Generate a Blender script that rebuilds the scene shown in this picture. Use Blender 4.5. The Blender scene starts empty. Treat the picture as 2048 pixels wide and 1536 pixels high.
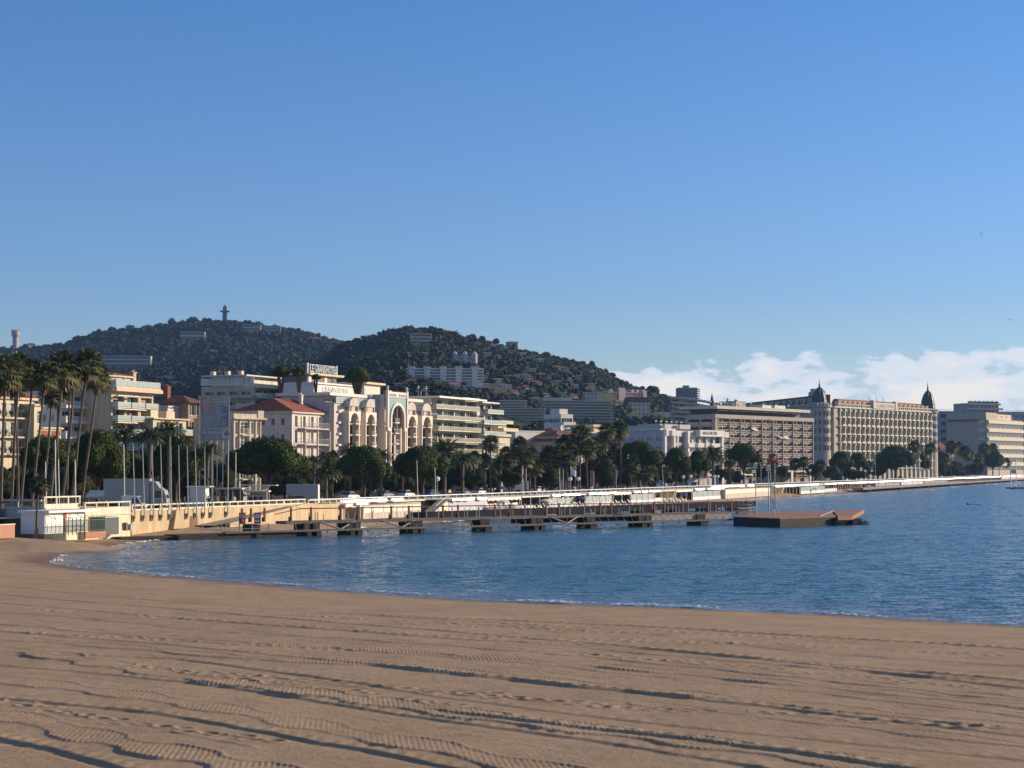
import bpy, math, random
import numpy as np
from mathutils import Vector, Matrix, noise as mnoise
random.seed(7); np.random.seed(7)
HAZE = 0.00006
R = math.radians
sc = bpy.context.scene
COL = sc.collection
# ------------------------------------------------------------------ camera
F = 3500.0; HOR = 935.0; CAMZ = 8.5
PITCH = math.atan((HOR - 768) / F)
cd = bpy.data.cameras.new('camera'); cam = bpy.data.objects.new('camera', cd); COL.objects.link(cam)
cd.sensor_width = 36; cd.lens = F / 2048 * 36; cd.clip_start = 1; cd.clip_end = 60000
cam.location = (0, 0, CAMZ); cam.rotation_euler = (math.pi / 2 + PITCH, 0, 0)
sc.camera = cam
# ------------------------------------------------------------------ sky and sun
SUN_AZ, SUN_EL = 70.0, 16.5          # azimuth clockwise from +Y
sc.view_settings.view_transform = 'Standard'; sc.view_settings.look = 'None'
sc.view_settings.exposure = 0.42; sc.view_settings.gamma = 1
sd = bpy.data.lights.new('sun', 'SUN'); sun = bpy.data.objects.new('sun', sd); COL.objects.link(sun)
sd.energy = 4.9; sd.angle = R(0.5); sd.color = (1.0, 0.83, 0.61)
_s = Vector((math.sin(R(SUN_AZ)) * math.cos(R(SUN_EL)), math.cos(R(SUN_AZ)) * math.cos(R(SUN_EL)), math.sin(R(SUN_EL))))
sun.rotation_euler = _s.to_track_quat('Z', 'Y').to_euler(); sun.location = _s * 900
W = bpy.data.worlds.new('World'); sc.world = W; W.use_nodes = True
def make_world():
    nt = W.node_tree; N = nt.nodes; L = nt.links; N.clear()
    def n(t, **k):
        a = N.new(t)
        for q, v in k.items(): setattr(a, q, v)
        return a
    def m(op, a, b=None, c=None, clamp=False):
        q = n('ShaderNodeMath', operation=op); q.use_clamp = clamp
        for i, v in enumerate((a, b, c)):
            if v is None: continue
            if isinstance(v, (int, float)): q.inputs[i].default_value = v
            else: L.new(v, q.inputs[i])
        return q.outputs[0]
    out = n('ShaderNodeOutputWorld')
    sky = n('ShaderNodeTexSky', sky_type='NISHITA', sun_disc=False)
    sky.sun_elevation = R(SUN_EL); sky.sun_rotation = R(SUN_AZ)
    sky.air_density = 1.0; sky.dust_density = 0.3; sky.ozone_density = 2.5; sky.altitude = 0
    tc = n('ShaderNodeTexCoord'); sep = n('ShaderNodeSeparateXYZ'); L.new(tc.outputs['Generated'], sep.inputs[0])
    el = m('ARCSINE', sep.outputs[2]); az = m('ARCTAN2', sep.outputs[0], sep.outputs[1])
    # clear winter air: deepen the blue of the sky with height, the way the polar-north sky looked
    mr = n('ShaderNodeMapRange'); L.new(el, mr.inputs[0]); mr.inputs[1].default_value = 0.0; mr.inputs[2].default_value = R(48)
    ramp = n('ShaderNodeValToRGB'); L.new(mr.outputs[0], ramp.inputs[0])
    SKYR(ramp.color_ramp)
    mix = n('ShaderNodeMix', data_type='RGBA', blend_type='MULTIPLY'); mix.inputs[0].default_value = 1
    L.new(sky.outputs[0], mix.inputs[6]); L.new(ramp.outputs[0], mix.inputs[7])
    bg = n('ShaderNodeBackground'); bg.inputs[1].default_value = 0.1; L.new(mix.outputs[2], bg.inputs[0])
    # cumulus bank low on the horizon
    com = n('ShaderNodeCombineXYZ'); L.new(m('MULTIPLY', az, 22.0), com.inputs[0]); L.new(m('MULTIPLY', el, 62.0), com.inputs[1]); com.inputs[2].default_value = 3.3
    n1 = n('ShaderNodeTexNoise'); n1.inputs['Scale'].default_value = 1.0; n1.inputs['Detail'].default_value = 9; n1.inputs['Roughness'].default_value = 0.58; n1.inputs['Distortion'].default_value = 0.35
    L.new(com.outputs[0], n1.inputs['Vector'])
    com2 = n('ShaderNodeCombineXYZ'); L.new(m('MULTIPLY', az, 30.0), com2.inputs[0]); com2.inputs[1].default_value = 1.7
    n2 = n('ShaderNodeTexNoise'); n2.inputs['Scale'].default_value = 1.0; n2.inputs['Detail'].default_value = 3
    L.new(com2.outputs[0], n2.inputs['Vector'])
    # crest height: rises from 2.6 deg (az 2) to 3.7 deg (az 10+)
    top = m('MULTIPLY_ADD', n2.outputs[0], R(1.0), R(2.9))
    azr = n('ShaderNodeMapRange'); L.new(az, azr.inputs[0]); azr.inputs[1].default_value = R(1.0); azr.inputs[2].default_value = R(9); azr.inputs[3].default_value = R(-0.28); azr.inputs[4].default_value = R(0.38)
    top = m('ADD', top, azr.outputs[0])
    below = m('DIVIDE', m('SUBTRACT', top, el), R(1.1), clamp=False)      # >0 below the crest
    env = m('SUBTRACT', m('MINIMUM', m('MULTIPLY_ADD', below, 1.6, 0.0), 0.62), m('MAXIMUM', m('MULTIPLY_ADD', below, 0.30, -0.20), 0.0))
    dens = m('ADD', env, m('MULTIPLY', m('SUBTRACT', n1.outputs[0], 0.52), 3.4))
    mk = n('ShaderNodeMapRange', interpolation_type='SMOOTHSTEP'); L.new(dens, mk.inputs[0]); mk.inputs[1].default_value = 0.02; mk.inputs[2].default_value = 0.24
    # thin veil, thicker toward the horizon
    veil = n('ShaderNodeMapRange', interpolation_type='SMOOTHSTEP'); L.new(below, veil.inputs[0]); veil.inputs[1].default_value = -0.2; veil.inputs[2].default_value = 2.6; veil.inputs[4].default_value = 0.6
    azm = n('ShaderNodeMapRange', interpolation_type='SMOOTHSTEP'); L.new(az, azm.inputs[0]); azm.inputs[1].default_value = R(0.0); azm.inputs[2].default_value = R(4.0)
    full = m('MULTIPLY', m('MAXIMUM', mk.outputs[0], veil.outputs[0]), azm.outputs[0], clamp=True)
    full = m('MULTIPLY', full, 0.93)
    cr = n('ShaderNodeValToRGB'); L.new(dens, cr.inputs[0])
    cr.color_ramp.elements[0].position = 0.05; cr.color_ramp.elements[0].color = (0.66, 0.76, 0.90, 1)
    cr.color_ramp.elements[1].position = 0.75; cr.color_ramp.elements[1].color = (0.96, 0.90, 0.83, 1)
    bc = n('ShaderNodeBackground'); L.new(cr.outputs[0], bc.inputs[0]); bc.inputs[1].default_value = 0.80
    ms = n('ShaderNodeMixShader'); L.new(full, ms.inputs[0]); L.new(bg.outputs[0], ms.inputs[1]); L.new(bc.outputs[0], ms.inputs[2])
    L.new(ms.outputs[0], out.inputs[0])
def SKYR(cr):
    e = cr.elements
    e[0].position = 0.0; e[0].color = (0.90, 0.90, 1.02, 1)
    e[1].position = 1.0; e[1].color = (1.15, 1.1, 1.1, 1)
    k = e.new(0.117); k.color = (0.61, 0.76, 1.08, 1)
    k = e.new(0.333); k.color = (0.42, 0.72, 1.12, 1)
    k = e.new(0.5); k.color = (0.75, 0.85, 1.05, 1)
make_world()
# ------------------------------------------------------------------ projection helpers (photo pixel -> place)
_c, _sn = math.cos(PITCH), math.sin(PITCH)
def ray(px, py):
    yu = (768 - py) / F
    return Vector(((px - 1024) / F, _c - _sn * yu, _sn + _c * yu))
def at(px, py, Y):
    d = ray(px, py); return Vector((0, 0, CAMZ)) + d * (Y / d.y)
def atz(px, py, z=0.0):
    d = ray(px, py); return Vector((0, 0, CAMZ)) + d * ((z - CAMZ) / d.z)
def proj(x, y, z):
    z = z - CAMZ
    fw = y * _c + z * _sn; up = -y * _sn + z * _c
    return 1024 + F * x / fw, 768 - F * up / fw
AZ0 = R(21.75)
UX, UY = math.sin(AZ0), math.cos(AZ0); NX, NY = math.cos(AZ0), -math.sin(AZ0)
def C(s, d, z=0.0): return Vector((-45.5 + s * UX + d * NX, 210 + s * UY + d * NY, z))
def coastrot(): return math.pi / 2 - AZ0
def s_of(px, d=0.0):
    k = (px - 1024) / F
    return (k * (210 + d * NY) + 45.5 - d * NX) / (UX - k * UY)
def d_of(px, Y):            # coast offset of a pixel column at depth Y
    x = (px - 1024) / F * Y
    return (x + 45.5) * NX + (Y - 210) * NY
# ------------------------------------------------------------------ materials
MATS = {}
def mat(name, col, rough=0.8, var=0.12, scale=0.6, bump=0.0, metal=0.0, spec=0.3, col2=None, kind=None, bscale=None, trans=0.0, emit=0.0):
    if name in MATS: return MATS[name]
    M = bpy.data.materials.new(name); M.use_nodes = True; nt = M.node_tree; N = nt.nodes; L = nt.links
    b = N['Principled BSDF']; b.inputs['Roughness'].default_value = rough; b.inputs['Metallic'].default_value = metal
    b.inputs['Specular IOR Level'].default_value = spec
    tc = N.new('ShaderNodeTexCoord')
    src = tc.outputs['Object']
    c1 = tuple(max(0, c * (1 - var)) for c in col) + (1,)
    c2 = tuple(min(1, c * (1 + var)) for c in (col2 or col)) + (1,)
    nz = N.new('ShaderNodeTexNoise'); nz.inputs['Scale'].default_value = scale; nz.inputs['Detail'].default_value = 6; nz.inputs['Roughness'].default_value = 0.62
    L.new(src, nz.inputs['Vector'])
    cr = N.new('ShaderNodeValToRGB'); cr.color_ramp.elements[0].position = 0.3; cr.color_ramp.elements[1].position = 0.7
    cr.color_ramp.elements[0].color = c1; cr.color_ramp.elements[1].color = c2
    L.new(nz.outputs[0], cr.inputs[0]); colout = cr.outputs[0]
    if kind == 'streak':       # rain streaks on render
        mp = N.new('ShaderNodeMapping'); mp.inputs['Scale'].default_value = (1.6, 1.6, 0.12); L.new(src, mp.inputs[0])
        n3 = N.new('ShaderNodeTexNoise'); n3.inputs['Scale'].default_value = 1.4; n3.inputs['Detail'].default_value = 4; L.new(mp.outputs[0], n3.inputs['Vector'])
        r3 = N.new('ShaderNodeValToRGB'); r3.color_ramp.elements[0].position = 0.35; r3.color_ramp.elements[1].position = 0.6
        r3.color_ramp.elements[0].color = (0.80, 0.77, 0.73, 1); r3.color_ramp.elements[1].color = (1, 1, 1, 1); L.new(n3.outputs[0], r3.inputs[0])
        mx = N.new('ShaderNodeMix'); mx.data_type = 'RGBA'; mx.blend_type = 'MULTIPLY'; mx.inputs[0].default_value = 1
        L.new(colout, mx.inputs[6]); L.new(r3.outputs[0], mx.inputs[7]); colout = mx.outputs[2]
    if kind == 'tile':
        wv = N.new('ShaderNodeTexWave'); wv.wave_type = 'BANDS'; wv.bands_direction = 'X'; wv.inputs['Scale'].default_value = 1.3; L.new(src, wv.inputs['Vector'])
        bp = N.new('ShaderNodeBump'); bp.inputs['Strength'].default_value = 0.5; bp.inputs['Distance'].default_value = 0.06; L.new(wv.outputs[0], bp.inputs['Height']); L.new(bp.outputs[0], b.inputs['Normal'])
    L.new(colout, b.inputs['Base Color'])
    if bump > 0:
        nb = N.new('ShaderNodeTexNoise'); nb.inputs['Scale'].default_value = bscale or scale * 6; nb.inputs['Detail'].default_value = 5; L.new(src, nb.inputs['Vector'])
        bp = N.new('ShaderNodeBump'); bp.inputs['Strength'].default_value = 0.6; bp.inputs['Distance'].default_value = bump
        L.new(nb.outputs[0], bp.inputs['Height']); L.new(bp.outputs[0], b.inputs['Normal'])
    if emit: b.inputs['Emission Color'].default_value = tuple(col) + (1,); b.inputs['Emission Strength'].default_value = emit
    MATS[name] = M; return M
def foliage(name, a, b2, rough=0.75):
    if name in MATS: return MATS[name]
    M = bpy.data.materials.new(name); M.use_nodes = True; nt = M.node_tree; N = nt.nodes; L = nt.links
    b = N['Principled BSDF']; b.inputs['Roughness'].default_value = rough; b.inputs['Specular IOR Level'].default_value = 0.25
    g = N.new('ShaderNodeNewGeometry'); tc = N.new('ShaderNodeTexCoord')
    nz = N.new('ShaderNodeTexNoise'); nz.inputs['Scale'].default_value = 0.35; nz.inputs['Detail'].default_value = 3; L.new(g.outputs['Position'], nz.inputs['Vector'])
    mx = N.new('ShaderNodeMath'); mx.operation = 'MULTIPLY_ADD'; L.new(g.outputs['Random Per Island'], mx.inputs[0]); mx.inputs[1].default_value = 0.55
    L.new(nz.outputs[0], mx.inputs[2])
    cr = N.new('ShaderNodeValToRGB'); cr.color_ramp.elements[0].position = 0.4; cr.color_ramp.elements[1].position = 1.0
    cr.color_ramp.elements[0].color = tuple(a) + (1,); cr.color_ramp.elements[1].color = tuple(b2) + (1,)
    L.new(mx.outputs[0], cr.inputs[0]); L.new(cr.outputs[0], b.inputs['Base Color'])
    MATS[name] = M; return M
# ------------------------------------------------------------------ mesh builder
class MB:
    def __init__(s): s.v = []; s.f = []; s.m = []
    def quad(s, a, b, c, d, m=0):
        i = len(s.v); s.v += [tuple(a), tuple(b), tuple(c), tuple(d)]; s.f.append((i, i+1, i+2, i+3)); s.m.append(m)
    def tri(s, a, b, c, m=0):
        i = len(s.v); s.v += [tuple(a), tuple(b), tuple(c)]; s.f.append((i, i+1, i+2)); s.m.append(m)
    def box(s, x0, x1, y0, y1, z0, z1, m=0):
        i = len(s.v)
        s.v += [(x0,y0,z0),(x1,y0,z0),(x1,y1,z0),(x0,y1,z0),(x0,y0,z1),(x1,y0,z1),(x1,y1,z1),(x0,y1,z1)]
        for q in ((0,3,2,1),(4,5,6,7),(0,1,5,4),(1,2,6,5),(2,3,7,6),(3,0,4,7)): s.f.append(tuple(i+k for k in q)); s.m.append(m)
        return s
    def cyl(s, p0, p1, r0, r1=None, n=8, m=0, caps=True):
        r1 = r0 if r1 is None else r1
        p0 = Vector(p0); p1 = Vector(p1); d = (p1 - p0).normalized()
        a = d.orthogonal().normalized(); b = d.cross(a); i = len(s.v)
        for p, r in ((p0, r0), (p1, r1)):
            for k in range(n):
                t = 2 * math.pi * k / n; s.v.append(tuple(p + a * (r * math.cos(t)) + b * (r * math.sin(t))))
        for k in range(n): s.f.append((i+k, i+(k+1) % n, i+n+(k+1) % n, i+n+k)); s.m.append(m)
        if caps: s.f.append(tuple(i+n-1-k for k in range(n))); s.f.append(tuple(i+n+k for k in range(n))); s.m += [m, m]
        return s
    def path(s, pts, rs, n=8, m=0):
        for k in range(len(pts) - 1):
            s.cyl(pts[k], pts[k+1], rs[k] if hasattr(rs, '__len__') else rs, rs[k+1] if hasattr(rs, '__len__') else rs, n, m)
        return s
    def lathe(s, c, prof, n=16, m=0):
        i = len(s.v)
        for r, z in prof:
            for k in range(n):
                t = 2 * math.pi * k / n; s.v.append((c[0] + r * math.cos(t), c[1] + r * math.sin(t), c[2] + z))
        for j in range(len(prof) - 1):
            for k in range(n): s.f.append((i+j*n+k, i+j*n+(k+1) % n, i+(j+1)*n+(k+1) % n, i+(j+1)*n+k)); s.m.append(m)
        return s
    def prism(s, poly, z0, z1, m=0):           # poly: ccw xy list
        i = len(s.v); n = len(poly)
        s.v += [(p[0], p[1], z0) for p in poly] + [(p[0], p[1], z1) for p in poly]
        for k in range(n): s.f.append((i+k, i+(k+1) % n, i+n+(k+1) % n, i+n+k)); s.m.append(m)
        s.f.append(tuple(i+n-1-k for k in range(n))); s.f.append(tuple(i+n+k for k in range(n))); s.m += [m, m]
        return s
    def xprism(s, poly, y0, y1, m=0):          # poly in xz, extruded along y
        i = len(s.v); n = len(poly)
        s.v += [(p[0], y0, p[1]) for p in poly] + [(p[0], y1, p[1]) for p in poly]
        for k in range(n): s.f.append((i+k, i+(k+1) % n, i+n+(k+1) % n, i+n+k)); s.m.append(m)
        s.f.append(tuple(i+n-1-k for k in range(n))); s.f.append(tuple(i+n+k for k in range(n))); s.m += [m, m]
        return s
    def hip(s, x0, x1, y0, y1, z0, h, m=0, ins=None):
        w = y1 - y0; l = x1 - x0; k = min(w, l) / 2 * 0.98 if ins is None else ins
        if l >= w: a = (x0+k, (y0+y1)/2, z0+h); b = (x1-k, (y0+y1)/2, z0+h)
        else: a = ((x0+x1)/2, y0+k, z0+h); b = ((x0+x1)/2, y1-k, z0+h)
        p = [(x0,y0,z0),(x1,y0,z0),(x1,y1,z0),(x0,y1,z0)]
        if l >= w: s.quad(p[0],p[1],b,a,m); s.tri(p[1],p[2],b,m); s.quad(p[2],p[3],a,b,m); s.tri(p[3],p[0],a,m)
        else: s.tri(p[0],p[1],a,m); s.quad(p[1],p[2],b,a,m); s.tri(p[2],p[3],b,m); s.quad(p[3],p[0],a,b,m)
        s.quad(p[3],p[2],p[1],p[0],m); return s
    def mesh(s, name, mats):
        me = bpy.data.meshes.new(name); me.from_pydata(s.v, [], s.f)
        for q in (mats if isinstance(mats, (list, tuple)) else [mats]): me.materials.append(q)
        if any(s.m): me.polygons.foreach_set('material_index', s.m)
        me.update(); return me
    def build(s, name, mats, parent=None, loc=None, rz=0.0, smooth=False):
        me = s.mesh(name, mats)
        if smooth: me.polygons.foreach_set('use_smooth', [True] * len(me.polygons))
        return link(name, me, parent, loc, rz)
def link(name, me, parent=None, loc=None, rz=0.0):
    o = bpy.data.objects.new(name, me); COL.objects.link(o)
    if parent is not None: o.parent = parent
    if loc is not None: o.location = loc
    if rz: o.rotation_euler = (0, 0, rz)
    return o
def empty(name, loc, rz=0.0):
    o = bpy.data.objects.new(name, None); COL.objects.link(o); o.location = loc; o.rotation_euler = (0, 0, rz); o.empty_display_size = 0.5; return o
def tag(o, label=None, cat=None, group=None, kind=None):
    if label: o['label'] = label
    if cat: o['category'] = cat
    if group: o['group'] = group
    if kind: o['kind'] = kind
    return o
def copy_tree(root, loc, rz=0.0, scale=None, label=None, group=None):
    r = root.copy(); COL.objects.link(r); r.location = loc; r.rotation_euler = (0, 0, rz)
    if scale: r.scale = (scale,) * 3 if isinstance(scale, (int, float)) else scale
    if label: r['label'] = label
    if group: r['group'] = group
    for ch in root.children:
        c = ch.copy(); COL.objects.link(c); c.parent = r
        for g in ch.children:
            d = g.copy(); COL.objects.link(d); d.parent = c
    return r
def np_mesh(name, V, Fc, mats, mi=None, smooth=False):
    """V (n,3), Fc (m,k) numpy with constant k"""
    me = bpy.data.meshes.new(name); n = len(V); m, k = Fc.shape
    me.vertices.add(n); me.vertices.foreach_set('co', V.astype(np.float32).ravel())
    me.loops.add(m * k); me.loops.foreach_set('vertex_index', Fc.astype(np.int32).ravel())
    me.polygons.add(m); me.polygons.foreach_set('loop_start', np.arange(0, m * k, k, dtype=np.int32)); me.polygons.foreach_set('loop_total', np.full(m, k, dtype=np.int32))
    for q in (mats if isinstance(mats, (list, tuple)) else [mats]): me.materials.append(q)
    if mi is not None: me.polygons.foreach_set('material_index', mi.astype(np.int32))
    if smooth: me.polygons.foreach_set('use_smooth', np.ones(m, dtype=bool))
    me.update(calc_edges=True); return me
def gridfaces(nr, nc):
    i = np.arange(nr - 1)[:, None] * nc + np.arange(nc - 1)[None, :]
    return np.stack([i, i + 1, i + nc + 1, i + nc], -1).reshape(-1, 4)
def fbm(x, y, seed=0, octv=4, f0=1.0):
    """cheap value noise on numpy arrays"""
    out = np.zeros_like(x, dtype=float); a = 1.0; tot = 0
    rng = np.random.RandomState(seed); T = rng.rand(256, 256)
    for o in range(octv):
        X = x * f0 + 17.3 * o; Y = y * f0 + 9.1 * o
        xi = np.floor(X).astype(int); yi = np.floor(Y).astype(int); fx = X - xi; fy = Y - yi
        fx = fx * fx * (3 - 2 * fx); fy = fy * fy * (3 - 2 * fy)
        g = lambda i, j: T[i % 256, j % 256]
        v = g(xi, yi) * (1-fx) * (1-fy) + g(xi+1, yi) * fx * (1-fy) + g(xi, yi+1) * (1-fx) * fy + g(xi+1, yi+1) * fx * fy
        out += a * (v - 0.5) * 2; tot += a; a *= 0.5; f0 *= 2.03
    return out / tot
# ================================================================== SETTING: sea, beach, ground
def polydist(px, py, poly):
    """signed distance of points to an open polyline (array), positive on the right-hand (land) side by nearest segment"""
    best = np.full(px.shape, 1e18); sg = np.zeros(px.shape)
    for (x0, y0), (x1, y1) in zip(poly[:-1], poly[1:]):
        dx, dy = x1 - x0, y1 - y0; L2 = dx * dx + dy * dy
        t = np.clip(((px - x0) * dx + (py - y0) * dy) / L2, 0, 1)
        qx = px - x0 - t * dx; qy = py - y0 - t * dy; d = qx * qx + qy * qy
        m = d < best - 1e-9; best = np.where(m, d, best)
        sg = np.where(m, np.sign(dx * (py - y0) - dy * (px - x0)), sg)
    return np.sqrt(best), sg
near = [(2500,1274),(2048,1252),(1700,1232),(1400,1218),(1000,1203),(700,1183),(420,1160),(250,1145),(150,1136),(95,1126),(120,1110),(200,1096),(270,1085),(330,1079)]
WL = [tuple(atz(a, b, 0).xy) for a, b in near]
for s_, w_ in ((22, 9), (40, 9), (70, 9), (110, 10), (160, 9), (220, 7), (300, 6), (400, 5), (520, 5), (700, 5), (1000, 5), (1500, 5), (3000, 5)):
    p = C(s_, w_); WL.append((p.x, p.y))
WL = [(WL[0][0] + 400, WL[0][1] - 130)] + WL
poly_sea = WL + [(4000, 3000), (4000, -200)]
def inside(px, py, poly):
    r = np.zeros(px.shape, bool); n = len(poly)
    for i in range(n):
        x0, y0 = poly[i]; x1, y1 = poly[(i + 1) % n]
        c = ((y0 > py) != (y1 > py)) & (px < (x1 - x0) * (py - y0) / (y1 - y0 + 1e-12) + x0); r ^= c
    return r
tracks = [ ([(-60,1168),(300,1196),(900,1246),(1500,1300),(2100,1366)], .0, .6), ([(-60,1248),(300,1278),(900,1338),(1300,1378),(2100,1470)], .0, .7), ([(-60,1390),(300,1425),(700,1492),(960,1545)], .0, .7), ([(900,1420),(1400,1478),(1900,1545)], .0, .8), ([(1300,1400),(1700,1440),(2100,1490)], .5, .8), ([(-60,1320),(400,1362),(800,1424),(1200,1480),(1500,1530)], .0, .6), # image polylines of the furrows left by the beach tractor: (points, width of the tread band, strength)
 ([(-60,1148),(200,1172),(700,1206),(1100,1232)], .0, .5),
 ([(-60,1187),(100,1200),(500,1232),(900,1262),(1300,1282),(2100,1352)], .0, .7),
 ([(-60,1204),(250,1228),(500,1252),(780,1268),(1100,1290),(1500,1328),(2100,1394)], .5, 1.),
 ([(-60,1228),(200,1252),(450,1276),(800,1290),(1200,1318),(1560,1352),(2100,1406)], .55, 1.),
 ([(650,1206),(1000,1218),(1400,1235),(2100,1272)], .0, .8),
 ([(900,1225),(1300,1247),(1640,1285),(2100,1314)], .3, 1.),
 ([(-60,1262),(200,1282),(500,1310),(760,1320),(1100,1352),(1500,1392),(2100,1452)], .6, 1.),
 ([(-60,1290),(60,1297),(250,1330),(500,1368),(700,1392),(1000,1434),(1300,1470),(1620,1512),(2000,1560)], .75, 1.3),
 ([(-60,1300),(350,1310),(620,1346),(900,1392),(1350,1448),(2100,1520)], .0, .6),
 ([(-60,1345),(60,1360),(300,1392),(520,1428),(700,1462),(900,1500),(1120,1545)], .7, 1.2),
 ([(-60,1425),(60,1442),(200,1480),(360,1510),(520,1545)], .7, 1.3),
 ([(300,1262),(700,1286),(1050,1312),(1500,1356),(2100,1424)], .45, .8),
 ([(1000,1262),(1300,1290),(1700,1322),(2100,1352)], .5, 1.),
 ([(-60,1470),(100,1500),(260,1540)], .0, .9),
]
foots = [((60,1205),(900,1262)),((1150,1300),(2040,1372)),((350,1345),(1300,1400)),((1000,1225),(2040,1262)),((20,1390),(620,1480)),((900,1370),(1460,1420)),((60,1255),(700,1300)),((1180,1262),(2040,1290)),((180,1330),(1000,1412)),((1500,1420),(2040,1448)),((620,1208),(1300,1246)),((900,1250),(1500,1268))]
def sand_height(X, Y):
    d, _ = polydist(X, Y, WL); ins = inside(X, Y, poly_sea)
    sd_ = np.where(ins, -d, d)
    z = np.where(sd_ > 0, 1.62 * (1 - np.exp(-sd_ / 28.0)) , np.maximum(sd_ * 0.09, -2.5))
    farm = np.clip((Y - 205) / 20, 0, 1)
    z = np.where((sd_ > 0), z * (1 - farm) + farm * 1.35 * (1 - np.exp(-sd_ / 4.5)), z)
    z += 0.035 * fbm(X, Y, 3, 4, 0.14) + 0.02 * fbm(X, Y, 5, 3, 0.9) * np.clip((Y - 95) / 20, 0, 1)
    # beach cusp berms near the far shore and the heap of sand in front of the huts
    hp = atz(40, 1062, 2.0)
    dx = (X - hp.x) / 11.5; dy = (Y - hp.y) / 6.5
    z += .85 * np.exp(-(dx * dx + dy * dy) ** 1.6) * (1 + .10 * fbm(X, Y, 9, 3, .5))
    return z, sd_
def tracks_height(X, Y):
    z = np.zeros_like(X)
    wob = fbm(X, Y, 21, 3, 0.22); wob2 = fbm(X, Y, 22, 2, .8)
    for ti, (pts, wb, st) in enumerate(tracks):
        P = [atz(a, b, 1.45) for a, b in pts]; cum = 0
        best = np.full(X.shape, 1e9); sgn = np.zeros(X.shape); al = np.zeros(X.shape)
        for a, b in zip(P[:-1], P[1:]):
            dx, dy = b.x - a.x, b.y - a.y; L = math.hypot(dx, dy)
            t = np.clip(((X - a.x) * dx + (Y - a.y) * dy) / L / L, 0, 1)
            qx = X - a.x - t * dx; qy = Y - a.y - t * dy; dd = np.hypot(qx, qy); m = dd < best
            best = np.where(m, dd, best); sgn = np.where(m, np.sign(dx * qy - dy * qx), sgn); al = np.where(m, cum + t * L, al); cum += L
        sdist = best * sgn + 0.20 * wob + 0.05 * wob2      # + = far side (toward the sea)
        m = (sdist > -2.6) & (sdist < 6.0)
        sd1 = sdist[m]; al1 = al[m]; X1 = X[m]; Y1 = Y[m]; o1 = np.zeros_like(al1)
        P_ = 4.8 + .9 * math.sin(ti * 2.3); e = .5 + .5 * np.sin(2 * math.pi * al1 / P_ + ti * 1.9 + 1.6 * fbm(al1, o1 + ti * 3.7, 30 + ti, 2, .2))
        e = e * e * (3 - 2 * e); gate = np.clip(.92 + 1.0 * fbm(al1, o1 + 2.2, 50 + ti, 2, .07), .65, 1)
        if wb:
            hw = wb * 2.8 * (.24 + .22 * e); h = (.052 + .020 * e) * st * gate * (1 + .35 * fbm(al1, o1 + 3.3, 80 + ti, 2, .9))
            near_edge = 1 / (1 + np.exp(-np.clip((sd1 + hw) / .035, -30, 30)))
            z1 = h * near_edge * np.exp(-np.maximum(0, sd1 + hw) / 1.5) + .35 * h * np.exp(-((sd1 - hw) / .10) ** 2)
            ins = near_edge / (1 + np.exp(np.clip((sd1 - hw) / .05, -30, 30)))
            ph = (X1 * .97 + Y1 * .09) * 2 * math.pi / .145
            z1 = z1 + ins * gate * (.6 + .4 * e) * (.0046 * np.sin(ph) * (1 + .5 * np.sin(Y1 * 7.1)) + .0035 * np.sin(Y1 * 17.) - .014)
            z1 = z1 + .30 * h * np.exp(-((sd1 - 2.1) / .12) ** 2) * np.clip(fbm(al1, o1 + 7.7, 95 + ti, 2, .4) * 3, 0, 1)
        else:
            am = st * (.074 + .014 * e) * gate; z1 = am / (1 + np.exp(-np.clip(sd1 / .035, -30, 30))) * np.exp(-np.maximum(0, sd1) / 1.1) - .4 * am * np.exp(-((sd1 + .2) / .15) ** 2)
            z1 = z1 + am * .4 * np.exp(-((sd1 - .35) / .16) ** 2) * np.sin(al1 * 2 * math.pi / .62)
        z[m] += z1
    patch = np.clip(fbm(X, Y, 141, 3, .06) * 2.5 + .1, 0, 1)
    z += patch * .012 * fbm(X, Y, 142, 4, 1.5) + .010 * fbm(X * .45 + Y * .1, Y, 143, 3, 2.6)
    for k, (a, b) in enumerate(foots):
        A = atz(*a, 1.45); B = atz(*b, 1.45); L = (B - A).length; n = int(L / 0.62)
        rng = np.random.RandomState(50 + k); ux, uy = (B - A).x / L, (B - A).y / L
        for i in range(n):
            t = (i + rng.rand() * .4) * 0.62; side = (i % 2 - .5) * .34 + rng.randn() * .2 + 1.2 * math.sin(t * .11 + k)
            cx, cy = A.x + ux * t - uy * side, A.y + uy * t + ux * side
            m = (np.abs(X - cx) < 1.0) & (np.abs(Y - cy) < 1.0)
            if not m.any(): continue
            e = ((X[m] - cx) * ux + (Y[m] - cy) * uy) / .2; q = (-(X[m] - cx) * uy + (Y[m] - cy) * ux) / .13; rr = e * e + q * q
            z[m] += (-0.06 * np.exp(-rr) + 0.045 * np.exp(-(np.sqrt(rr) - 1.7) ** 2 * 2.5)) * (.35 + .5 * rng.rand())
    return z
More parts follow.
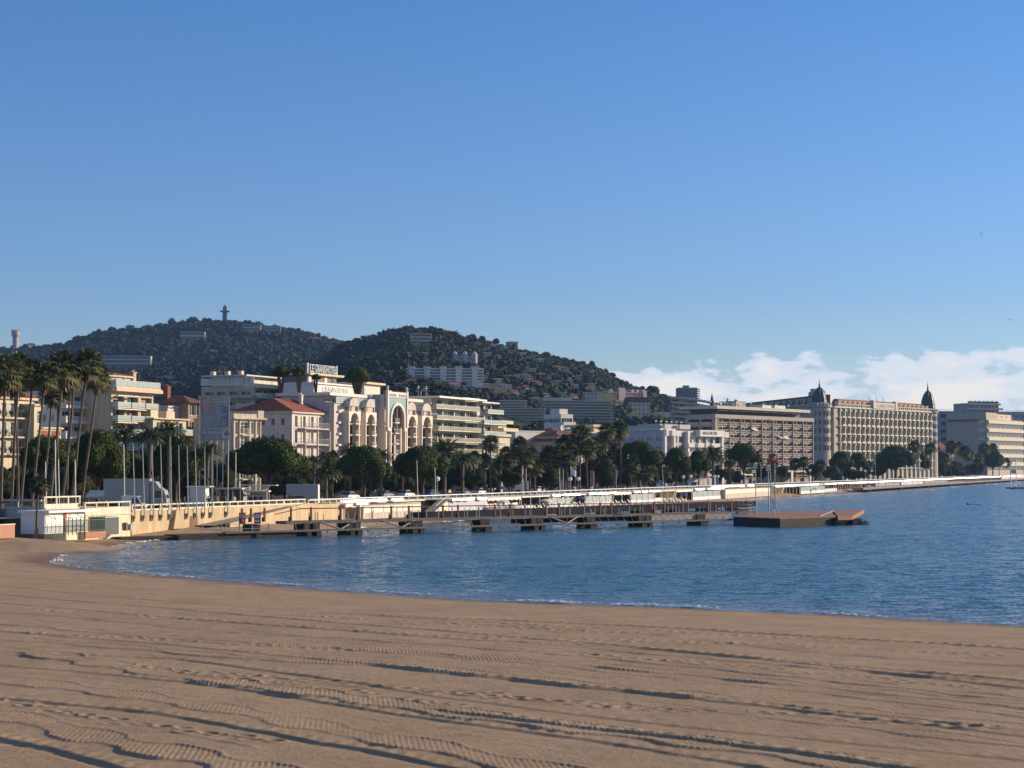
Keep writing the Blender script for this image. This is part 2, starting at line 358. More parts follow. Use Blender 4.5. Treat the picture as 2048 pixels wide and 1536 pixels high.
def sand_material():
    M = bpy.data.materials.new('sand'); M.use_nodes = True; nt = M.node_tree; N = nt.nodes; L = nt.links; b = N['Principled BSDF']
    g = N.new('ShaderNodeNewGeometry'); sp = N.new('ShaderNodeSeparateXYZ'); L.new(g.outputs['Position'], sp.inputs[0])
    def nz(sc_, d=5, r=.6):
        q = N.new('ShaderNodeTexNoise'); q.inputs['Scale'].default_value = sc_; q.inputs['Detail'].default_value = d; q.inputs['Roughness'].default_value = r; L.new(g.outputs['Position'], q.inputs['Vector']); return q.outputs[0]
    cr = N.new('ShaderNodeValToRGB'); cr.color_ramp.elements[0].position = .3; cr.color_ramp.elements[0].color = (.33,.222,.138,1); cr.color_ramp.elements[1].position = .72; cr.color_ramp.elements[1].color = (.48,.332,.212,1); L.new(nz(.35, 8, .7), cr.inputs[0])
    sp2 = N.new('ShaderNodeValToRGB'); sp2.color_ramp.elements[0].position = .36; sp2.color_ramp.elements[0].color = (.72,.72,.72,1); sp2.color_ramp.elements[1].position = .6; sp2.color_ramp.elements[1].color = (1.05,1.05,1.05,1); L.new(nz(16, 3, .8), sp2.inputs[0])
    mm = N.new('ShaderNodeMix'); mm.data_type = 'RGBA'; mm.blend_type = 'MULTIPLY'; mm.inputs[0].default_value = .55; L.new(cr.outputs[0], mm.inputs[6]); L.new(sp2.outputs[0], mm.inputs[7])
    wet = N.new('ShaderNodeMapRange'); wet.interpolation_type = 'SMOOTHSTEP'; ad = N.new('ShaderNodeMath'); ad.operation = 'MULTIPLY_ADD'; L.new(nz(.25, 3), ad.inputs[0]); ad.inputs[1].default_value = .35; L.new(sp.outputs[2], ad.inputs[2])
    L.new(ad.outputs[0], wet.inputs[0]); wet.inputs[1].default_value = .16; wet.inputs[2].default_value = .44; wet.inputs[3].default_value = 1; wet.inputs[4].default_value = 0
    mw = N.new('ShaderNodeMix'); mw.data_type = 'RGBA'; L.new(wet.outputs[0], mw.inputs[0]); L.new(mm.outputs[2], mw.inputs[6]); mw.inputs[7].default_value = (.20,.125,.083,1)
    L.new(mw.outputs[2], b.inputs['Base Color'])
    rr = N.new('ShaderNodeMapRange'); L.new(wet.outputs[0], rr.inputs[0]); rr.inputs[3].default_value = .95; rr.inputs[4].default_value = .5; L.new(rr.outputs[0], b.inputs['Roughness'])
    b.inputs['Specular IOR Level'].default_value = .15
    bp = N.new('ShaderNodeBump'); bp.inputs['Strength'].default_value = .9; bp.inputs['Distance'].default_value = .05; L.new(nz(7, 7, .75), bp.inputs['Height']); L.new(bp.outputs[0], b.inputs['Normal'])
    return M
SAND = sand_material()
def make_beach():
    # near field: rows even in picture height so the tread marks resolve, laid on world coordinates
    nr, nc = 600, 1650
    yy = np.linspace(1600, 1118, nr); k = (np.linspace(-420, 2470, nc) - 1024) / F
    D = np.array([atz(1024, y, 1.45).y for y in yy])
    X = D[:, None] * k[None, :]; Y = np.repeat(D[:, None], nc, 1)
    z, sd_ = sand_height(X, Y); z += tracks_height(X, Y) * np.clip((sd_ - 1.0) / 4, 0, 1)
    z += .011 * fbm(X, Y, 77, 3, 3.1)
    V1 = np.stack([X, Y, z], -1).reshape(-1, 3); F1 = gridfaces(nr, nc)
    # far field, stitched on: coast strip and the land behind the near frame
    ys = np.concatenate([[D[-1]], np.arange(math.ceil(D[-1]) + .5, 330, .9), np.arange(331, 1300, 6)])
    X2 = ys[:, None] * np.linspace(k[0], k[-1], 620)[None, :]; Y2 = np.repeat(ys[:, None], 620, 1)
    z2, _ = sand_height(X2, Y2)
    q = (X2 + 45.5) * NX + (Y2 - 210) * NY
    z2 = np.where(q < -2, np.minimum(z2, 1.0), z2) + .03 * fbm(X2, Y2, 78, 2, 1.1)
    z2[0] -= 0.02
    V2 = np.stack([X2, Y2, z2], -1).reshape(-1, 3); F2 = gridfaces(len(ys), 620) + len(V1)
    # behind / under the camera
    ys3 = np.linspace(-120, D[0] + .05, 60); X3, Y3 = np.meshgrid(np.linspace(-160, 200, 90), ys3)
    z3, _ = sand_height(X3, Y3); z3 -= .03
    V3 = np.stack([X3, Y3, z3], -1).reshape(-1, 3); F3 = gridfaces(60, 90) + len(V1) + len(V2)
    me = np_mesh('beach', np.concatenate([V1, V2, V3]), np.concatenate([F1, F2, F3]), SAND, smooth=True)
    return tag(link('beach', me), kind='structure')
make_beach()
def water_material():
    M = bpy.data.materials.new('sea_water'); M.use_nodes = True; nt = M.node_tree; N = nt.nodes; L = nt.links; b = N['Principled BSDF']
    b.inputs['Base Color'].default_value = (.010,.060,.135,1); b.inputs['Roughness'].default_value = .12; b.inputs['IOR'].default_value = 1.33
    g = N.new('ShaderNodeNewGeometry')
    def wv(sx, sy, sc_, det, rot=.5):
        mp = N.new('ShaderNodeMapping'); mp.inputs['Rotation'].default_value = (0, 0, rot); mp.inputs['Scale'].default_value = (sx, sy, 1); L.new(g.outputs['Position'], mp.inputs[0])
        q = N.new('ShaderNodeTexNoise'); q.inputs['Scale'].default_value = sc_; q.inputs['Detail'].default_value = det; q.inputs['Roughness'].default_value = .55; q.inputs['Distortion'].default_value = .4; L.new(mp.outputs[0], q.inputs['Vector']); return q.outputs[0]
    def wc(sx, sy, sc_, det, rot, k):
        mp = N.new('ShaderNodeMapping'); mp.inputs['Rotation'].default_value = (0, 0, rot); mp.inputs['Scale'].default_value = (sx, sy, 1); L.new(g.outputs['Position'], mp.inputs[0])
        q = N.new('ShaderNodeTexNoise'); q.inputs['Scale'].default_value = sc_; q.inputs['Detail'].default_value = det; q.inputs['Roughness'].default_value = .6; L.new(mp.outputs[0], q.inputs['Vector'])
        v = N.new('ShaderNodeVectorMath'); v.operation = 'SUBTRACT'; L.new(q.outputs['Color'], v.inputs[0]); v.inputs[1].default_value = (.5, .5, .5)
        w = N.new('ShaderNodeVectorMath'); w.operation = 'MULTIPLY'; L.new(v.outputs[0], w.inputs[0]); w.inputs[1].default_value = (k * .8, k, 0); return w.outputs[0]
    v1 = N.new('ShaderNodeVectorMath'); v1.operation = 'ADD'; L.new(wc(.6, 1.0, 1.1, 4, .35, .72), v1.inputs[0]); L.new(wc(.75, 1.0, 5.0, 3, .1, .95), v1.inputs[1])
    v2 = N.new('ShaderNodeVectorMath'); v2.operation = 'ADD'; L.new(v1.outputs[0], v2.inputs[0]); v2.inputs[1].default_value = (0, -.10, 1)
    v3 = N.new('ShaderNodeVectorMath'); v3.operation = 'NORMALIZE'; L.new(v2.outputs[0], v3.inputs[0]); L.new(v3.outputs[0], b.inputs['Normal'])
    # wind lanes vary the chop's tint a little; shallow water over sand near the shore is paler (mask by place)
    lane = N.new('ShaderNodeValToRGB'); lane.color_ramp.elements[0].position = .38; lane.color_ramp.elements[0].color = (.008,.056,.078,1); lane.color_ramp.elements[1].position = .7; lane.color_ramp.elements[1].color = (.034,.130,.150,1)
    L.new(wv(.25, 1.6, .05, 4, .1), lane.inputs[0])
    at_ = N.new('ShaderNodeAttribute'); at_.attribute_name = 'shallow'
    mx = N.new('ShaderNodeMix'); mx.data_type = 'RGBA'; L.new(at_.outputs['Fac'], mx.inputs[0]); L.new(lane.outputs[0], mx.inputs[6]); mx.inputs[7].default_value = (.27,.26,.24,1)
    L.new(mx.outputs[2], b.inputs['Base Color'])
    return M
def make_sea():
    ys = np.concatenate([np.linspace(-200, 60, 8), np.linspace(62, 330, 230), np.geomspace(334, 30000, 60)])
    k = np.linspace(-1, 1, 401); half = np.maximum(ys * .5 + 40, 60)
    X = np.outer(half, k); Y = np.repeat(ys[:, None], 401, 1)
    X = X + np.where(ys > 400, ys * .25, ys*0)[:, None]
    Z = .05 * fbm(X, Y, 41, 3, .13) * (Y < 330) * (Y > 60)
    d, _ = polydist(X, Y, WL); sh = np.clip(1 - d / 14, 0, 1) ** 1.6 * .6; tp = atz(190, 1112, 0); sh = np.clip(sh + .75 * np.exp(-(((X - tp.x) / 8) ** 2 + ((Y - tp.y) / 17) ** 2)), 0, .9)
    # swash: last ripples running up the sand
    me = np_mesh('sea', np.stack([X, Y, Z], -1).reshape(-1, 3), gridfaces(len(ys), 401), water_material(), smooth=True)
    a = me.attributes.new('shallow', 'FLOAT', 'POINT'); a.data.foreach_set('value', sh.ravel().astype(np.float32))
    return tag(link('sea', me), kind='structure')
make_sea()
def make_foam():
    mb = MB(); rng = random.Random(5)
    P = [Vector((a, b, 0)) for a, b in WL]
    for i in range(1, len(P) - 1):
        a, b = P[i], P[i+1]; L = (b - a).length; D = (a.y + b.y) / 2
        if D > 700 or a.x > 60 and D < 120: continue
        d = (b - a) / L; nn = Vector((d.y, -d.x, 0)); step = (.17 if b.y < 118 else .34) if D < 240 else 1.0
        for j in range(int(L / step)):
            t = j * step; g = mnoise.noise(Vector((a.x + d.x * t, a.y + d.y * t, 0)) * .16) + .35 * mnoise.noise(Vector((a.x + d.x * t, a.y + d.y * t, 7)) * .7)
            if g < -.15 or rng.random() > .36 + g * 1.4: continue
            for k in range(2):
                o = a + d * (t + rng.uniform(-.3, .3)) + nn * (rng.gauss(.35, .3) + .9 * g); w = rng.uniform(.04, .15) * (1.6 if D > 240 else 1); l = w * rng.uniform(1.5, 4)
                z = .075 + rng.uniform(0, .03); n = 6; ps = []
                for q in range(n):
                    an = q / n * 6.283; ps.append((o.x + d.x * l * math.cos(an) + nn.x * w * math.sin(an) * rng.uniform(.6, 1.2), o.y + d.y * l * math.cos(an) + nn.y * w * math.sin(an), z))
                ii = len(mb.v); mb.v += ps + [(o.x, o.y, z + w * .45)]
                for q in range(n): mb.f.append((ii+q, ii+(q+1) % n, ii+n)); mb.m.append(0)
    # breaking crests further out in the shallow corner of the bay
    for (ax, ay, bx, by, dn) in ((250,1098,380,1081,1.),(300,1104,420,1082,.7),(215,1112,270,1108,.5),(210,1140,330,1152,.9),(130,1100,215,1094,.3)):
        A = atz(ax, ay, .05); B = atz(bx, by, .05); L = (B - A).length; d = (B - A) / L
        for j in range(int(L / .3 * dn)):
            t = rng.random() * L
            if mnoise.noise(Vector((t * .35, ax, 0))) < 0: continue
            o = A + d * t + Vector((rng.gauss(0, .25), rng.gauss(0, .6), 0)); w = rng.uniform(.03, .09); l = w * 3.5
            mb.cyl((o.x - l, o.y, .08), (o.x + l, o.y, .09), w, w * .6, 6)
    return tag(mb.build('sea_foam', mat('foam', (.90,.90,.88), .9, .03)), 'white foam along the edge of the water', 'sea foam', kind='stuff')
make_foam()
# inland ground, promenade and road
def strip(name, s0, s1, d0, d1, z, m):
    mb = MB(); ns = 60
    for i in range(ns):
        a = s0 + (s1 - s0) * i / ns; b = s0 + (s1 - s0) * (i + 1) / ns
        mb.quad(C(a, d0, z), C(b, d0, z), C(b, d1, z), C(a, d1, z))
    return tag(mb.build(name, m), kind='structure')
PROM = 3.0
strip('ground', -700, 3200, -2600, -44.0, PROM - .004, mat('town_ground', (.17,.15,.125), .95, .25, .05))
strip('promenade', -300, 3000, -15, -.42, PROM, mat('pavement', (.30,.26,.22), .85, .12, .4))
strip('road', -300, 3000, -30.0, -15.15, PROM - .12, mat('asphalt', (.055,.055,.06), .85, .15, .4))
strip('pavement', -300, 3000, -44.0, -30.15, PROM, MATS['pavement'])
mb = MB()
for dd in (-15.15, -30.15):
    for i in range(60):
        a = C(-300 + 55 * i, dd, 0); b = C(-300 + 55 * (i+1), dd, 0); w = Vector((NX, NY, 0)) * .15
        mb.quad(a + Vector((0,0,PROM+.003)), a + w + Vector((0,0,PROM+.003)), b + w + Vector((0,0,PROM+.003)), b + Vector((0,0,PROM+.003)))
        mb.quad(a + (w if dd > -20 else w*0) + Vector((0,0,PROM-.12)), b + (w if dd > -20 else w*0) + Vector((0,0,PROM-.12)), b + (w*0 if dd < -20 else w*0) + Vector((0,0,PROM+.003)), a + w*0 + Vector((0,0,PROM+.003)))
tag(mb.build('kerb', mat('kerb_stone', (.36,.34,.31), .85, .1)), kind='structure')
mb = MB()
for i in range(260):
    a = C(-60 + i * 6, -22.6, PROM - .116); b = C(-57 + i * 6, -22.6, PROM - .116); w = Vector((NX, NY, 0)) * .15
    mb.quad(a, a + w, b + w, b)
tag(mb.build('road_markings', mat('road_paint', (.75,.75,.72), .7, .05)), kind='structure')
# ------------------------------------------------------------------ hills
def interp(px, tab): return np.interp(px, [a for a, _ in tab], [b for _, b in tab])
RFAR = [(-700,715),(-300,712),(0,701),(60,699),(120,694),(200,670),(290,658),(340,655),(400,649),(450,646),(520,654),(600,668),(660,684),(720,694),(900,740),(1100,790),(1400,835),(1600,850)]
RNEAR = [(420,900),(520,840),(600,762),(690,690),(760,673),(820,660),(870,663),(920,678),(980,690),(1040,705),(1100,719),(1160,730),(1200,744),(1240,768),(1290,788),(1330,798),(1400,818),(1500,822),(1700,826),(2048,834),(2500,845)]
HILLS = {'far': (RFAR, 900., 2400.), 'near': (RNEAR, 560., 1450.)}
def hill_z(px, D, which):
    tab, d0, d1 = HILLS[which]; yr = interp(px, tab); zr = CAMZ + (HOR - yr) / F * d1
    t = (D - d0) / (d1 - d0); tt = np.clip(t, 0, 1)
    z = 2.0 + (zr - 2.0) * tt ** .92
    z = np.where(t > 1, zr - (zr - 0) * np.clip((t - 1) * 1.1, 0, 1) ** 1.3, z)
    X = (px - 1024) / F * D
    dc = (X + 45.5) * NX + (D - 210) * NY
    z = 2.0 + (z - 2.0) * np.clip((-dc - 110) / 160, 0, 1) ** .7 - 7 * np.clip((dc + 100) / 20, 0, 1)
    z = z + np.clip((-dc - 110) / 160, 0, 1) * (fbm(X, D, 11 if which == 'far' else 12, 4, .006 if which == 'far' else .009)) * (14 if which == 'far' else 6) * np.clip(tt * 3, 0, 1) * np.clip((1 - np.abs(tt - .5) * 2) * 3, 0, 1)
    return z
def make_hill(which, name):
    tab, d0, d1 = HILLS[which]; p0, p1 = (-900, 1650) if which == 'far' else (420, 2700)
    px = np.linspace(p0, p1, 220); D = np.linspace(d0, d1 + (d1 - d0) * .9, 140)
    PX, DD = np.meshgrid(px, D); Z = hill_z(PX, DD, which)
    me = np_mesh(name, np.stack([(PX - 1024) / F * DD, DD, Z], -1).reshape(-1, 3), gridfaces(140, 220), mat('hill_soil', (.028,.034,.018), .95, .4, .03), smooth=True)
    return tag(link(name, me), kind='structure')
make_hill('far', 'hill'); make_hill('near', 'hill')
def hill_pt(px, py, which):
    """where the sight line through a pixel meets the hillside"""
    tab, d0, d1 = HILLS[which]
    for D in np.arange(d0, d1, 6.0):
        z = float(hill_z(np.array([px]), np.array([D]), which)[0]); p = at(px, py, D)
        if z >= p.z: return Vector((p.x, D, z))
    p = at(px, py, d1); return Vector((p.x, d1, float(hill_z(np.array([px]), np.array([d1]), which)[0])))
# ================================================================== VEGETATION
ORD = 'first second third fourth fifth sixth seventh eighth ninth tenth eleventh twelfth thirteenth fourteenth fifteenth sixteenth seventeenth eighteenth nineteenth twentieth'.split()
def ordw(i):
    if i < 20: return ORD[i]
    t = ('twenty', 'thirty', 'forty', 'fifty', 'sixty', 'seventy', 'eighty', 'ninety')[(i + 1) // 10 - 2]; u = (i + 1) % 10
    return (t[:-1] + 'ieth') if u == 0 else t + '-' + ORD[u - 1]
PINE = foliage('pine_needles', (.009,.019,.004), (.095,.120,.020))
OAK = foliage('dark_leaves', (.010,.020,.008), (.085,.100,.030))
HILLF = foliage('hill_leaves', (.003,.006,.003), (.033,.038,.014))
FAN = foliage('fan_palm_leaves', (.022,.034,.010), (.190,.190,.075), .5)
PHX = foliage('date_palm_leaves', (.014,.028,.010), (.120,.140,.050), .5)
DEADF = foliage('dead_fronds', (.06,.04,.02), (.22,.16,.09))
BARK = mat('bark', (.13,.085,.06), .9, .35, 2.5, .03)
PBARK = mat('palm_bark', (.15,.11,.085), .9, .3, 3, .03)
def quads_from(P, Nn, size, rng, el=1.6):
    n = len(P); a = rng.randn(n, 3); a -= (a * Nn).sum(1, keepdims=True) * Nn; a /= np.linalg.norm(a, axis=1, keepdims=True) + 1e-9
    b = np.cross(Nn, a); s = (size * rng.uniform(.6, 1.35, n))[:, None]
    V = np.stack([P - a * s * el * .5, P - b * s * .42, P + a * s * el * .5, P + b * s * .42], 1)
    return V.reshape(-1, 3)
def crown_np(lobes, n, size, seed, jit=.55, lo=.80, hi=1.10, cull=.78):
    rng = np.random.RandomState(seed); Lb = np.array(lobes, float)
    area = (Lb[:, 3] * Lb[:, 4] + Lb[:, 4] * Lb[:, 5] + Lb[:, 3] * Lb[:, 5]); idx = rng.choice(len(Lb), int(n * 1.7), p=area / area.sum())
    d = rng.randn(len(idx), 3); d /= np.linalg.norm(d, axis=1, keepdims=True)
    r = rng.uniform(lo, hi, len(idx))[:, None]
    P = Lb[idx, :3] + d * Lb[idx, 3:] * r
    keep = np.ones(len(P), bool)
    for j in range(len(Lb)):
        q = (((P - Lb[j, :3]) / Lb[j, 3:]) ** 2).sum(1); keep &= (q > cull ** 2) | (idx == j)
    P = P[keep][:n]; Nn = (d / Lb[idx, 3:])[keep][:n]; Nn /= np.linalg.norm(Nn, axis=1, keepdims=True)
    Nn = Nn + rng.randn(*Nn.shape) * jit; Nn /= np.linalg.norm(Nn, axis=1, keepdims=True)
    return quads_from(P, Nn, size, rng)
def core_np(lobes, k=.80, nu=10, nv=7, seed=0):
    rng = np.random.RandomState(seed); Vs = []
    for L in lobes:
        th = np.linspace(0, 2 * np.pi, nu + 1); ph = np.linspace(0.02, np.pi - .02, nv); T, Pp = np.meshgrid(th, ph)
        bump = 1 + .12 * rng.randn(nv, nu + 1); bump[:, -1] = bump[:, 0]
        X = np.stack([np.cos(T) * np.sin(Pp) * L[3], np.sin(T) * np.sin(Pp) * L[4], np.cos(Pp) * L[5]], -1) * k * bump[..., None] + np.array(L[:3])
        f = gridfaces(nv, nu + 1); Vs.append(X.reshape(-1, 3)[f].reshape(-1, 3))
    return np.concatenate(Vs)
def crown_mesh(name, lobes, n, size, m, seed, **kw):
    V = crown_np(lobes, n, size, seed, **kw); V = np.concatenate([V, core_np(lobes, k=.62, seed=seed)])
    return np_mesh(name, V, np.arange(len(V)).reshape(-1, 4), m)
def umbrella_lobes(w, h, rng, k=11):
    L = [(0, 0, h * .08, w * .32, w * .32, h * .42)]
    for i in range(k):
        a = i / k * 6.283 + rng.uniform(-.25, .25); r = w * rng.uniform(.24, .38); s = w * rng.uniform(.12, .18)
        L.append((r * math.cos(a), r * math.sin(a), h * (-.10 + rng.uniform(-.10, .12)) , s, s, h * rng.uniform(.18, .27)))
    for i in range(5):
        a = i / 5 * 6.283 + rng.uniform(-.4, .4); r = w * .17; s = w * rng.uniform(.12, .17)
        L.append((r * math.cos(a), r * math.sin(a), h * rng.uniform(.12, .26), s, s, h * rng.uniform(.20, .28)))
    return L
def round_lobes(w, h, rng, k=9):
    L = [(0, 0, 0, w * .32, w * .32, h * .38)]
    for i in range(k):
        a = rng.uniform(0, 6.283); r = w * rng.uniform(.12, .30); s = w * rng.uniform(.14, .24)
        L.append((r * math.cos(a), r * math.sin(a), h * rng.uniform(-.26, .30), s, s, h * rng.uniform(.14, .24)))
    return L
CR = {}
def crown_variant(kind, v, w=10., h=6.):
    key = (kind, v)
    if key not in CR:
        rng = random.Random(hash(kind) % 7 + v * 13 if False else len(kind) * 31 + v * 13)
        if kind == 'umbrella': CR[key] = crown_mesh('crown', umbrella_lobes(10, 6, rng, 15), 30000, .20, PINE, v)
        elif kind == 'round': CR[key] = crown_mesh('crown', round_lobes(10, 10, rng, 12), 14000, .26, OAK, v + 10)
        elif kind == 'hill_umbrella': CR[key] = crown_mesh('crown', umbrella_lobes(10, 5, rng, 7), 900, .75, HILLF, v + 20)
        elif kind == 'hill_round': CR[key] = crown_mesh('crown', round_lobes(10, 9, rng, 6), 900, .75, HILLF, v + 30)
        elif kind == 'cypress': CR[key] = crown_mesh('crown', [(0, 0, z, 1.0 * (1 - (z / 11) ** 2) + .25, 1.0 * (1 - (z / 11) ** 2) + .25, 1.5) for z in np.linspace(1, 10, 8)], 700, .5, HILLF, v + 40)
    return CR[key]
def trunk_mesh(kind, v):
    key = ('t' + kind, v)
    if key in CR: return CR[key]
    rng = random.Random(v + 99); mb = MB()
    if kind == 'umbrella':      # unit tree: trunk 0..1, branches spread to 3.4 around z 1 -> scaled to real size
        mb.path([(0,0,-.03),(.1,.05,.4),(.05,.1,.62)], [.42,.33,.30], 9)
        for i in range(7):
            a = i / 7 * 6.283 + rng.uniform(-.3, .3); r = rng.uniform(2.0, 3.3)
            mb.path([(.05,.1,.58+.03*i/7),(r*.35*math.cos(a), r*.35*math.sin(a), .78),(r*math.cos(a), r*math.sin(a), .98)], [.22,.16,.08], 6)
    elif kind == 'round':
        mb.path([(0,0,-.03),(.12,.05,.5),(0,.1,1.0)], [.38,.30,.2], 8)
        for i in range(5):
            a = i / 5 * 6.283; mb.path([(.08,.05,.5),(1.3*math.cos(a),1.3*math.sin(a),.85)], [.18,.08], 6)
    elif kind == 'palm':
        n = 14; pts = [(.35 * math.sin(v * 2.1 + k / n * 2.2) * (k / n) ** 1.2 - 0, .3 * math.sin(v + k / n * 1.9) * k / n, -.02 + 1.02 * k / n) for k in range(n + 1)]
        e = pts[-1]; pts = [(p[0] - e[0] * (k / n), p[1] - e[1] * (k / n), p[2]) for k, p in enumerate(pts)]
        mb.path(pts, [.21 - .08 * (k / n) ** .6 + (.12 if k == 0 else 0) for k in range(n + 1)], 8)
    elif kind == 'phoenix':
        mb.path([(0,0,-.02),(.05,0,.5),(0,0,1.0)], [.48,.40,.50], 10)
    CR[key] = mb.mesh('trunk', PBARK if kind in ('palm', 'phoenix') else BARK); return CR[key]
def fan_crown(v, R_=2.1, nl=40):
    key = ('fan', v)
    if key in CR: return CR[key]
    rng = random.Random(v * 7 + 3); Q = []; MI = []
    for i in range(nl):
        az = i * 2.39996 + rng.uniform(-.2, .2); t = i / nl; el = R(82 - 128 * t ** .85 + rng.uniform(-8, 8)); dead = t > .9
        d = Vector((math.cos(az) * math.cos(el), math.sin(az) * math.cos(el), math.sin(el))); up = Vector((0, 0, 1))
        side = d.cross(up); side = side.normalized() if side.length > .05 else Vector((1, 0, 0)); nrm = side.cross(d).normalized()
        pl = R_ * rng.uniform(.42, .58); c = d * pl + Vector((0, 0, -.12 * pl)); fr = R_ * rng.uniform(.48, .62)
        Q += [tuple(side * .03), tuple(-side * .03), tuple(c - side * .02), tuple(c + side * .02)]; MI.append(1 if dead else 0)
        nb = 13
        for j in range(nb):
            a = (j / (nb - 1) - .5) * R(215); e = d * math.cos(a) + side * math.sin(a); L = fr * (1 - .22 * abs(j / (nb - 1) - .5) * 2)
            mid = c + e * L * .62 + nrm * (.10 * abs(a)); tip = c + e * L + Vector((0, 0, -.30 * L * rng.uniform(.5, 1.4))); wdt = (e.cross(nrm)).normalized() * .10 * R_ * .55
            Q += [tuple(c), tuple(mid - wdt), tuple(tip), tuple(mid + wdt)]; MI.append(1 if dead else 0)
    for i in range(46):       # skirt of dead fronds below
        az = rng.uniform(0, 6.283); z0 = -rng.uniform(.1, 1.0); r0 = .18; L = rng.uniform(.5, 1.0); o = Vector((math.cos(az), math.sin(az), 0)); sd_ = Vector((-math.sin(az), math.cos(az), 0))
        p = o * r0 + Vector((0, 0, z0)); q = o * (r0 + .45 * L) + Vector((0, 0, z0 - L)); w = sd_ * .16
        Q += [tuple(p - w * .3), tuple(q - w), tuple(q + w * .2 + Vector((0, 0, -.2))), tuple(p + w * .3)]; MI.append(1)
    V = np.array(Q); CR[key] = np_mesh('crown', V, np.arange(len(V)).reshape(-1, 4), [FAN, DEADF], np.array(MI)); return CR[key]
def phoenix_crown(v, R_=3.6, nl=54):
    key = ('phx', v)
    if key in CR: return CR[key]
    rng = random.Random(v * 11 + 5); Q = []
    for i in range(nl):
        az = i * 2.39996 + rng.uniform(-.2, .2); t = i / nl; el0 = R(84 - 84 * t ** .8 + rng.uniform(-6, 6)); L = R_ * rng.uniform(.9, 1.1) * (1 - .25 * (1 - t) ** 3)
        o = Vector((math.cos(az), math.sin(az), 0)); up = Vector((0, 0, 1)); side = Vector((-math.sin(az), math.cos(az), 0)); p = o * .25; ns = 12; el = el0; prev = p
        for k in range(ns):
            el -= R(9.5 if t > .2 else 6) * (k / ns + .35); dirv = o * math.cos(el) + up * math.sin(el); q = prev + dirv * (L / ns); nrm = side.cross(dirv)
            Q += [tuple(prev - side * .035), tuple(prev + side * .035), tuple(q + side * .03), tuple(q - side * .03)]
            ll = .62 * math.sin(min(1, (k + 1.5) / ns) * 2.9) ** .6 if k > 0 else .15
            for sgn in (-1, 1):
                for h in (.15, .65):
                    b = prev.lerp(q, h); tip = b + side * sgn * ll * .85 + dirv * ll * .55 - nrm * (-.18 * ll) - up * .16 * ll; w = dirv * .075
                    Q += [tuple(b - w), tuple(b.lerp(tip, .5) - w * .9), tuple(tip), tuple(b.lerp(tip, .5) + w * .9)]
            prev = q
    V = np.array(Q); CR[key] = np_mesh('crown', V, np.arange(len(V)).reshape(-1, 4), PHX); return CR[key]
GRP = {}
def tree(kind, px, ptop, D, wpx, label, group=None, hpx=None, pbase=None, zb=PROM, lean=0., v=0, name=None):
    """px: crown centre; ptop: top of crown; wpx: crown width, hpx crown height (photo pixels) at depth D"""
    s = D / F; top = at(px, ptop, D); w = wpx * s
    root = empty(name or {'umbrella': 'umbrella_pine', 'round': 'broadleaf_tree', 'fan': 'fan_palm', 'phoenix': 'date_palm'}[kind], (top.x - lean * s, D, zb))
    dx = lean * s
    if kind in ('umbrella', 'round'):
        h = (hpx or wpx * .6) * s; cz = top.z - h * .5 - zb
        sx = w / 10; sz = h / (6 if kind == 'umbrella' else 10)
        c = link('crown', crown_variant(kind, v % 4), root, (dx, 0, cz)); c.scale = (sx, sx, sz); c.rotation_euler = (0, 0, v * 1.3)
        t = link('trunk', trunk_mesh(kind, v % 3), root, (0, 0, 0)); th = cz - h * .12; t.scale = (sx * .8, sx * .8, th)
    else:
        cw = 3.3 if kind == 'fan' else 5.2
        k = w / cw; cz = top.z - zb - (k * 1.75 if kind == 'fan' else k * 2.6)
        c = link('crown', fan_crown(v % 5) if kind == 'fan' else phoenix_crown(v % 3), root, (dx, 0, cz)); c.scale = (k, k, k * (1.0 if kind == 'fan' else .95)); c.rotation_euler = (0, 0, v * 2.1)
        t = link('trunk', trunk_mesh('palm' if kind == 'fan' else 'phoenix', v % 4), root, (0, 0, 0)); t.scale = (min(1.1, k ** .5) * (1 if kind == 'fan' else .75),) * 2 + (cz,)
    if kind == 'fan' and lean: c.scale = (k * 1.08, k * 1.08, k * 1.15)
    if lean:   # shear-free lean: tilt the trunk so it meets the crown
        t.rotation_euler = (0, math.atan2(dx, cz), 0); 
    cat = 'tree' if kind in ('umbrella', 'round') else 'palm'
    tag(root, label, cat, group); return root
# -- the very tall fan palms at the left (crown px, crown top, crown width, base px, coast offset)
tall = [(10,712,60,6,-5),(40,708,52,26,-7),(66,722,46,44,-9),(90,728,46,66,-4),(104,765,40,84,-11),(127,704,58,102,-6),(150,716,44,125,-12),(176,700,50,145,-5),(196,728,46,164,-8),(139,742,40,137,-14),(118,755,42,120,-16),(28,742,44,40,-15)]
tall.sort()
for i, (px, pt, w, pb, d) in enumerate(tall):
    s = s_of(pb, d); b = C(s, d); D = b.y
    lab = f'very tall thin fan palm, {ORD[i]} from the left in the cluster by the cream building'
    tree('fan', px, pt, D, w * 1.12, lab, 'very tall fan palms', lean=px - pb, v=i)
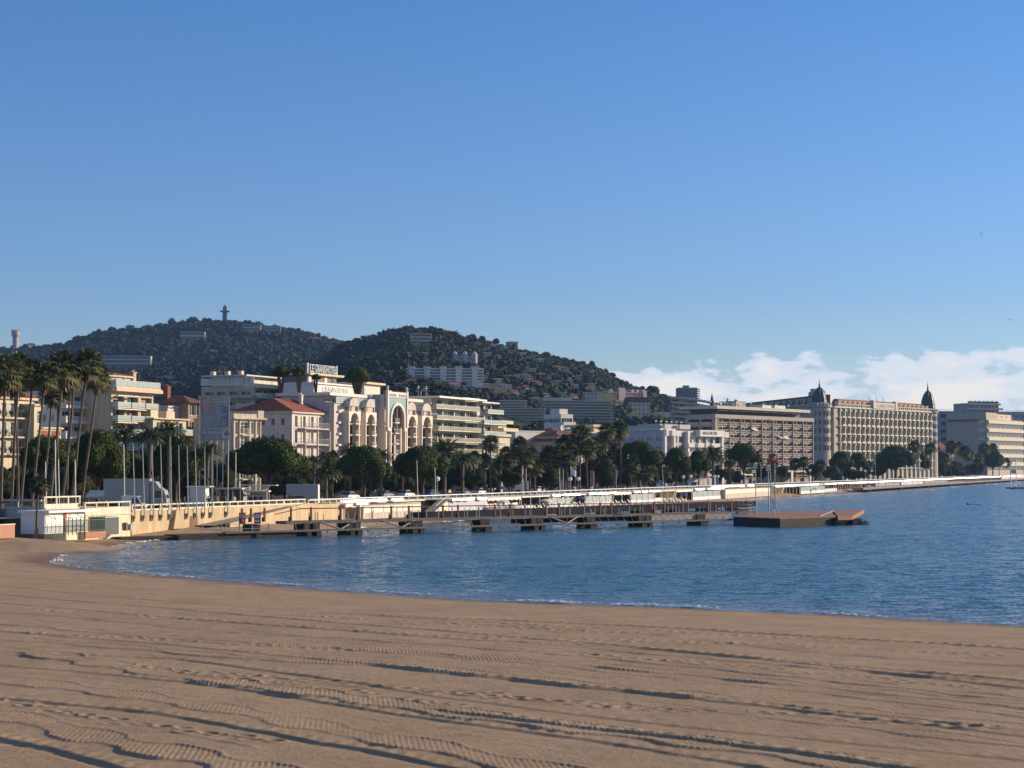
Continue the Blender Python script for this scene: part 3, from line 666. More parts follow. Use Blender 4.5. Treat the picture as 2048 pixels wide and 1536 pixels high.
# -- umbrella pines (px centre, top, width, height, coast offset)
pines = [
 (92,872,118,72,-20,'dark umbrella pine behind the tall palm trunks beside the cream building'),
 (196,862,132,104,-17,'big dark pine behind the white box truck'),
 (262,905,64,70,-22,'dark pine just left of the first flagpoles'),
 (352,868,116,92,-15,'bushy pine behind the flagpoles below the advertising banner'),
 (535,876,166,82,-14,'broad umbrella pine in front of the house with red tiled roof'),
 (728,893,110,72,-12,'umbrella pine left of the arched hotel portal'),
 (845,893,116,70,-11,'umbrella pine below the right bays of the arched hotel'),
 (1278,883,92,60,-12,'umbrella pine left of the white glass-fronted hotel corner'),
 (1352,896,62,50,-12,'umbrella pine before the white glass-fronted hotel'),
 (1397,902,52,46,-12,'small pine beside the sign of the white hotel'),
 (1487,888,74,40,-12,'lone flat-topped umbrella pine in front of the gridded concrete hotel'),
 (1683,903,52,36,-12,'umbrella pine before the left end of the domed hotel'),
 (1716,906,44,32,-14,'pine right of the one before the domed hotel corner'),
 (1790,892,88,48,-12,'widest pine in front of the domed hotel'),
 (1838,898,44,42,-15,'pine tucked behind the right end of the widest pine'),
 (1878,904,50,44,-12,'pine below the right corner of the domed hotel'),
 (1985,898,46,40,-12,'pine before the banded balcony block at far right'),
 (2030,896,42,44,-16,'pine at the right edge of the photo'),
]
for i, (px, pt, w, h, d, lab) in enumerate(pines):
    D = C(s_of(px, d), d).y
    tree('umbrella', px, pt, D, w, lab, 'umbrella pines along the promenade', hpx=h, v=i)
rounds = [(438,920,60,44,-24,'dark round tree beneath the advertising banner'),(660,905,46,70,-26,'dark tree right of the balcony house'),
 (1045,890,70,74,-16,'dark broadleaf tree behind the street lamp with an arm'),(1024,940,60,34,-8,'low clipped tree behind the beach terrace'),(1095,930,60,44,-14,'bushy dark tree amid the palms'),(1235,920,60,54,-18,'dark tree between the palm group and the pines'),
 (950,946,36,26,-8,'small clipped bush tree over the bright railing'),(1150,945,40,34,-22,'low dark tree behind the twin globe lamps'),(780,935,50,44,-22,'dark tree between the two pines before the arched hotel'),(905,915,50,60,-20,'dark tree right of the second umbrella pine'),
 (1565,930,34,26,-10,'small round tree under the awning of the concrete hotel'),(1625,925,40,30,-12,'small tree at the corner of the concrete hotel'),(1660,930,40,24,-14,'low tree under the domed hotel corner'),(1755,925,50,30,-18,'low tree beneath the widest pine'),(1905,920,50,34,-14,'tree before the little red-roofed villa'),
 (1440,935,50,24,-10,'low tree before the white hotel entrance'),(1525,935,40,22,-9,'low shrub tree under the concrete hotel'),(1952,925,40,26,-13,'low dark tree below the gabled villa'),(310,900,60,60,-20,'dark tree between the pines behind the flagpoles'),(1180,915,70,62,-18,'dark tree mass in the middle of the fan palm group'),(1215,918,60,60,-10,'dark round tree under the highest fan palms'),(1255,918,56,60,-14,'dark tree left of the pine before the white hotel'),(1300,925,50,52,-20,'dark tree tucked under the pine left of the white hotel corner'),(1085,925,60,56,-20,'dark tree behind the kinked lamp pole'),(1710,938,60,20,-9,'clipped hedge tree before the domed hotel')]
for i, (px, pt, w, h, d, lab) in enumerate(rounds):
    D = C(s_of(px, d), d).y
    tree('round', px, pt, D, w, lab, 'broadleaf trees along the promenade', hpx=h, v=i)
rng = random.Random(31); low = []
for k in range(92): low.append((4 + k * 22.3 + rng.uniform(-8, 8), rng.uniform(0, 1)))
for i, (px, q) in enumerate(low):
    d = -30.6 - rng.uniform(0, 1.8); D = C(s_of(px, d), d).y; fr_ = 292. / D
    tree('round', px, 932 - (px > 1300) * 2 + q * 16 + (1 - fr_) * 6 - 8, D, (52 + 20 * q) * max(.5, fr_), f'low dark street tree against the building fronts, {ordw(i)} from the left', 'low street trees against the building fronts', hpx=60 * max(.5, fr_), v=i, name='street_tree')
phx = [(250,842,56,-16),(300,850,52,-13),(338,836,50,-12),(415,878,52,-10),(628,905,40,-14),(652,922,52,-9),(700,882,44,-20),(762,892,44,-16),(889,870,68,-17),(925,896,52,-12),(1426,886,50,-11),(1000,905,44,-14)]
for i, (px, pt, w, d) in enumerate(phx):
    D = C(s_of(px, d), d).y
    lab = f'stout date palm with arching fronds, {ORD[i]} from the left of its kind'
    if px == 415: lab = 'date palm with arching fronds just under the advertising banner'
    if px == 889: lab = 'largest date palm, rising in front of the glass balcony block'
    if px == 1426: lab = 'date palm in front of the white hotel sign'
    tree('phoenix', px, pt, D, w, lab, 'date palms along the promenade', v=i)
fans = [(982,868,30,-13),(1040,872,34,-18),(1012,892,30,-22),(1060,890,34,-20),(1085,902,30,-15),(1120,886,36,-12),(1160,848,40,-14),(1150,872,36,-18),(1175,878,34,-10),(1190,895,36,-16),(1213,843,34,-13),(1240,838,34,-12),(1203,905,34,-12),(1222,898,34,-20),(1246,893,34,-16),(1262,910,34,-9),(1290,930,32,-7),(1105,912,32,-25),(1136,905,32,-9),(1070,918,30,-10),(1128,868,34,-22),(1172,862,32,-24),(1198,870,34,-26),(1230,866,32,-24),(1256,884,32,-22),(1276,896,30,-26),(1316,900,30,-24),(1020,902,30,-10),(1052,900,30,-8),(1098,890,30,-24),(805,905,30,-26),(742,900,30,-28),(690,912,30,-22),(968,905,28,-24),(1350,905,28,-24),(1460,905,26,-22),(1515,912,24,-24),(1545,915,24,-20),
 (1590,915,22,-14),(1607,912,20,-11),(1640,918,22,-9),(1735,920,20,-14),(1828,878,24,-12),(1842,880,22,-17),(1860,884,22,-9),(1872,890,20,-14),(1902,880,24,-11),(1916,883,22,-16),(1930,890,22,-9),(1938,898,20,-13),(1968,884,22,-12),(1985,886,22,-17),(1998,908,20,-9),(2012,915,18,-12),(1955,905,20,-10),(1890,905,20,-7),(665,900,28,-28),(948,900,26,-22),(1330,930,24,-10),(1375,935,22,-9)]
fans.sort()
near_f = [f for f in fans if f[0] < 1500]; far_f = [f for f in fans if f[0] >= 1500]
for grp, lst, where in (('fan palms in the middle of the promenade', near_f, 'in the middle stretch of the promenade'), ('fan palms before the domed hotel', far_f, 'in the far stretch by the domed hotel')):
    for i, (px, pt, w, d) in enumerate(lst):
        D = C(s_of(px, d), d).y
        lab = f'shaggy fan palm, {ordw(i)} from the left {where}'
        if px == 982: lab = 'slender lone fan palm in front of the right end of the glass balcony block'
        if px == 1213: lab = 'high fan palm before the white roof, left of its taller twin'
        if px == 1240: lab = 'tallest fan palm rising over the white glass-fronted hotel roof'
        tree('fan', px, pt, D, w * 1.1, lab, grp, v=i)
# young palm by the beach huts, growing from the sand
b = atz(76, 1052, 2.0)
tree('fan', 79, 952, 186., 34, 'short lone fan palm standing beside the white beach kiosk', zb=1.6, lean=5, v=2)
# -- woods covering the hills: one mass
def protos(kind, n, faces, size, seed):
    out = []
    for v in range(n):
        rng = random.Random(seed + v); L = (umbrella_lobes if kind == 'u' else round_lobes)(10, 6 if kind == 'u' else 9, rng, 5)
        out.append(np.concatenate([crown_np(L, faces, size, seed + v, jit=.6), core_np(L[:4], .84, 6, 5, seed)]))
    return out
def woods(name, which, px0, px1, D0, D1, cell, r, faces, size, seed, skip):
    rng = np.random.RandomState(seed); PR = protos('r', 4, faces, size, seed) + protos('u', 3, faces, size, seed + 9)
    out = []; D = D0
    while D < D1:
        wid = (px1 - px0) * D / F; n = int(wid / cell)
        pxs = px0 + (np.arange(n) + rng.rand(n)) * (px1 - px0) / n; Ds = D + rng.uniform(-cell, cell, n) * .6
        Z = hill_z(pxs, Ds, which); X = (pxs - 1024) / F * Ds
        dens = fbm(X, Ds, seed + 3, 3, .02)
        for x, d, z, p, q in zip(X, Ds, Z, pxs, dens):
            if (x + 45.5) * NX + (d - 210) * NY > -125: continue
            if q < -.5 and rng.rand() < .6: continue
            k = r * (.5 + .95 * rng.rand() ** 1.6) * (1.0 + .25 * q); pr = PR[rng.randint(len(PR))]
            if skip(p, d, z): continue
            a = rng.rand() * 6.28; c, s = math.cos(a), math.sin(a)
            M_ = np.array([[c, -s, 0], [s, c, 0], [0, 0, 1]]) * np.array([k, k, k * rng.uniform(.65, 1.0)])[:, None] / 5.0
            out.append(pr @ M_.T + np.array([x, d, z + k * .2]))
        D += cell * .9
    V = np.concatenate(out)
    return tag(link(name, np_mesh(name, V, np.arange(len(V)).reshape(-1, 4), HILLF)), 'dense dark evergreen woods covering the ' + ('far hill under the tower' if which == 'far' else 'nearer hill behind the town'), 'woods', kind='stuff')
CLEAR = []      # (px0, px1, y0, y1, D) rectangles kept open in front of hillside buildings
# ================================================================== BUILDINGS
GLASS = mat('window_glass', (.035,.045,.055), .12, .2, .5, spec=.6)
TEALG = mat('teal_glass', (.07,.16,.17), .12, .2, .5, spec=.7)
FRAMEW = mat('window_frame_paint', (.68,.66,.62), .5, .05)
CREAM = mat('cream_render', (.62,.53,.385), .85, .07, .25, kind='streak'); BEIGE = mat('beige_render', (.56,.46,.345), .85, .08, .25, kind='streak')
WHITE = mat('white_render', (.70,.67,.62), .8, .06, .25, kind='streak'); PINKW = mat('pinkish_render', (.62,.54,.50), .85, .06, .25, kind='streak')
GREYC = mat('grey_concrete', (.40,.35,.315), .88, .10, .3, kind='streak'); TAUPE = mat('taupe_concrete', (.42,.355,.315), .88, .08, .3, kind='streak')
STONE = mat('hotel_stone', (.46,.41,.34), .85, .08, .3, kind='streak'); OCHRE = mat('ochre_render', (.60,.41,.24), .85, .1, .3, kind='streak')
REDT = mat('red_roof_tiles', (.30,.095,.055), .85, .25, .8, kind='tile'); DARKT = mat('dark_roof_tiles', (.17,.07,.055), .85, .25, .8, kind='tile')
SLATE = mat('dome_slate', (.055,.085,.085), .45, .25, 1.2, .03); GREYR = mat('roof_gravel', (.30,.29,.27), .95, .1)
CANV = mat('awning_canvas', (.78,.73,.62), .8, .08); IRON = mat('dark_iron', (.06,.06,.065), .5, .1); CLEARG = mat('balustrade_glass', (.34,.42,.41), .15, .1, spec=.6)
SHUT = mat('grey_shutter', (.42,.42,.39), .7, .1, 3.); SHUTW = mat('pale_shutter', (.62,.58,.50), .7, .1, 3.); SHUTB = mat('brown_blind', (.33,.20,.15), .7, .1, 3.)
ALU = mat('aluminium', (.62,.62,.62), .35, .05, metal=.8)
WT = {}
def win_mesh(w, h, style, pane=None):
    w = round(w, 1); h = round(h, 1); key = (w, h, style, pane.name if pane else '')
    if key in WT: return WT[key]
    mb = MB(); t = .09; g = pane or GLASS
    if style.startswith('arch'):
        n = 9; r = w / 2; pts = [(0, 0), (w, 0)] + [(r + r * math.cos(math.pi * k / n), h - r + r * math.sin(math.pi * k / n)) for k in range(n + 1)]
        i = len(mb.v); mb.v += [(p[0], .05, p[1]) for p in pts]; mb.f.append(tuple(range(i, i + len(pts)))); mb.m.append(1)
        for a, b in zip(pts[1:], pts[2:] + pts[:1]):
            mb.cyl((a[0], 0.02, a[1]), (b[0], 0.02, b[1]), .06, n=4)
    else:
        mb.quad((0,.05,0),(w,.05,0),(w,.05,h),(0,.05,h),1)
        mb.box(0,t,-.02,.045,0,h); mb.box(w-t,w,-.02,.045,0,h); mb.box(t,w-t,-.02,.045,h-t,h); mb.box(t,w-t,-.02,.045,0,t)
        nm = {'fr': 1, 'shut': 1, 'shutw': 1, 'small': 0, 'wide': max(1, int(w / 1.3)), 'blind': 1}.get(style, 1)
        for k in range(nm):
            x = w * (k + 1) / (nm + 1); mb.box(x-.04, x+.04, -.015, .04, t, h - t)
        if style in ('fr', 'shut', 'shutw'): mb.box(t, w-t, -.012, .038, h*.72, h*.72+.07)
        if style in ('shut', 'shutw'):
            for x0 in (-.52 * w, w + .02 * w): mb.box(x0, x0 + .5 * w, -.36, -.30, .02, h - .02, 2)
        if style == 'blind': mb.box(t, w - t, -.06, -.02, h * .35, h - t, 2)
        if style == 'wide':    # curtains behind part of the glazing read as pale panels
            mb.box(w * .06, w * .2, .052, .06, t, h - t, 2)
    WT[key] = mb.mesh('window', [FRAMEW, g, SHUTB if style == 'blind' else (SHUT if style == 'shut' else SHUTW)]); return WT[key]
def balc_mesh(L, proj, style, h=1.0):
    mb = MB(); mb.box(0, L, -proj, 0, -.22, 0)
    if style == 'solid':
        mb.box(0, L, -proj, -proj + .12, 0, h); mb.box(0, .12, -proj + .12, 0, 0, h); mb.box(L - .12, L, -proj + .12, 0, 0, h)
    elif style == 'glass':
        mb.box(.03, L - .03, -proj + .02, -proj + .06, .05, h - .05, 1); mb.box(0, L, -proj, -proj + .08, h - .05, h, 2); mb.box(.02, .06, -proj + .08, 0, .05, h, 1); mb.box(L - .06, L - .02, -proj + .08, 0, .05, h, 1)
        n = max(1, int(L / 1.6))
        for k in range(n + 1): x = .03 + (L - .1) * k / n; mb.box(x, x + .05, -proj - .01, -proj + .02, 0, h, 2)
    else:
        mb.box(0, L, -proj, -proj + .05, h - .05, h, 2); n = max(2, int(L / (.30 if L < 14 else .5)))
        for k in range(n + 1): x = (L - .04) * k / n; mb.box(x, x + .04, -proj + .01, -proj + .04, 0, h - .05, 2)
        mb.box(0, .05, -proj + .05, 0, h - .05, h, 2); mb.box(L - .05, L, -proj + .05, 0, h - .05, h, 2)
    return mb
class Bld:
    def __init__(s, name, label, px0, px1, ptop, d=None, Y=None, az=21.75, pxl=None, W=12., zb=PROM, cat='building', wall=CREAM, group=None, H=None):
        if Y is None: Y = C(s_of(px0, d), d).y
        k0, k1 = (px0 - 1024) / F, (px1 - 1024) / F; a = R(az); s.az = a
        s.Y = Y; s.Ox = k0 * Y; s.L = (k1 - k0) * Y / (math.sin(a) - k1 * math.cos(a))
        s.zb = zb; s.H = H if H else at(px0, ptop, Y).z - zb
        if pxl is not None:
            kl = (pxl - 1024) / F; W = (k0 - kl) * Y / (math.cos(a) + kl * math.sin(a))
        s.W = W; s.wall = wall; s.nw = 0; s.fc = []
        s.root = tag(empty(name, (s.Ox, Y, zb), math.pi / 2 - a), label, cat, group); s.mb = MB(); s.kids = 0
        PRINTB.append((name, px0, round(s.L, 1), round(s.W, 1), round(s.H, 1), round(Y)))
    def sx(s, px):     # local s of a photo column on the facade plane
        k = (px - 1024) / F; return (k * s.Y - s.Ox) / (math.sin(s.az) - k * math.cos(s.az))
    def lz(s, px, py, x=None):     # local height of a pixel lying on the facade plane
        x = s.sx(px) if x is None else x; D = s.Y + x * math.cos(s.az); return at(px, py, D).z - s.zb
    def fpanel(s, x0, x1, z0, z1, ops, y=0., rev=.28, m=0, side=None, mb=None):
        """wall panel with real openings. side None: facade at y; 'l': left end wall at x=y (local), spans x0..x1 along depth"""
        mb = mb or s.mb
        f = (lambda a, t, z: (a, y + t, z)) if side is None else (lambda a, t, z: (y + t, a, z))
        xs = sorted({x0, x1} | {v for o in ops for v in o[:2]}); zs = sorted({z0, z1} | {v for o in ops for v in o[2:4]})
        fl = side is not None
        def q(a, b, c, d): mb.quad(*( (d, c, b, a) if fl else (a, b, c, d)), m)
        for i in range(len(xs) - 1):
            cx = (xs[i] + xs[i+1]) / 2; run = None
            for j in range(len(zs) - 1):
                cz = (zs[j] + zs[j+1]) / 2; hole = any(o[0] < cx < o[1] and o[2] < cz < o[3] for o in ops)
                if not hole and run is None: run = zs[j]
                if (hole or j == len(zs) - 2) and run is not None:
                    e = zs[j] if hole else zs[j+1]; q(f(xs[i],0,run), f(xs[i+1],0,run), f(xs[i+1],0,e), f(xs[i],0,e)); run = None
        for a, b, c, d in (o[:4] for o in ops):
            q(f(a,0,c), f(a,0,d), f(a,rev,d), f(a,rev,c)); q(f(b,0,d), f(b,0,c), f(b,rev,c), f(b,rev,d))
            q(f(a,0,d), f(b,0,d), f(b,rev,d), f(a,rev,d)); q(f(b,0,c), f(a,0,c), f(a,rev,c), f(b,rev,c))
    def window(s, a, c, w, h, style='fr', y=0., rev=.28, side=None, pane=None):
        if s.nw >= 100:
            return
        s.nw += 1; me = win_mesh(w, h, style, pane)
        sc_ = (w / max(.1, round(w, 1)), 1, h / max(.1, round(h, 1)))
        o = link('window', me, s.root, (a, y + rev - .06, c) if side is None else (y + rev - .06, a + w, c), 0 if side is None else -math.pi / 2); o.scale = sc_
    def shell(s, front=(), left=(), rev=.28, y=0., x0=0., x1=None, z0=0., z1=None, W=None, top=True):
        x1 = s.L if x1 is None else x1; z1 = s.H if z1 is None else z1; W = s.W if W is None else W
        s.fpanel(x0, x1, z0, z1, list(front), y, rev); s.fpanel(y, y + W, z0, z1, list(left), x0, rev, side='l')
        mb = s.mb; Wy = y + W
        mb.quad((x1,y,z0),(x1,Wy,z0),(x1,Wy,z1),(x1,y,z1)); mb.quad((x1,Wy,z0),(x0,Wy,z0),(x0,Wy,z1),(x1,Wy,z1))
        if top: mb.quad((x0,y,z1),(x1,y,z1),(x1,Wy,z1),(x0,Wy,z1))
    def part(s, name, mb, mats, loc=None, rz=0, parent=None, smooth=False):
        return mb.build(name, mats, parent or s.root, loc, rz, smooth)
    def done(s): s.mb.build('wall', s.wall, s.root)
    def band(s, z, h=.25, p=.2, x0=0, x1=None, m=None, name='cornice', W=None):
        x1 = s.L if x1 is None else x1; W = s.W if W is None else W
        mb = MB(); mb.box(x0 - p, x1 + p, -p, W + p, z, z + h); return s.part(name, mb, m or s.wall)
    def balcony(s, x, z, L, proj=1.1, style='glass', mats=None, h=1.0, side=None):
        mb = balc_mesh(L, proj, style, h)
        return s.part('balcony', mb, mats or [s.wall, CLEARG, FRAMEW], (x, -.003, z) if side is None else (-.003, x + L, z), 0 if side is None else -math.pi / 2)
def simple(b, floors, fh, g0=0., nb=4, win=(1.2, 1.7), style='shut', lb=0, lwin=None, balc=None, rev=.28, marg=.6, sill=.9, lstyle=None, ground=None, topskip=0.0, pane=None):
    """regular grid of windows; floors counted downward from the top"""
    ops = []; lo = []; W_ = []
    for f in range(floors):
        z = b.H - topskip - (f + 1) * fh + sill
        if z < g0 + .2: break
        pit = (b.L - 2 * marg) / nb
        for i in range(nb):
            a = marg + pit * (i + .5) - win[0] / 2; ops.append((a, a + win[0], z, z + win[1])); b.window(a, z, *win, style, 0, rev, pane=pane)
        if lb:
            lw = lwin or win; pit = (b.W - 1.2) / lb
            for i in range(lb):
                a = .6 + pit * (i + .5) - lw[0] / 2; lo.append((a, a + lw[0], z, z + lw[1])); b.window(a, z, *lw, lstyle or style, 0, rev, side='l', pane=pane)
        if balc:
            st, pr, x0, x1, zo = balc; b.balcony(x0 * b.L, z - sill + zo, (x1 - x0) * b.L, pr, st)
    b.shell(ops, lo, rev)
def antenna(b, x, y, z, h=2.4):
    mb = MB(); mb.cyl((0,0,0),(0,0,h),.05,n=5); mb.box(-.6,.6,-.03,.03,h*.8,h*.8+.05); mb.box(-.4,.4,-.03,.03,h*.95,h*.95+.05); b.part('aerial', mb, ALU, (x, y, z))
def chimney(b, x, y, z, w=.8, h=1.6, m=None):
    mb = MB(); mb.box(-w/2,w/2,-w/2,w/2,0,h); mb.box(-w/2-.12,w/2+.12,-w/2-.12,w/2+.12,h,h+.15); mb.cyl((-w/4,0,h+.15),(-w/4,0,h+.5),.13,n=6); mb.cyl((w/4,0,h+.15),(w/4,0,h+.5),.13,n=6); b.part('chimney', mb, m or b.wall, (x, y, z))
def dish(b, x, y, z, r=.6, rz=.6):
    mb = MB(); mb.cyl((0,0,0),(0,0,r),.05,n=5); n = 10; i = len(mb.v)
    for k in range(n): t = 6.283*k/n; mb.v.append((r*math.cos(t), -.25*r, r*1.4+r*math.sin(t)))
    mb.v.append((0, .12*r, r*1.4))
    for k in range(n): mb.f.append((i+k, i+(k+1) % n, i+n)); mb.m.append(0)
    b.part('satellite_dish', mb, WHITE, (x, y, z), rz)
def text_mesh(txt, size, ext=.05, m=None, name='lettering'):
    cu = bpy.data.curves.new(name, 'FONT'); cu.body = txt; cu.size = size; cu.extrude = ext; o = bpy.data.objects.new(name, cu); COL.objects.link(o)
    dg = bpy.context.evaluated_depsgraph_get(); me = bpy.data.meshes.new_from_object(o.evaluated_get(dg)); bpy.data.objects.remove(o); bpy.data.curves.remove(cu)
    me.name = name; me.materials.clear(); me.materials.append(m or FRAMEW); return me
def lettering(root, txt, x, y, z, w, h, m, ext=.05):
    me = text_mesh(txt, 1, ext, m); co = np.empty(len(me.vertices) * 3, np.float32); me.vertices.foreach_get('co', co); co = co.reshape(-1, 3)
    o = link('lettering', me, root, (x, y, z)); sx = w / np.ptp(co[:, 0]); sy = h / np.ptp(co[:, 1]); o.location = (x - co[:, 0].min() * sx, y, z - co[:, 1].min() * sy)
    o.rotation_euler = (math.pi / 2, 0, 0); o.scale = (sx, sy, 1); return o
PRINTB = []
# 1 -- cream building with red tiled hip roof at the left edge
b = Bld('apartment_house', 'cream building with grey shutters and red tiled roof at the left edge', -95, 66, 792, d=-42, W=14, wall=CREAM)
zt = b.H; ops = []
pf = b.Y / F; fz = [zt - 36 * pf, zt - 76 * pf, zt - 112 * pf]
n = 9
for f, z in enumerate(fz):
    for i in range(n):
        a = b.L * (i + .5) / n - .5; h = 1.95 if f < 2 else 1.7; ops.append((a, a + 1.0, z, z + h)); b.window(a, z, 1.0, h, 'shut')
    b.balcony(.2, z - .15, b.L - .4, 1.0, 'iron', [CREAM, CLEARG, IRON])
    for k in range(6):
        mbp = MB(); x = b.L * (.5 + .08 * k); mbp.lathe((0,0,0), [(.14,0),(.2,.35),(.26,.4),(.4,.7),(.25,1.0),(.02,1.15)], 7); 
        if k % 2 == f % 2: b.part('flower_pot', mbp, OAK, (x, -.8, z - .15))
for i in range(n): a = b.L * (i + .5) / n - 1; ops.append((a, a + 2, .3, 3.0)); b.window(a, .3, 2, 2.7, 'wide')
b.shell(ops); b.band(zt, .35, .5); b.band(zt - .6, .2, .2); b.band(zt - 45 * pf, .3, .25); b.band(zt - 84 * pf, .3, .25)
for i in range(5):
    x = b.L * (i * 2 + 1) / n; mb = MB(); mb.box(x - .2, x + .2, -.16, -.004, 4.2, zt - .61); b.part('pilaster', mb, CREAM)
mb = MB(); mb.hip(-.8, b.L + .8, -.8, b.W + .8, zt + .452, 3.2); b.part('roof', mb, REDT)
mb = MB(); mb.box(0, b.L, -1.8, 0, 3.3, 3.6); mb.box(0, b.L, -1.8, -1.7, 2.9, 3.3); b.part('awning', mb, mat('blue_awning', (.05,.09,.20), .8))
b.done()
b = Bld('annex_building', 'low cream annex with parapet right of the cream red-roofed building', 68, 122, 815, d=-40, W=10, wall=CREAM)
b.H = b.lz(70, 812); b.shell([(.7, 1.7, z, z + 1.9) for z in (b.H - 2.6, b.H - 5.4)], x1=b.sx(82))
for z in (b.H - 2.6, b.H - 5.4): b.window(.7, z, 1.0, 1.9, 'fr')
x2 = b.sx(82); h2 = b.lz(100, 858); h3 = b.lz(100, 872)
pw = (b.L - x2) / 2
b.shell([(x2 + i * pw + .4, x2 + i * pw + pw - .4, h2 - 3.0, h2 - 1.3) for i in range(2)], x0=x2 + .002, z1=h2)
for i in range(2): b.window(x2 + i * pw + .4, h2 - 3.0, pw - .8, 1.7, 'wide'); mb = MB(); mb.box(x2 + i * pw + .2, x2 + i * pw + pw - .2, -.1, -.003, h2 - .95, h2 - .25); b.part('parapet_panel', mb, REDT)
mb = MB(); mb.box(-.3, x2 + .3, -.3, 10.3, b.H, b.H + .3); b.part('cornice', mb, CREAM)
mb = MB(); mb.box(x2, b.L + .3, -.3, 10.3, h2 + .002, h2 + .25); b.part('cornice', mb, CREAM); b.done()
# 2 -- white modern flats behind the palms
b = Bld('white_apartment_block', 'white modern flats with wide balconies behind the tall palms', 118, 222, 786, d=-52, az=21.75, pxl=58, wall=WHITE)
simple(b, 6, 2.45, 0, 4, (2.9, 1.7), 'wide', lb=3, lwin=(.7, 1.2), lstyle='fr', sill=.35, balc=('glass', 1.3, 0, 1, .2))
b.band(b.H, .4, .3)
for f in range(4): mb = MB(); z = b.H - 2.45 * (f + 1) + .16; mb.box(-.1, b.L + .2, -1.45, -1.302, z - .1, z + .35); b.part('slab_edge', mb, WHITE)
mb = MB(); mb.box(2, b.L - 4, 2, b.W - 1, b.H + .402, b.H + 2.0); mb.box(1.4, b.L - 3.4, 1.4, b.W - .4, b.H + 2.0, b.H + 2.3); b.part('penthouse', mb, WHITE); chimney(b, b.L * .6, 3, b.H + 2.3)
b.done()
b = Bld('gabled_house', 'pale grey wall with sloping top behind the palm trunks', 72, 116, 800, d=-62, W=9, wall=PINKW); simple(b, 3, 4, 0, 2, (1.2, 1.8), 'fr'); mb = MB(); mb.hip(-.4, b.L + .4, -.4, 9.4, b.H + .002, 3.0, ins=1.5); b.part('roof', mb, SLATE); b.done()
# 3 -- beige balcony flats with penthouse
b = Bld('beige_apartment_block', 'beige flats with curved balconies and a red-roofed penthouse left of the banner', 222, 306, 782, d=-46, pxl=212, wall=BEIGE)
nf = 7; fh = 27 * b.Y / F; ops = []; b.W = 9
for f in range(nf):
    z = b.H - .5 - (f + 1) * fh + .3
    if z < 0: break
    for i in range(3):
        a = b.L * (i + .5) / 3 - 1.6; ops.append((a, a + 3.2, z, z + 1.6)); b.window(a, z, 3.2, 1.6, 'wide' if (i + f) % 2 else 'blind', rev=.9)
        b.balcony(b.L * i / 3 + .15, z - .1, b.L / 3 - .3, 1.2, 'glass', [BEIGE, CLEARG, FRAMEW], .75)
    mb = MB(); z2 = z + 1.75; mb.box(-.2, b.L * (.45 + .2 * (f % 2)), -1.5, -.9, z2 - .15, z2); b.part('awning', mb, CANV)
b.shell(ops, rev=.9); mb = MB(); mb.box(-.5, b.L + .8, -1.4, b.W, b.H, b.H + .55); mb.box(-.3, b.L + .6, -1.2, b.W - .2, b.H + .55, b.H + .8); b.part('cornice', mb, mat('orange_beige', (.66,.47,.32), .8))
b.balcony(-.3, b.H + .83, b.L + .8, 1.1, 'glass', [BEIGE, CLEARG, FRAMEW])
mb = MB(); x1 = b.sx(272); zt = b.lz(222, 752, 0); mb.box(-.5, x1, 1.2, b.W - 1, b.H + .802, zt); b.part('penthouse', mb, BEIGE)
for i in range(3): o = link('window', win_mesh(1.7, 1.4, 'blind'), b.root, (x1 * (i + .5) / 3 - .85, 1.1, b.H + .85))
mb = MB(); mb.box(-1, x1 + 1.6, .2, b.W - .2, zt - .75, zt - .5); mb.box(-1, x1 + .6, .6, b.W - .2, zt, zt + .3); b.part('eave', mb, CREAM)
mb = MB(); mb.hip(-1.1, x1 + .7, .5, b.W - .1, zt + .302, .9); b.part('roof', mb, REDT); chimney(b, x1 + 1.3, 1.6, b.H + .8, .8, 2.6); antenna(b, 1, 4, zt + 1, 1.5); b.done()
# 4 -- low buildings between the beige flats and the banner
b = Bld('terraced_house', 'low cream house with flat roof terrace left of the advertising banner', 306, 372, 838, d=-44, pxl=300, wall=CREAM)
b.W = 9; simple(b, 4, 2.5, 0, 3, (2.0, 1.5), 'wide', sill=.5); b.band(b.H, .25, .5); mb = MB(); mb.box(b.L * .08, b.L * .3, 1, 4, b.H + .302, b.H + 1.6); mb.box(b.L * .55, b.L * .8, 1, 4, b.H + .302, b.H + 1.5); b.part('roof_hut', mb, CREAM); b.balcony(0, b.H - 2.4, b.L, 1.4, 'glass', None, .8); b.done()
b = Bld('grey_house', 'plain pale house between the beige flats and the banner', 335, 376, 815, d=-60, pxl=318, wall=PINKW); simple(b, 5, 2.8, 0, 2, (1.1, 1.4), 'fr', lb=1); b.band(b.H, .35, .3); b.done()
b = Bld('dark_roof_house', 'brownish house with dark tiled roof and open top floor left of the banner', 376, 412, 806, d=-58, pxl=300, wall=mat('brown_render', (.30,.22,.17), .9, .1))
simple(b, 4, 3.2, 0, 3, (1.6, 2.0), 'wide', lb=2, lwin=(1.1, 1.3), lstyle='fr'); mb = MB(); mb.hip(-.8, b.L + .8, -.8, b.W + .8, b.H + .002, 1.6); b.part('roof', mb, DARKT); chimney(b, 2, 6, b.H + .8, 1.0, 2.4, REDT); b.done()
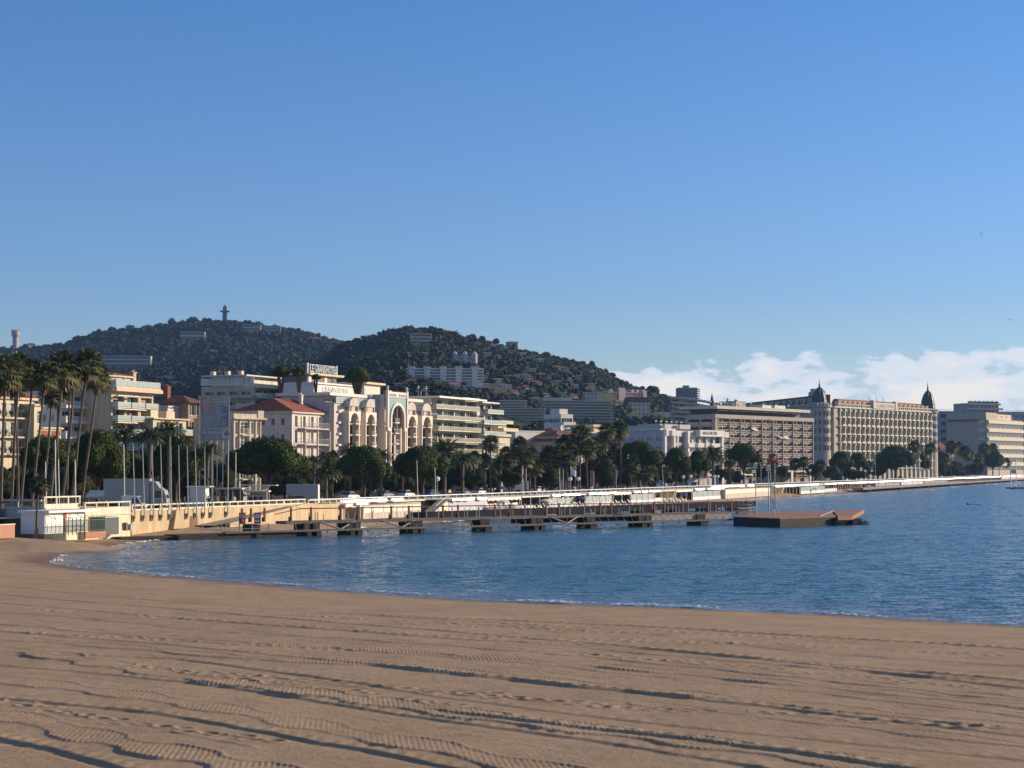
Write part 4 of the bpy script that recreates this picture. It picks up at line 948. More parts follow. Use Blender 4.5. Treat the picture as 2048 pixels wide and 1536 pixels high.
# 5 -- advertising banner on its scaffold
b = Bld('advertising_banner', 'huge grey printed banner on a building scaffold between house fronts', 400, 458, 795, Y=262, az=80, W=1.2, wall=ALU)
b.H = b.lz(400, 795, 0); z0 = b.lz(400, 880, 0); L = b.L
mb = MB(); n = 30; i0 = 0
for k in range(n):
    xa, xb = L * k / n, L * (k + 1) / n; ya, yb = .06 * math.sin(k * .7), .06 * math.sin((k + 1) * .7); mb.quad((xa, ya, z0), (xb, yb, z0), (xb, yb, b.H), (xa, ya, b.H)); mb.quad((xb, yb + .03, z0), (xa, ya + .03, z0), (xa, ya + .03, b.H), (xb, yb + .03, b.H))
b.part('banner_sheet', mb, mat('banner_print', (.40,.355,.335), .7, .08, .4))
hh = b.H - z0
mb = MB(); mb.box(L * .58, L * .62, -.14, -.10, z0 + hh * .34, z0 + hh * .80, 1); mb.box(L * .62, L * .97, -.13, -.10, z0 + hh * .34, z0 + hh * .80, 0); b.part('banner_panel', mb, [mat('banner_blue', (.22,.24,.30), .7, .1), mat('banner_pale', (.50,.52,.58), .7, .1)])
mb = MB(); pr = [(.02, .56), (.12, .70), (.15, .84), (.12, .95), (.03, .99), (-.07, .95), (-.10, .84), (-.06, .70)]
ii = len(mb.v); mb.v += [(L * (.17 + p[0] * 1.1), -.115, z0 + hh * p[1]) for p in pr]; mb.f.append(tuple(range(ii, ii + 8))); mb.m.append(0); b.part('banner_picture', mb, mat('banner_peach', (.52,.34,.27), .7, .12, .8))
mb = MB(); mb.quad((L*.30,-.12,z0+hh*.505),(L*.34,-.12,z0+hh*.50),(L*.40,-.12,z0+hh*.56),(L*.36,-.12,z0+hh*.545)); b.part('banner_picture', mb, FRAMEW)
rng = random.Random(4)
def lines(rows, m):
    for (x0, x1, zc, h) in rows:
        mb = MB(); x = L * x0
        while x < L * x1: w = rng.uniform(.25, .8); mb.quad((x,-.16,z0+hh*zc),(min(x+w,L*x1),-.16,z0+hh*zc),(min(x+w,L*x1),-.16,z0+hh*zc+h),(x,-.16,z0+hh*zc+h)); x += w + .14
        b.part('text_line', mb, m)
lines([(.42,.88,.945,.20),(.34,.95,.885,.24),(.55,.75,.83,.16),(.06,.96,.245,.18),(.08,.80,.155,.34),(.34,.54,.115,.18),(.2,.8,.065,.12)], mat('banner_white', (.56,.53,.48), .7, .05))
lines([(.64, .66 + .28 * rng.random(), .75 - .036 * k, .12) for k in range(12)], MATS['banner_pale'])
mb = MB(); mb.cyl((L*.89,-.15,z0+hh*.14),(L*.89,-.12,z0+hh*.14),.55,n=14); mb.cyl((L*.92,-.17,z0+hh*.15),(L*.92,-.15,z0+hh*.15),.42,n=14,m=1); b.part('banner_emblem', mb, [FRAMEW, MATS['banner_blue']])
mb = MB()
for k in range(6): mb.cyl((L * k / 5, .4, 0), (L * k / 5, .4, b.H), .05, n=5)
for k in range(7): mb.cyl((0, .4, z0 + hh * k / 6), (L, .4, z0 + hh * k / 6), .05, n=5)
b.part('scaffold', mb, ALU); b.mb = None
# 6 -- ochre villa under the banner
b = Bld('ochre_villa', 'ochre villa with sloping gable below the banner', 440, 458, 884, d=-35, pxl=416, wall=OCHRE)
simple(b, 3, 2.8, 0, 2, (.8, 1.5), 'shut', lb=2, lwin=(.8, 1.4)); mb = MB(); mb.hip(-.7, b.L + .7, -.7, b.W + .7, b.H + .002, 1.8); b.part('roof', mb, DARKT); b.done()
# 7 -- beige house with a columned bay
b = Bld('bay_window_house', 'cream house front with tall dark windows and heavy parapet right of the banner', 466, 522, 838, Y=290, az=40, W=10, wall=mat('cream_stone', (.66,.56,.43), .8, .06, .25, kind='streak'))
zt = b.lz(466, 838, 0); b.H = zt; ops = []
for f in range(6):
    z = zt - 2.45 - f * 2.45
    if z < 0: break
    for (fx, w) in ((.08, 1.0), (.28, 2.9), (.64, 1.0), (.86, .8)): a = b.L * fx; w = w * b.L / 11; ops.append((a, a + w, z, z + 1.95)); b.window(a, z, w, 1.95, 'wide' if fx == .30 else 'fr')
    b.balcony(b.L * .28, z - .1, b.L * .3, .5, 'iron', [b.wall, CLEARG, FRAMEW])
b.shell(ops); mb = MB(); mb.box(-.2, b.L + .8, -.6, b.W, zt, zt + .25); b.part('cornice', mb, b.wall)
mb = MB(); mb.box(-.2, b.L * .82, -.4, b.W - 1, zt + .252, zt + .9); mb.box(b.L * .82, b.L + .2, -.5, b.W - 1, zt + .252, zt + 1.5); b.part('parapet', mb, b.wall)
for fx in (.02, .23, .58, .80, .97): mb = MB(); x = b.L * fx; mb.box(x - .1, x + .1, -.18, -.004, 0, zt - .002); b.part('pilaster', mb, b.wall)
b.done()
# 8 -- hotel-like house with red tiled roof and balconies
b = Bld('balcony_house', 'pinkish white house with large red tiled hip roof and iron balconies', 583, 662, 826, d=-38, pxl=508, wall=PINKW)
H = b.H; fl = [H - 2.5 - 3.0 * k for k in range(5)]; ops = []; lo = []
for f, z in enumerate(fl):
    if z < .2: z = .3
    for i in range(5): a = b.L * (i + .5) / 5 - .5; ops.append((a, a + 1.0, z, z + 2.0)); b.window(a, z, 1.0, 2.0, 'shutw')
    for i in range(3): a = .9 + (b.W - 1.8) * (i + .5) / 3 - .4; lo.append((a, a + .75, z + .2, z + 1.6)); b.window(a, z + .2, .75, 1.4, 'small', side='l')
    if f < 4: b.balcony(b.L * .16, z - .2, b.L * .62, 1.5, 'iron', [PINKW, CLEARG, SHUT])
b.shell(ops, lo); b.band(H, .4, .55); b.band(H - 2.9, .18, .12)
mb = MB(); mb.hip(-.8, b.L + .8, -.8, b.W + 5, H + .402, 2.6, ins=4.6); b.part('roof', mb, REDT)
for fx in (.16, .47, .78): mb = MB(); x = b.L * fx; mb.cyl((x, -1.62, 0), (x, -1.62, H - 3.2), .11, n=6); b.part('balcony_post', mb, FRAMEW)
for fx in (.0, .97): mb = MB(); x = b.L * fx; mb.box(x, x + .45, -.12, -.004, 0, H - .003); b.part('pilaster', mb, WHITE)
chimney(b, b.L * .6, b.W * .4, H + 2, .6, 1.6, WHITE); b.done()
# 9 -- long beige flats behind
b = Bld('long_balcony_block', 'long beige balcony block behind the houses, left of the roof sign', 508, 640, 776, d=-74, pxl=402, wall=BEIGE, az=24)
simple(b, 7, 2.25, 0, 9, (2.7, 1.6), 'wide', lb=4, lwin=(2.2, 1.2), lstyle='wide', sill=.3, balc=('glass', 1.5, 0, 1, .2), rev=.6)
for f in range(5): mb = MB(); z = b.H - 2.25 * f - 2.0; mb.box(-1.2, -.004, 0, b.W, z - .25, z + .55); b.part('side_balcony', mb, BEIGE)
mb = MB(); mb.box(0, b.L, -2.0, b.W, b.H, b.H + .5); b.part('cornice', mb, CREAM)
mb = MB(); zt = b.lz(500, 752, 0); mb.box(-.5, b.L * .9, 2.5, b.W - 3, b.H + .502, zt); mb.box(-1.5, b.L * .75, 1, b.W - 1, zt, zt + .3); b.part('penthouse', mb, WHITE)
for (fx, y) in ((.02, b.W - 2), (.0, b.W * .55), (.0, b.W * .3)): mb = MB(); mb.box(-.5, .5, -.5, .5, 0, 3.2); b.part('chimney_block', mb, CREAM, (b.L * fx + 1, y, b.H + .7))
mb = MB(); mb.box(-.2, -.1, 0, b.W, b.H + .7, b.H + 2.3); b.part('parapet', mb, WHITE); b.done()
# 10 -- tower block carrying the roof sign, and shaded party wall
b = Bld('hotel_block', 'grey-walled hotel block carrying the white roof-top hotel sign', 626, 720, 800, d=-62, pxl=546, wall=mat('grey_party_wall', (.44,.40,.39), .9, .06, .2, kind='streak'), az=24)
b.shell(); zp = b.lz(630, 786, 0); zq = b.lz(630, 767, 0); zr = b.lz(630, 765, 0)
x1 = b.sx(712)
mb = MB(); mb.box(.3, x1, 0, 8, zp - .9, zq); mb.box(0, x1 + 1.2, -.5, 8.5, zq, zq + .35); b.part('parapet', mb, mat('white_fascia', (.76,.70,.64), .7, .05))
lettering(b.root, 'GRAND HOTEL', .2 * x1, -.06, zp + .1, x1 * .62, (zq - zp) * .72, FRAMEW, .06)
zt = b.lz(640, 750, b.sx(640)); x2 = b.sx(690)
mb = MB(); mb.box(.8, x2 - .5, 2, 8, zq + .352, zt); b.part('penthouse', mb, mat('brown_panel', (.20,.13,.12), .7, .1))
for i in range(4): mb = MB(); x = 1.2 + (x2 - 2.4) * i / 3.4; mb.box(x, x + 1.1, 1.85, 1.99, zq + .4, zt - .3); b.part('window_panel', mb, TEALG if i % 2 else WHITE)
mb = MB(); mb.box(.2, x2 + 1.4, .9, 9, zt, zt + .45); b.part('eave', mb, CREAM)
b.done()
sg = tag(empty('roof_sign', b.root.matrix_world.translation, 0), 'white roof-top lettering reading LE GRAND HOTEL on the hotel block', 'sign')
sg.location = b.root.location; sg.rotation_euler = b.root.rotation_euler
SIGNW = mat('sign_white', (.52,.51,.48), .6)
s0 = b.sx(625.5); s1 = b.sx(684); za = zt + .45; zl = b.lz(640, 744, b.sx(640)); zh = zl + 1.6
lettering(sg, 'LE', b.sx(630), 1.4, zl, b.sx(638) - b.sx(630), zh - zl, SIGNW, .12); lettering(sg, 'GRANDHOTEL', b.sx(640.5), 1.4, zl, b.sx(682) - b.sx(640.5), zh - zl, SIGNW, .12)
mb = MB()
for k in range(8): x = s0 + (s1 - s0) * k / 7; mb.cyl((x, 1.7, za), (x, 1.7, zh), .06, n=5)
mb.cyl((s0, 1.7, zl - .15), (s1, 1.7, zl - .15), .07, n=5); mb.cyl((s0, 1.7, zh + .1), (s1, 1.7, zh + .1), .05, n=5); mb.box(s0 - .1, s0 + .2, 1.3, 1.5, zl - .3, zh + .3); mb.box(s1 - .2, s1 + .1, 1.3, 1.5, zl - .3, zh + .3); mb.build('sign_frame', FRAMEW, sg)
# second set-back penthouse right of it
b = Bld('rooftop_pavilion', 'small white rooftop pavilion with orange fascia behind the arched hotel', 728, 760, 768, d=-66, W=6, zb=PROM, wall=WHITE); b.shell(); mb = MB(); mb.box(-1, b.L + 1, -1, 7, b.H, b.H + .5); b.part('eave', mb, mat('orange_beige', (.66,.47,.32), .8)); mb = MB(); mb.box(.5, b.L - .5, -.05, -.003, b.H - 2.6, b.H - .8); b.part('window', mb, SHUTW); b.done()
# 11 -- hotel with arched portal
MOOR = mat('arched_hotel_render', (.60,.52,.475), .85, .07, .25, kind='streak'); TILEB = mat('teal_mosaic', (.22,.33,.36), .5, .18, 2.); TRIM = mat('cream_trim', (.72,.63,.53), .8, .05)
b = Bld('arched_hotel', 'hotel with tall horseshoe-arched portal faced in blue-green mosaic', 668, 854, 800, d=-36, W=22, wall=MOOR, az=23)
def arch_panel(mb, x0, x1, z0, z1, cx, r, zs, y0, y1, m=0, n=14, rs=1.0):
    """flat panel with an arched opening cut upward from z0; opening centre cx radius r spring zs"""
    pts = [(cx - r, z0), (cx - r, zs)] + [(cx - r * math.cos(math.pi * k / n), zs + rs * r * math.sin(math.pi * k / n)) for k in range(1, n)] + [(cx + r, zs), (cx + r, z0)]
    for (a, b2) in zip(pts[:-1], pts[1:]):
        if abs(a[0] - b2[0]) > 1e-6:
            mb.quad((a[0], y0, a[1]), (b2[0], y0, b2[1]), (b2[0], y0, z1), (a[0], y0, z1), m)
        mb.quad((b2[0], y0, b2[1]), (a[0], y0, a[1]), (a[0], y1, a[1]), (b2[0], y1, b2[1]), m)
    for (a, c) in ((x0, cx - r), (cx + r, x1)): mb.quad((a, y0, z0), (c, y0, z0), (c, y0, z1), (a, y0, z1), m)
    mb.quad((x0,y0,z1),(x1,y0,z1),(x1,y1,z1),(x0,y1,z1), m); mb.quad((x0,y1,z0),(x0,y0,z0),(x0,y0,z1),(x0,y1,z1), m); mb.quad((x1,y0,z0),(x1,y1,z0),(x1,y1,z1),(x1,y0,z1), m)
X = b.sx; zk = lambda px, py: b.lz(px, py)
Htop = zk(700, 806)      # general wall head
b.H = Htop + 1.9
p0, p1 = X(756), X(797); zpt = zk(758, 783); fh = 22.4 * b.Y / F
bays = [(X(684), X(706)), (X(718), X(738)), (X(801), X(821)), (X(831), X(851))]
ops = []; floors = [zk(700, 822) - fh * k for k in range(0, 8)]
gaps = [(0.2, bays[0][0]), (bays[0][1], bays[1][0]), (bays[1][1], p0), (p1, bays[2][0]), (bays[2][1], bays[3][0]), (bays[3][1], b.L)]
for z in floors:
    if z < 1: continue
    for g0, g1 in gaps:
        w = min(.8, (g1 - g0) * .45); a = (g0 + g1) / 2 - w / 2; ops.append((a, a + w, z, z + .95)); b.window(a, z, w, .95, 'small')
        mb = MB(); mb.box(a - .1, a + w + .2, -.45, -.004, z - .4, z - .02); b.part('window_box', mb, TRIM)
b.shell(ops, z1=Htop)
# recessed top storey with canopy
mb = MB(); mb.box(.5, p0 - .5, 2.2, 12, Htop, Htop + 1.3); mb.box(p1 + .5, b.L - .5, 2.2, 12, Htop, Htop + 1.3); b.part('top_storey', mb, MOOR)
mb = MB(); mb.box(0, p0 - .6, .9, 13, Htop + 1.3, Htop + 1.9); mb.box(p1 + .6, b.L, .9, 13, Htop + 1.3, Htop + 1.9); b.part('canopy', mb, TRIM)
for k in range(6): mb = MB(); x = (p0 - 1) * (k + .5) / 6 if k < 3 else p1 + (b.L - p1) * (k - 2.5) / 3; mb.box(x - 1.3, x + 1.3, 2.12, 2.19, Htop + .2, Htop + 1.2); b.part('window_panel', mb, GLASS)
b.balcony(.3, Htop + .02, p0 - 1, .3, 'glass', [MOOR, CLEARG, FRAMEW])
for bi, (x0, x1) in enumerate(bays):
    w = x1 - x0; cx = (x0 + x1) / 2; pr = -1.5; zc = zk(706, 824)
    mb = MB(); mb.quad((x0,pr,0),(x0,-.004,0),(x0,-.004,zc),(x0,pr,zc)); mb.quad((x1,-.004,0),(x1,pr,0),(x1,pr,zc),(x1,-.004,zc))
    arch_panel(mb, x0 - .15, x1 + .15, zc - 2.0, zc + .02, cx, w * .36, zc - 1.9, pr - .12, pr + .4)
    for xx in (x0, x1 - .35): mb.box(xx, xx + .35, pr, pr + .35, 0, zc - 2.0)
    b.part('arcade', mb, TRIM)
    # barrel-roofed loggia on top
    mb = MB(); n = 10; r = w * .42; zs = zc + 1.35
    arch = [(cx - r * math.cos(math.pi * k / n), zs + 1.35 * math.sin(math.pi * k / n)) for k in range(n + 1)]
    mb.xprism([(cx - r, zs - .3), (cx + r, zs - .3)] + arch[::-1], pr, 5, 0); b.part('barrel_roof', mb, MOOR)
    mb = MB()
    for xx in (cx - r, cx + r - .25): mb.box(xx, xx + .25, pr + .05, pr + .3, zc + .03, zs - .303)
    mb.box(cx - r, cx + r, -.003, 3.0, zc + .03, zs - .303); b.part('loggia', mb, MOOR)
    mb = MB(); mb.box(cx - r + .5, cx + r - .5, -.08, -.02, zc + .1, zs - .4); b.part('window_panel', mb, GLASS)
    for k in range(7):
        z = zc - 2.3 - fh * k
        if z < 1.6: break
        mb = MB(); mb.box(x0 + .452, x1 - .452, pr + .2, -.004, z - .2, z); b.part('balcony_slab', mb, MOOR)
        mb = MB(); mb.box(x0 + .47, x1 - .47, -.08, -.02, z + .1, z + 1.7); b.part('window_panel', mb, GLASS if (k + bi) % 3 else SHUTB)
        o = b.balcony(cx - .1, z + .02, w * .42, .55, 'iron', [TRIM, CLEARG, TRIM], .7); o.location.y = pr + .1
# portal
mb = MB(); zb_ = zk(776, 829) - 1.9; r = (p1 - p0) * .30; cx = (p0 + p1) / 2; pr = -2.0; ztl = zpt - 1.1
arch_panel(mb, p0 + .5, p1 - .5, zb_, ztl, cx, r * 1.13, zb_ + 1.0, pr - .02, pr + .5); b.part('mosaic_panel', mb, TILEB)
mb = MB()
n = 16
for k in range(n):
    a0, a1 = math.pi * k / n, math.pi * (k + 1) / n; ri, ro = r, r * 1.2; zs = zb_ + 1.0
    P = lambda q, a, y: (cx - q * math.cos(a), y, zs + q * math.sin(a))
    y0, y1 = pr - .3, pr + .3; mb.quad(P(ri,a0,y0),P(ri,a1,y0),P(ro,a1,y0),P(ro,a0,y0)); mb.quad(P(ro,a0,y0),P(ro,a1,y0),P(ro,a1,y1),P(ro,a0,y1)); mb.quad(P(ri,a1,y0),P(ri,a0,y0),P(ri,a0,y1),P(ri,a1,y1))
for sx_ in (-1, 1):
    xa = cx + sx_ * r * 1.1; mb.box(xa - r * .1, xa + r * .1, pr - .3, pr + .3, zb_ - .8, zb_ + 1.0)
    xo = cx + sx_ * (p1 - p0) * .475; mb.box(xo - .28, xo + .28, pr - .25, pr + .3, zb_ - .8, zpt + .3); mb.lathe((xo, pr, zpt + .3), [(.1,0),(.2,.15),(.32,.45),(.22,.7),(.03,.9)], 10)
    xi = cx + sx_ * r * .82; mb.box(xi - .22, xi + .22, pr + .2, pr + .7, 0, zb_ - .8); mb.box(xo - .22, xo + .22, pr + .2, pr + .8, 0, zb_ - .8)
    mb.box(min(xa, xo) , max(xa, xo), pr - .2, pr + .3, zb_ - 1.5, zb_ - .8)
mb.box(p0 + .3, p1 - .3, pr - .12, pr + .6, ztl + .002, zpt); b.part('portal_frame', mb, TRIM)
mb = MB()
for k in range(9):
    if k == 4: continue
    x = p0 + .1 * (p1 - p0) + k * (p1 - p0) * .8 / 8.6; mb.box(x, x + .45, pr - .2, pr - .121, ztl + .2, ztl + .65); mb.box(x + .12, x + .33, pr - .24, pr - .201, ztl + .32, ztl + .52)
b.part('frieze_ornament', mb, mat('frieze_grey', (.34,.31,.30), .8))
mb = MB(); mb.quad((p0,pr+.5,0),(p0,8,0),(p0,8,zpt-.6),(p0,pr+.5,zpt-.6)); mb.quad((p1,8,0),(p1,pr+.5,0),(p1,pr+.5,zpt-.6),(p1,8,zpt-.6)); mb.quad((p0,pr+.6,zpt-.6),(p1,pr+.6,zpt-.6),(p1,8,zpt-.6),(p0,8,zpt-.6)); mb.quad((p0,-.3,0),(p1,-.3,0),(p1,-.3,zpt-.62),(p0,-.3,zpt-.62)); b.part('portal_bay', mb, MOOR)
for k in range(6):
    z = zb_ + .3 - fh * k
    if z < 1.5: break
    mb = MB(); mb.box(cx - r * .75, cx + r * .75, pr + .9, -.302, z - .25, z); b.part('balcony_slab', mb, MOOR)
    mb = MB(); mb.box(cx - r * .7, cx + r * .7, -.36, -.31, z + .05, z + 1.7); b.part('window_panel', mb, GLASS)
    o = b.balcony(cx + .1, z + .02, r * .7, .5, 'iron', [TRIM, CLEARG, TRIM], .75); o.location.y = pr + .9
for i, x in enumerate((p1 + 4, p1 + 6, p1 + 7.5)): dish(b, x, 4, Htop + 1.9, .45 if i else .7, i)
b.done()
# 12 -- glass balcony block
GB = mat('pale_green_render', (.58,.56,.47), .8, .06, .25, kind='streak')
b = Bld('glass_balcony_block', 'modern flats with deep glass-fronted balconies right of the arched hotel', 862, 953, 800, d=-36, pxl=849, wall=GB, az=23)
b.H = zk(868, 797) if False else b.lz(866, 796, b.sx(866)); fh = 22.2 * b.Y / F; ops = []; b.W = 12
for f in range(8):
    z = b.H - 2.0 - fh * f
    if z < 0: break
    for i in range(4):
        w = b.L / 4 - .5; a = .25 + i * b.L / 4; ops.append((a, a + w, z, z + 1.75)); b.window(a, z, w, 1.75, 'wide', rev=.7, pane=[GLASS, TEALG, GLASS, GLASS][(i + f) % 4])
    b.balcony(-.6 if f % 2 else .1, z - .12, b.L * (1.02 if f % 2 else .95), 1.8 if f else 1.3, 'glass', [GB, mat('smoked_glass', (.33,.29,.22), .15, .15, spec=.6), ALU], .8)
    if f % 2 == 0: mb = MB(); mb.box(b.L * .55, b.L * .85, -2.1, -1.0, z + 1.75, z + 1.85); b.part('awning', mb, CANV)
b.shell(ops, rev=.7); mb = MB(); mb.box(-.8, b.L + .5, -2.4, b.W + 1, b.H, b.H + .4)
b.part('canopy', mb, mat('white_fascia', (.76,.70,.64), .7, .05)); antenna(b, 2, 4, b.H + .4); antenna(b, 6, 4, b.H + .4); dish(b, 1, 3, b.H + .4); b.done()
b2 = Bld('glass_balcony_annex', 'white stepped balcony wing at the right end of the glass balcony block', 954, 996, 805, d=-35, W=12, wall=mat('warm_white', (.70,.64,.56), .8, .05, .25, kind='streak'), az=23)
ops = []; b2.H = b2.lz(954, 806, 0); x9 = b2.sx(983); fh = 22.2 * b2.Y / F
for f in range(8):
    z = b2.H - 2.0 - fh * f
    if z < 0: break
    for i in range(2): w = x9 / 2 - .5; a = .25 + i * x9 / 2; ops.append((a, a + w, z, z + 1.75)); b2.window(a, z, w, 1.75, 'wide', rev=.5)
    if f: b2.balcony(-.1, z - .12, b2.L * (1.0 + (.05 if f < 3 else .02)), 1.9, 'glass', [b2.wall, CLEARG, FRAMEW], .8)
    else: b2.balcony(x9 * .35, z - .12, b2.L - x9 * .35, 1.5, 'glass', [b2.wall, CLEARG, FRAMEW], .8)
b2.shell(ops, x1=x9); mb = MB(); mb.box(-.4, x9 + 1, -1.6, 12.2, b2.H, b2.H + .35); b2.part('canopy', mb, b2.wall); mb = MB(); mb.box(-3, x9 - 2, 2, 10, b2.H + .352, b2.H + 1.2); b2.part('roof_screen', mb, ALU); b2.done()
b = Bld('terrace_wing', 'low pair of long cream terraces right of the glass balcony block', 996, 1020, 862, d=-36, W=18, wall=CREAM, az=23)
za = b.lz(996, 842, 0); b.shell(z1=b.H - 1.6)
for (p_, q_, top) in ((996, 1016, 841), (1000, 1026, 856)): x1 = b.sx(q_); zt = b.lz(p_, top, b.sx(p_)); mb = MB(); mb.box(b.sx(p_) - 1, x1, -1.4, 9, zt - .8, zt); mb.box(b.sx(p_), x1 - 1, 0, 8, zt - 2.0, zt - .8); b.part('terrace', mb, CREAM)
b.done()
# 13 -- grey colonnaded building
b = Bld('grey_gallery', 'flat grey building with tall narrow windows right of the terraces', 1030, 1110, 863, d=-48, pxl=996, wall=mat('grey_white', (.50,.47,.45), .85, .06), az=40)
ops = []; lo = []
for i in range(9): a = b.L * (i + .5) / 9 - .5; ops.append((a, a + 1.0, 1, b.H - 3)); b.window(a, 1, 1.0, b.H - 4, 'small', pane=TEALG)
for i in range(5): a = b.W * (i + .5) / 5 - .7; lo.append((a, a + 1.4, 1, b.H - 3.4)); b.window(a, 1, 1.4, b.H - 4.4, 'fr', side='l', pane=TEALG)
b.shell(ops, lo, rev=.5); b.band(b.H, .3, .15); b.done()
# villa with two red roofs
b = Bld('red_roof_villa', 'cream villa with dark red hip roofs on two levels among the palms', 1140, 1200, 898, d=-34, pxl=1052, wall=CREAM, az=35)
b.H = b.lz(1140, 886, 0); simple(b, 3, 3.0, 0, 5, (.9, 1.6), 'shut', lb=4); b.band(b.H, .35, .7)
mb = MB(); mb.hip(-.9, b.L + .9, -.9, b.W + .9, b.H + .352, 2.4); b.part('roof', mb, DARKT); chimney(b, 4, b.W * .5, b.H + 1.6, .8, 1.5, REDT)
mb = MB(); mb.box(2, b.L + 2, 5, b.W + 6, b.H, b.H + 1.9); b.part('upper_storey', mb, CREAM); mb = MB(); mb.hip(1.4, b.L + 2.6, 4.4, b.W + 6.8, b.H + 1.902, 2.4); b.part('upper_roof', mb, DARKT); b.done()
b = Bld('long_flat_building', 'long low pale flat-roofed building behind the fan palms', 1130, 1240, 862, d=-75, W=16, wall=mat('grey_white', (.50,.47,.45)), az=40)
b.H = b.lz(1130, 866, 0); simple(b, 2, 4, 0, 12, (1.6, 2.0), 'fr'); b.band(b.H, .5, .5); 
for i in range(5): dish(b, 6 + i * 8, 6, b.H + .5, 1.0 + .3 * (i % 2), i)
mb = MB(); mb.box(b.L * .6, b.L * .95, 2, 12, b.H + .502, b.H + 2.4); mb.box(b.L * .55, b.L, 1, 13, b.H + 2.4, b.H + 3.1); b.part('roof_storey', mb, CREAM); b.done()
# 19 -- white hotel with teal glass
b = Bld('white_glass_hotel', 'white hotel with teal glass bands and hotel sign on its corner', 1326, 1442, 860, d=-36, pxl=1205, wall=mat('bright_white', (.50,.465,.47), .7, .05, .25, kind='streak'), az=42)
H = b.H; fh = 18.2 * b.Y / F; lo = []; ops = []
for f in range(6):
    z = H - 3.5 - fh * f
    if z < .3: break
    for i in range(7): w = b.W / 7 - 1.2; a = .6 + i * b.W / 7; lo.append((a, a + w, z, z + 1.4)); b.window(a, z, w, 1.4, 'wide', side='l', pane=TEALG)
    for i in range(8):
        w = b.L / 8 - 1.0; a = .5 + i * b.L / 8; ops.append((a, a + w, z - .3, z + 1.6)); b.window(a, z - .3, w, 1.9, 'fr', pane=TEALG, rev=.6)
b.shell(ops, lo, rev=.6); PW = mat('white_panel', (.64,.595,.575), .7, .04)
for px in (1326, 1344, 1372, 1440): mb = MB(); x = b.sx(px); mb.box(x - .5, x + .5, -1.1, -.004, 0, H - .2); b.part('pier', mb, PW)
for i, (pa, pb) in enumerate(((1369, 1381), (1388, 1400), (1416, 1432), (1404, 1410))):
    for f in range(3): mb = MB(); xa, xb = b.sx(pa), b.sx(pb); z = H - 5.2 - fh * f; mb.box(xa, xb, -1.6, -.004, z, z + 1.3); b.part('balcony', mb, PW)
for (pa, pb, z0, z1, y) in ((1326, 1331, -1.8, .2, -1.3), (1338, 1356, -1.8, -.1, -1.3), (1444, 1452, -1.9, -.2, -1.2)): mb = MB(); mb.box(b.sx(pa), b.sx(pb), y, -.006, H + z0, H + z1); b.part('fascia_panel', mb, PW)
xa, xb = b.sx(1392), b.sx(1441); mb = MB(); mb.box(xa, xb, -1.6, -.008, H - 1.75, H + .25); b.part('sign_panel', mb, PW)
lettering(b.root, 'NOGA HILTON', xa + (xb - xa) * .11, -1.62, H - 1.15, (xb - xa) * .56, .95, mat('sign_brown', (.12,.08,.07), .6), .05)
mb = MB(); mb.box(-.3, b.L * .25, .8, b.W * .9, H, H + .5); b.part('cornice', mb, PW)
zt = b.lz(1326, 852, 0); mb = MB(); mb.box(1, b.L * .55, 2, b.W * .45, H + .502, H + 1.9); mb.box(4, b.L * .3, b.W * .5, b.W * .95, H + .502, H + 1.6); b.part('plant_room', mb, b.wall)
for (px, lab) in ((1336, 0), (1366, 1)): mb = MB(); x = b.sx(px); mb.box(x - .9, x + .8, .6, 1.4, H + .5, H + 1.9); b.part('roof_panel', mb, CREAM)
for i in range(6): antenna(b, 3 + i * 4, 5 + i, H + 1.9, 1.2)
mb = MB(); mb.box(b.sx(1384), b.sx(1405), -6, -.01, 2.8, 4.8); b.part('entrance_canopy', mb, CREAM); b.done()
# 20 -- gridded concrete hotel
b = Bld('gridded_hotel', 'large taupe concrete hotel with a grid of recessed balconies', 1428, 1624, 822, d=-38, pxl=1371, wall=TAUPE, az=40)
zc = b.lz(1428, 828, 0); b.H = zc; fh = 15.4 * b.Y / F; nb = 18; ops = []; x0 = 1.8; pit = (b.L - x0 - .3) / nb; cells = []
for f in range(8):
    z = zc - 1.6 - fh * (f + 1) + .75
    if z < 1.5: break
    for i in range(nb): a = x0 + i * pit + .22; ops.append((a, a + pit - .44, z, z + 1.75)); cells.append((f, i, a, z, pit - .44))
b.fpanel(x0, b.L, 0, zc, ops, 0, 1.7); nw0 = 0
for (f, i, a, z, w) in cells:
    if b.nw < 96: b.window(a, z, w, 1.75, 'fr', rev=1.7)
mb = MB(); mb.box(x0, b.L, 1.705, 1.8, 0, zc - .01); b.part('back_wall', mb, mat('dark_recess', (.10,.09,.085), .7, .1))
lo = []
for f in range(7):
    z = zc - 1.6 - fh * (f + 1) + .75
    for i in range(2): a = .8 + i * (b.W - 1.2) / 2; w = (b.W - 1.2) / 2 - .8; lo.append((a, a + w, z, z + 1.75))
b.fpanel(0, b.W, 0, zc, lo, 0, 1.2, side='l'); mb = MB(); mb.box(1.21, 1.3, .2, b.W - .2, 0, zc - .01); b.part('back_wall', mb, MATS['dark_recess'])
m = b.mb; m.box(0, x0 - .002, -.6, .0, 0, zc); m.quad((0,0,zc),(b.L,0,zc),(b.L,b.W,zc),(0,b.W,zc)); m.quad((b.L,0,0),(b.L,b.W,0),(b.L,b.W,zc),(b.L,0,zc)); m.quad((b.L,b.W,0),(0,b.W,0),(0,b.W,zc),(b.L,b.W,zc))
for i in range(0, nb + 1, 2): x = x0 + i * pit; m.box(x - .16, x + .16, -.75, -.003, 0, zc - .5)
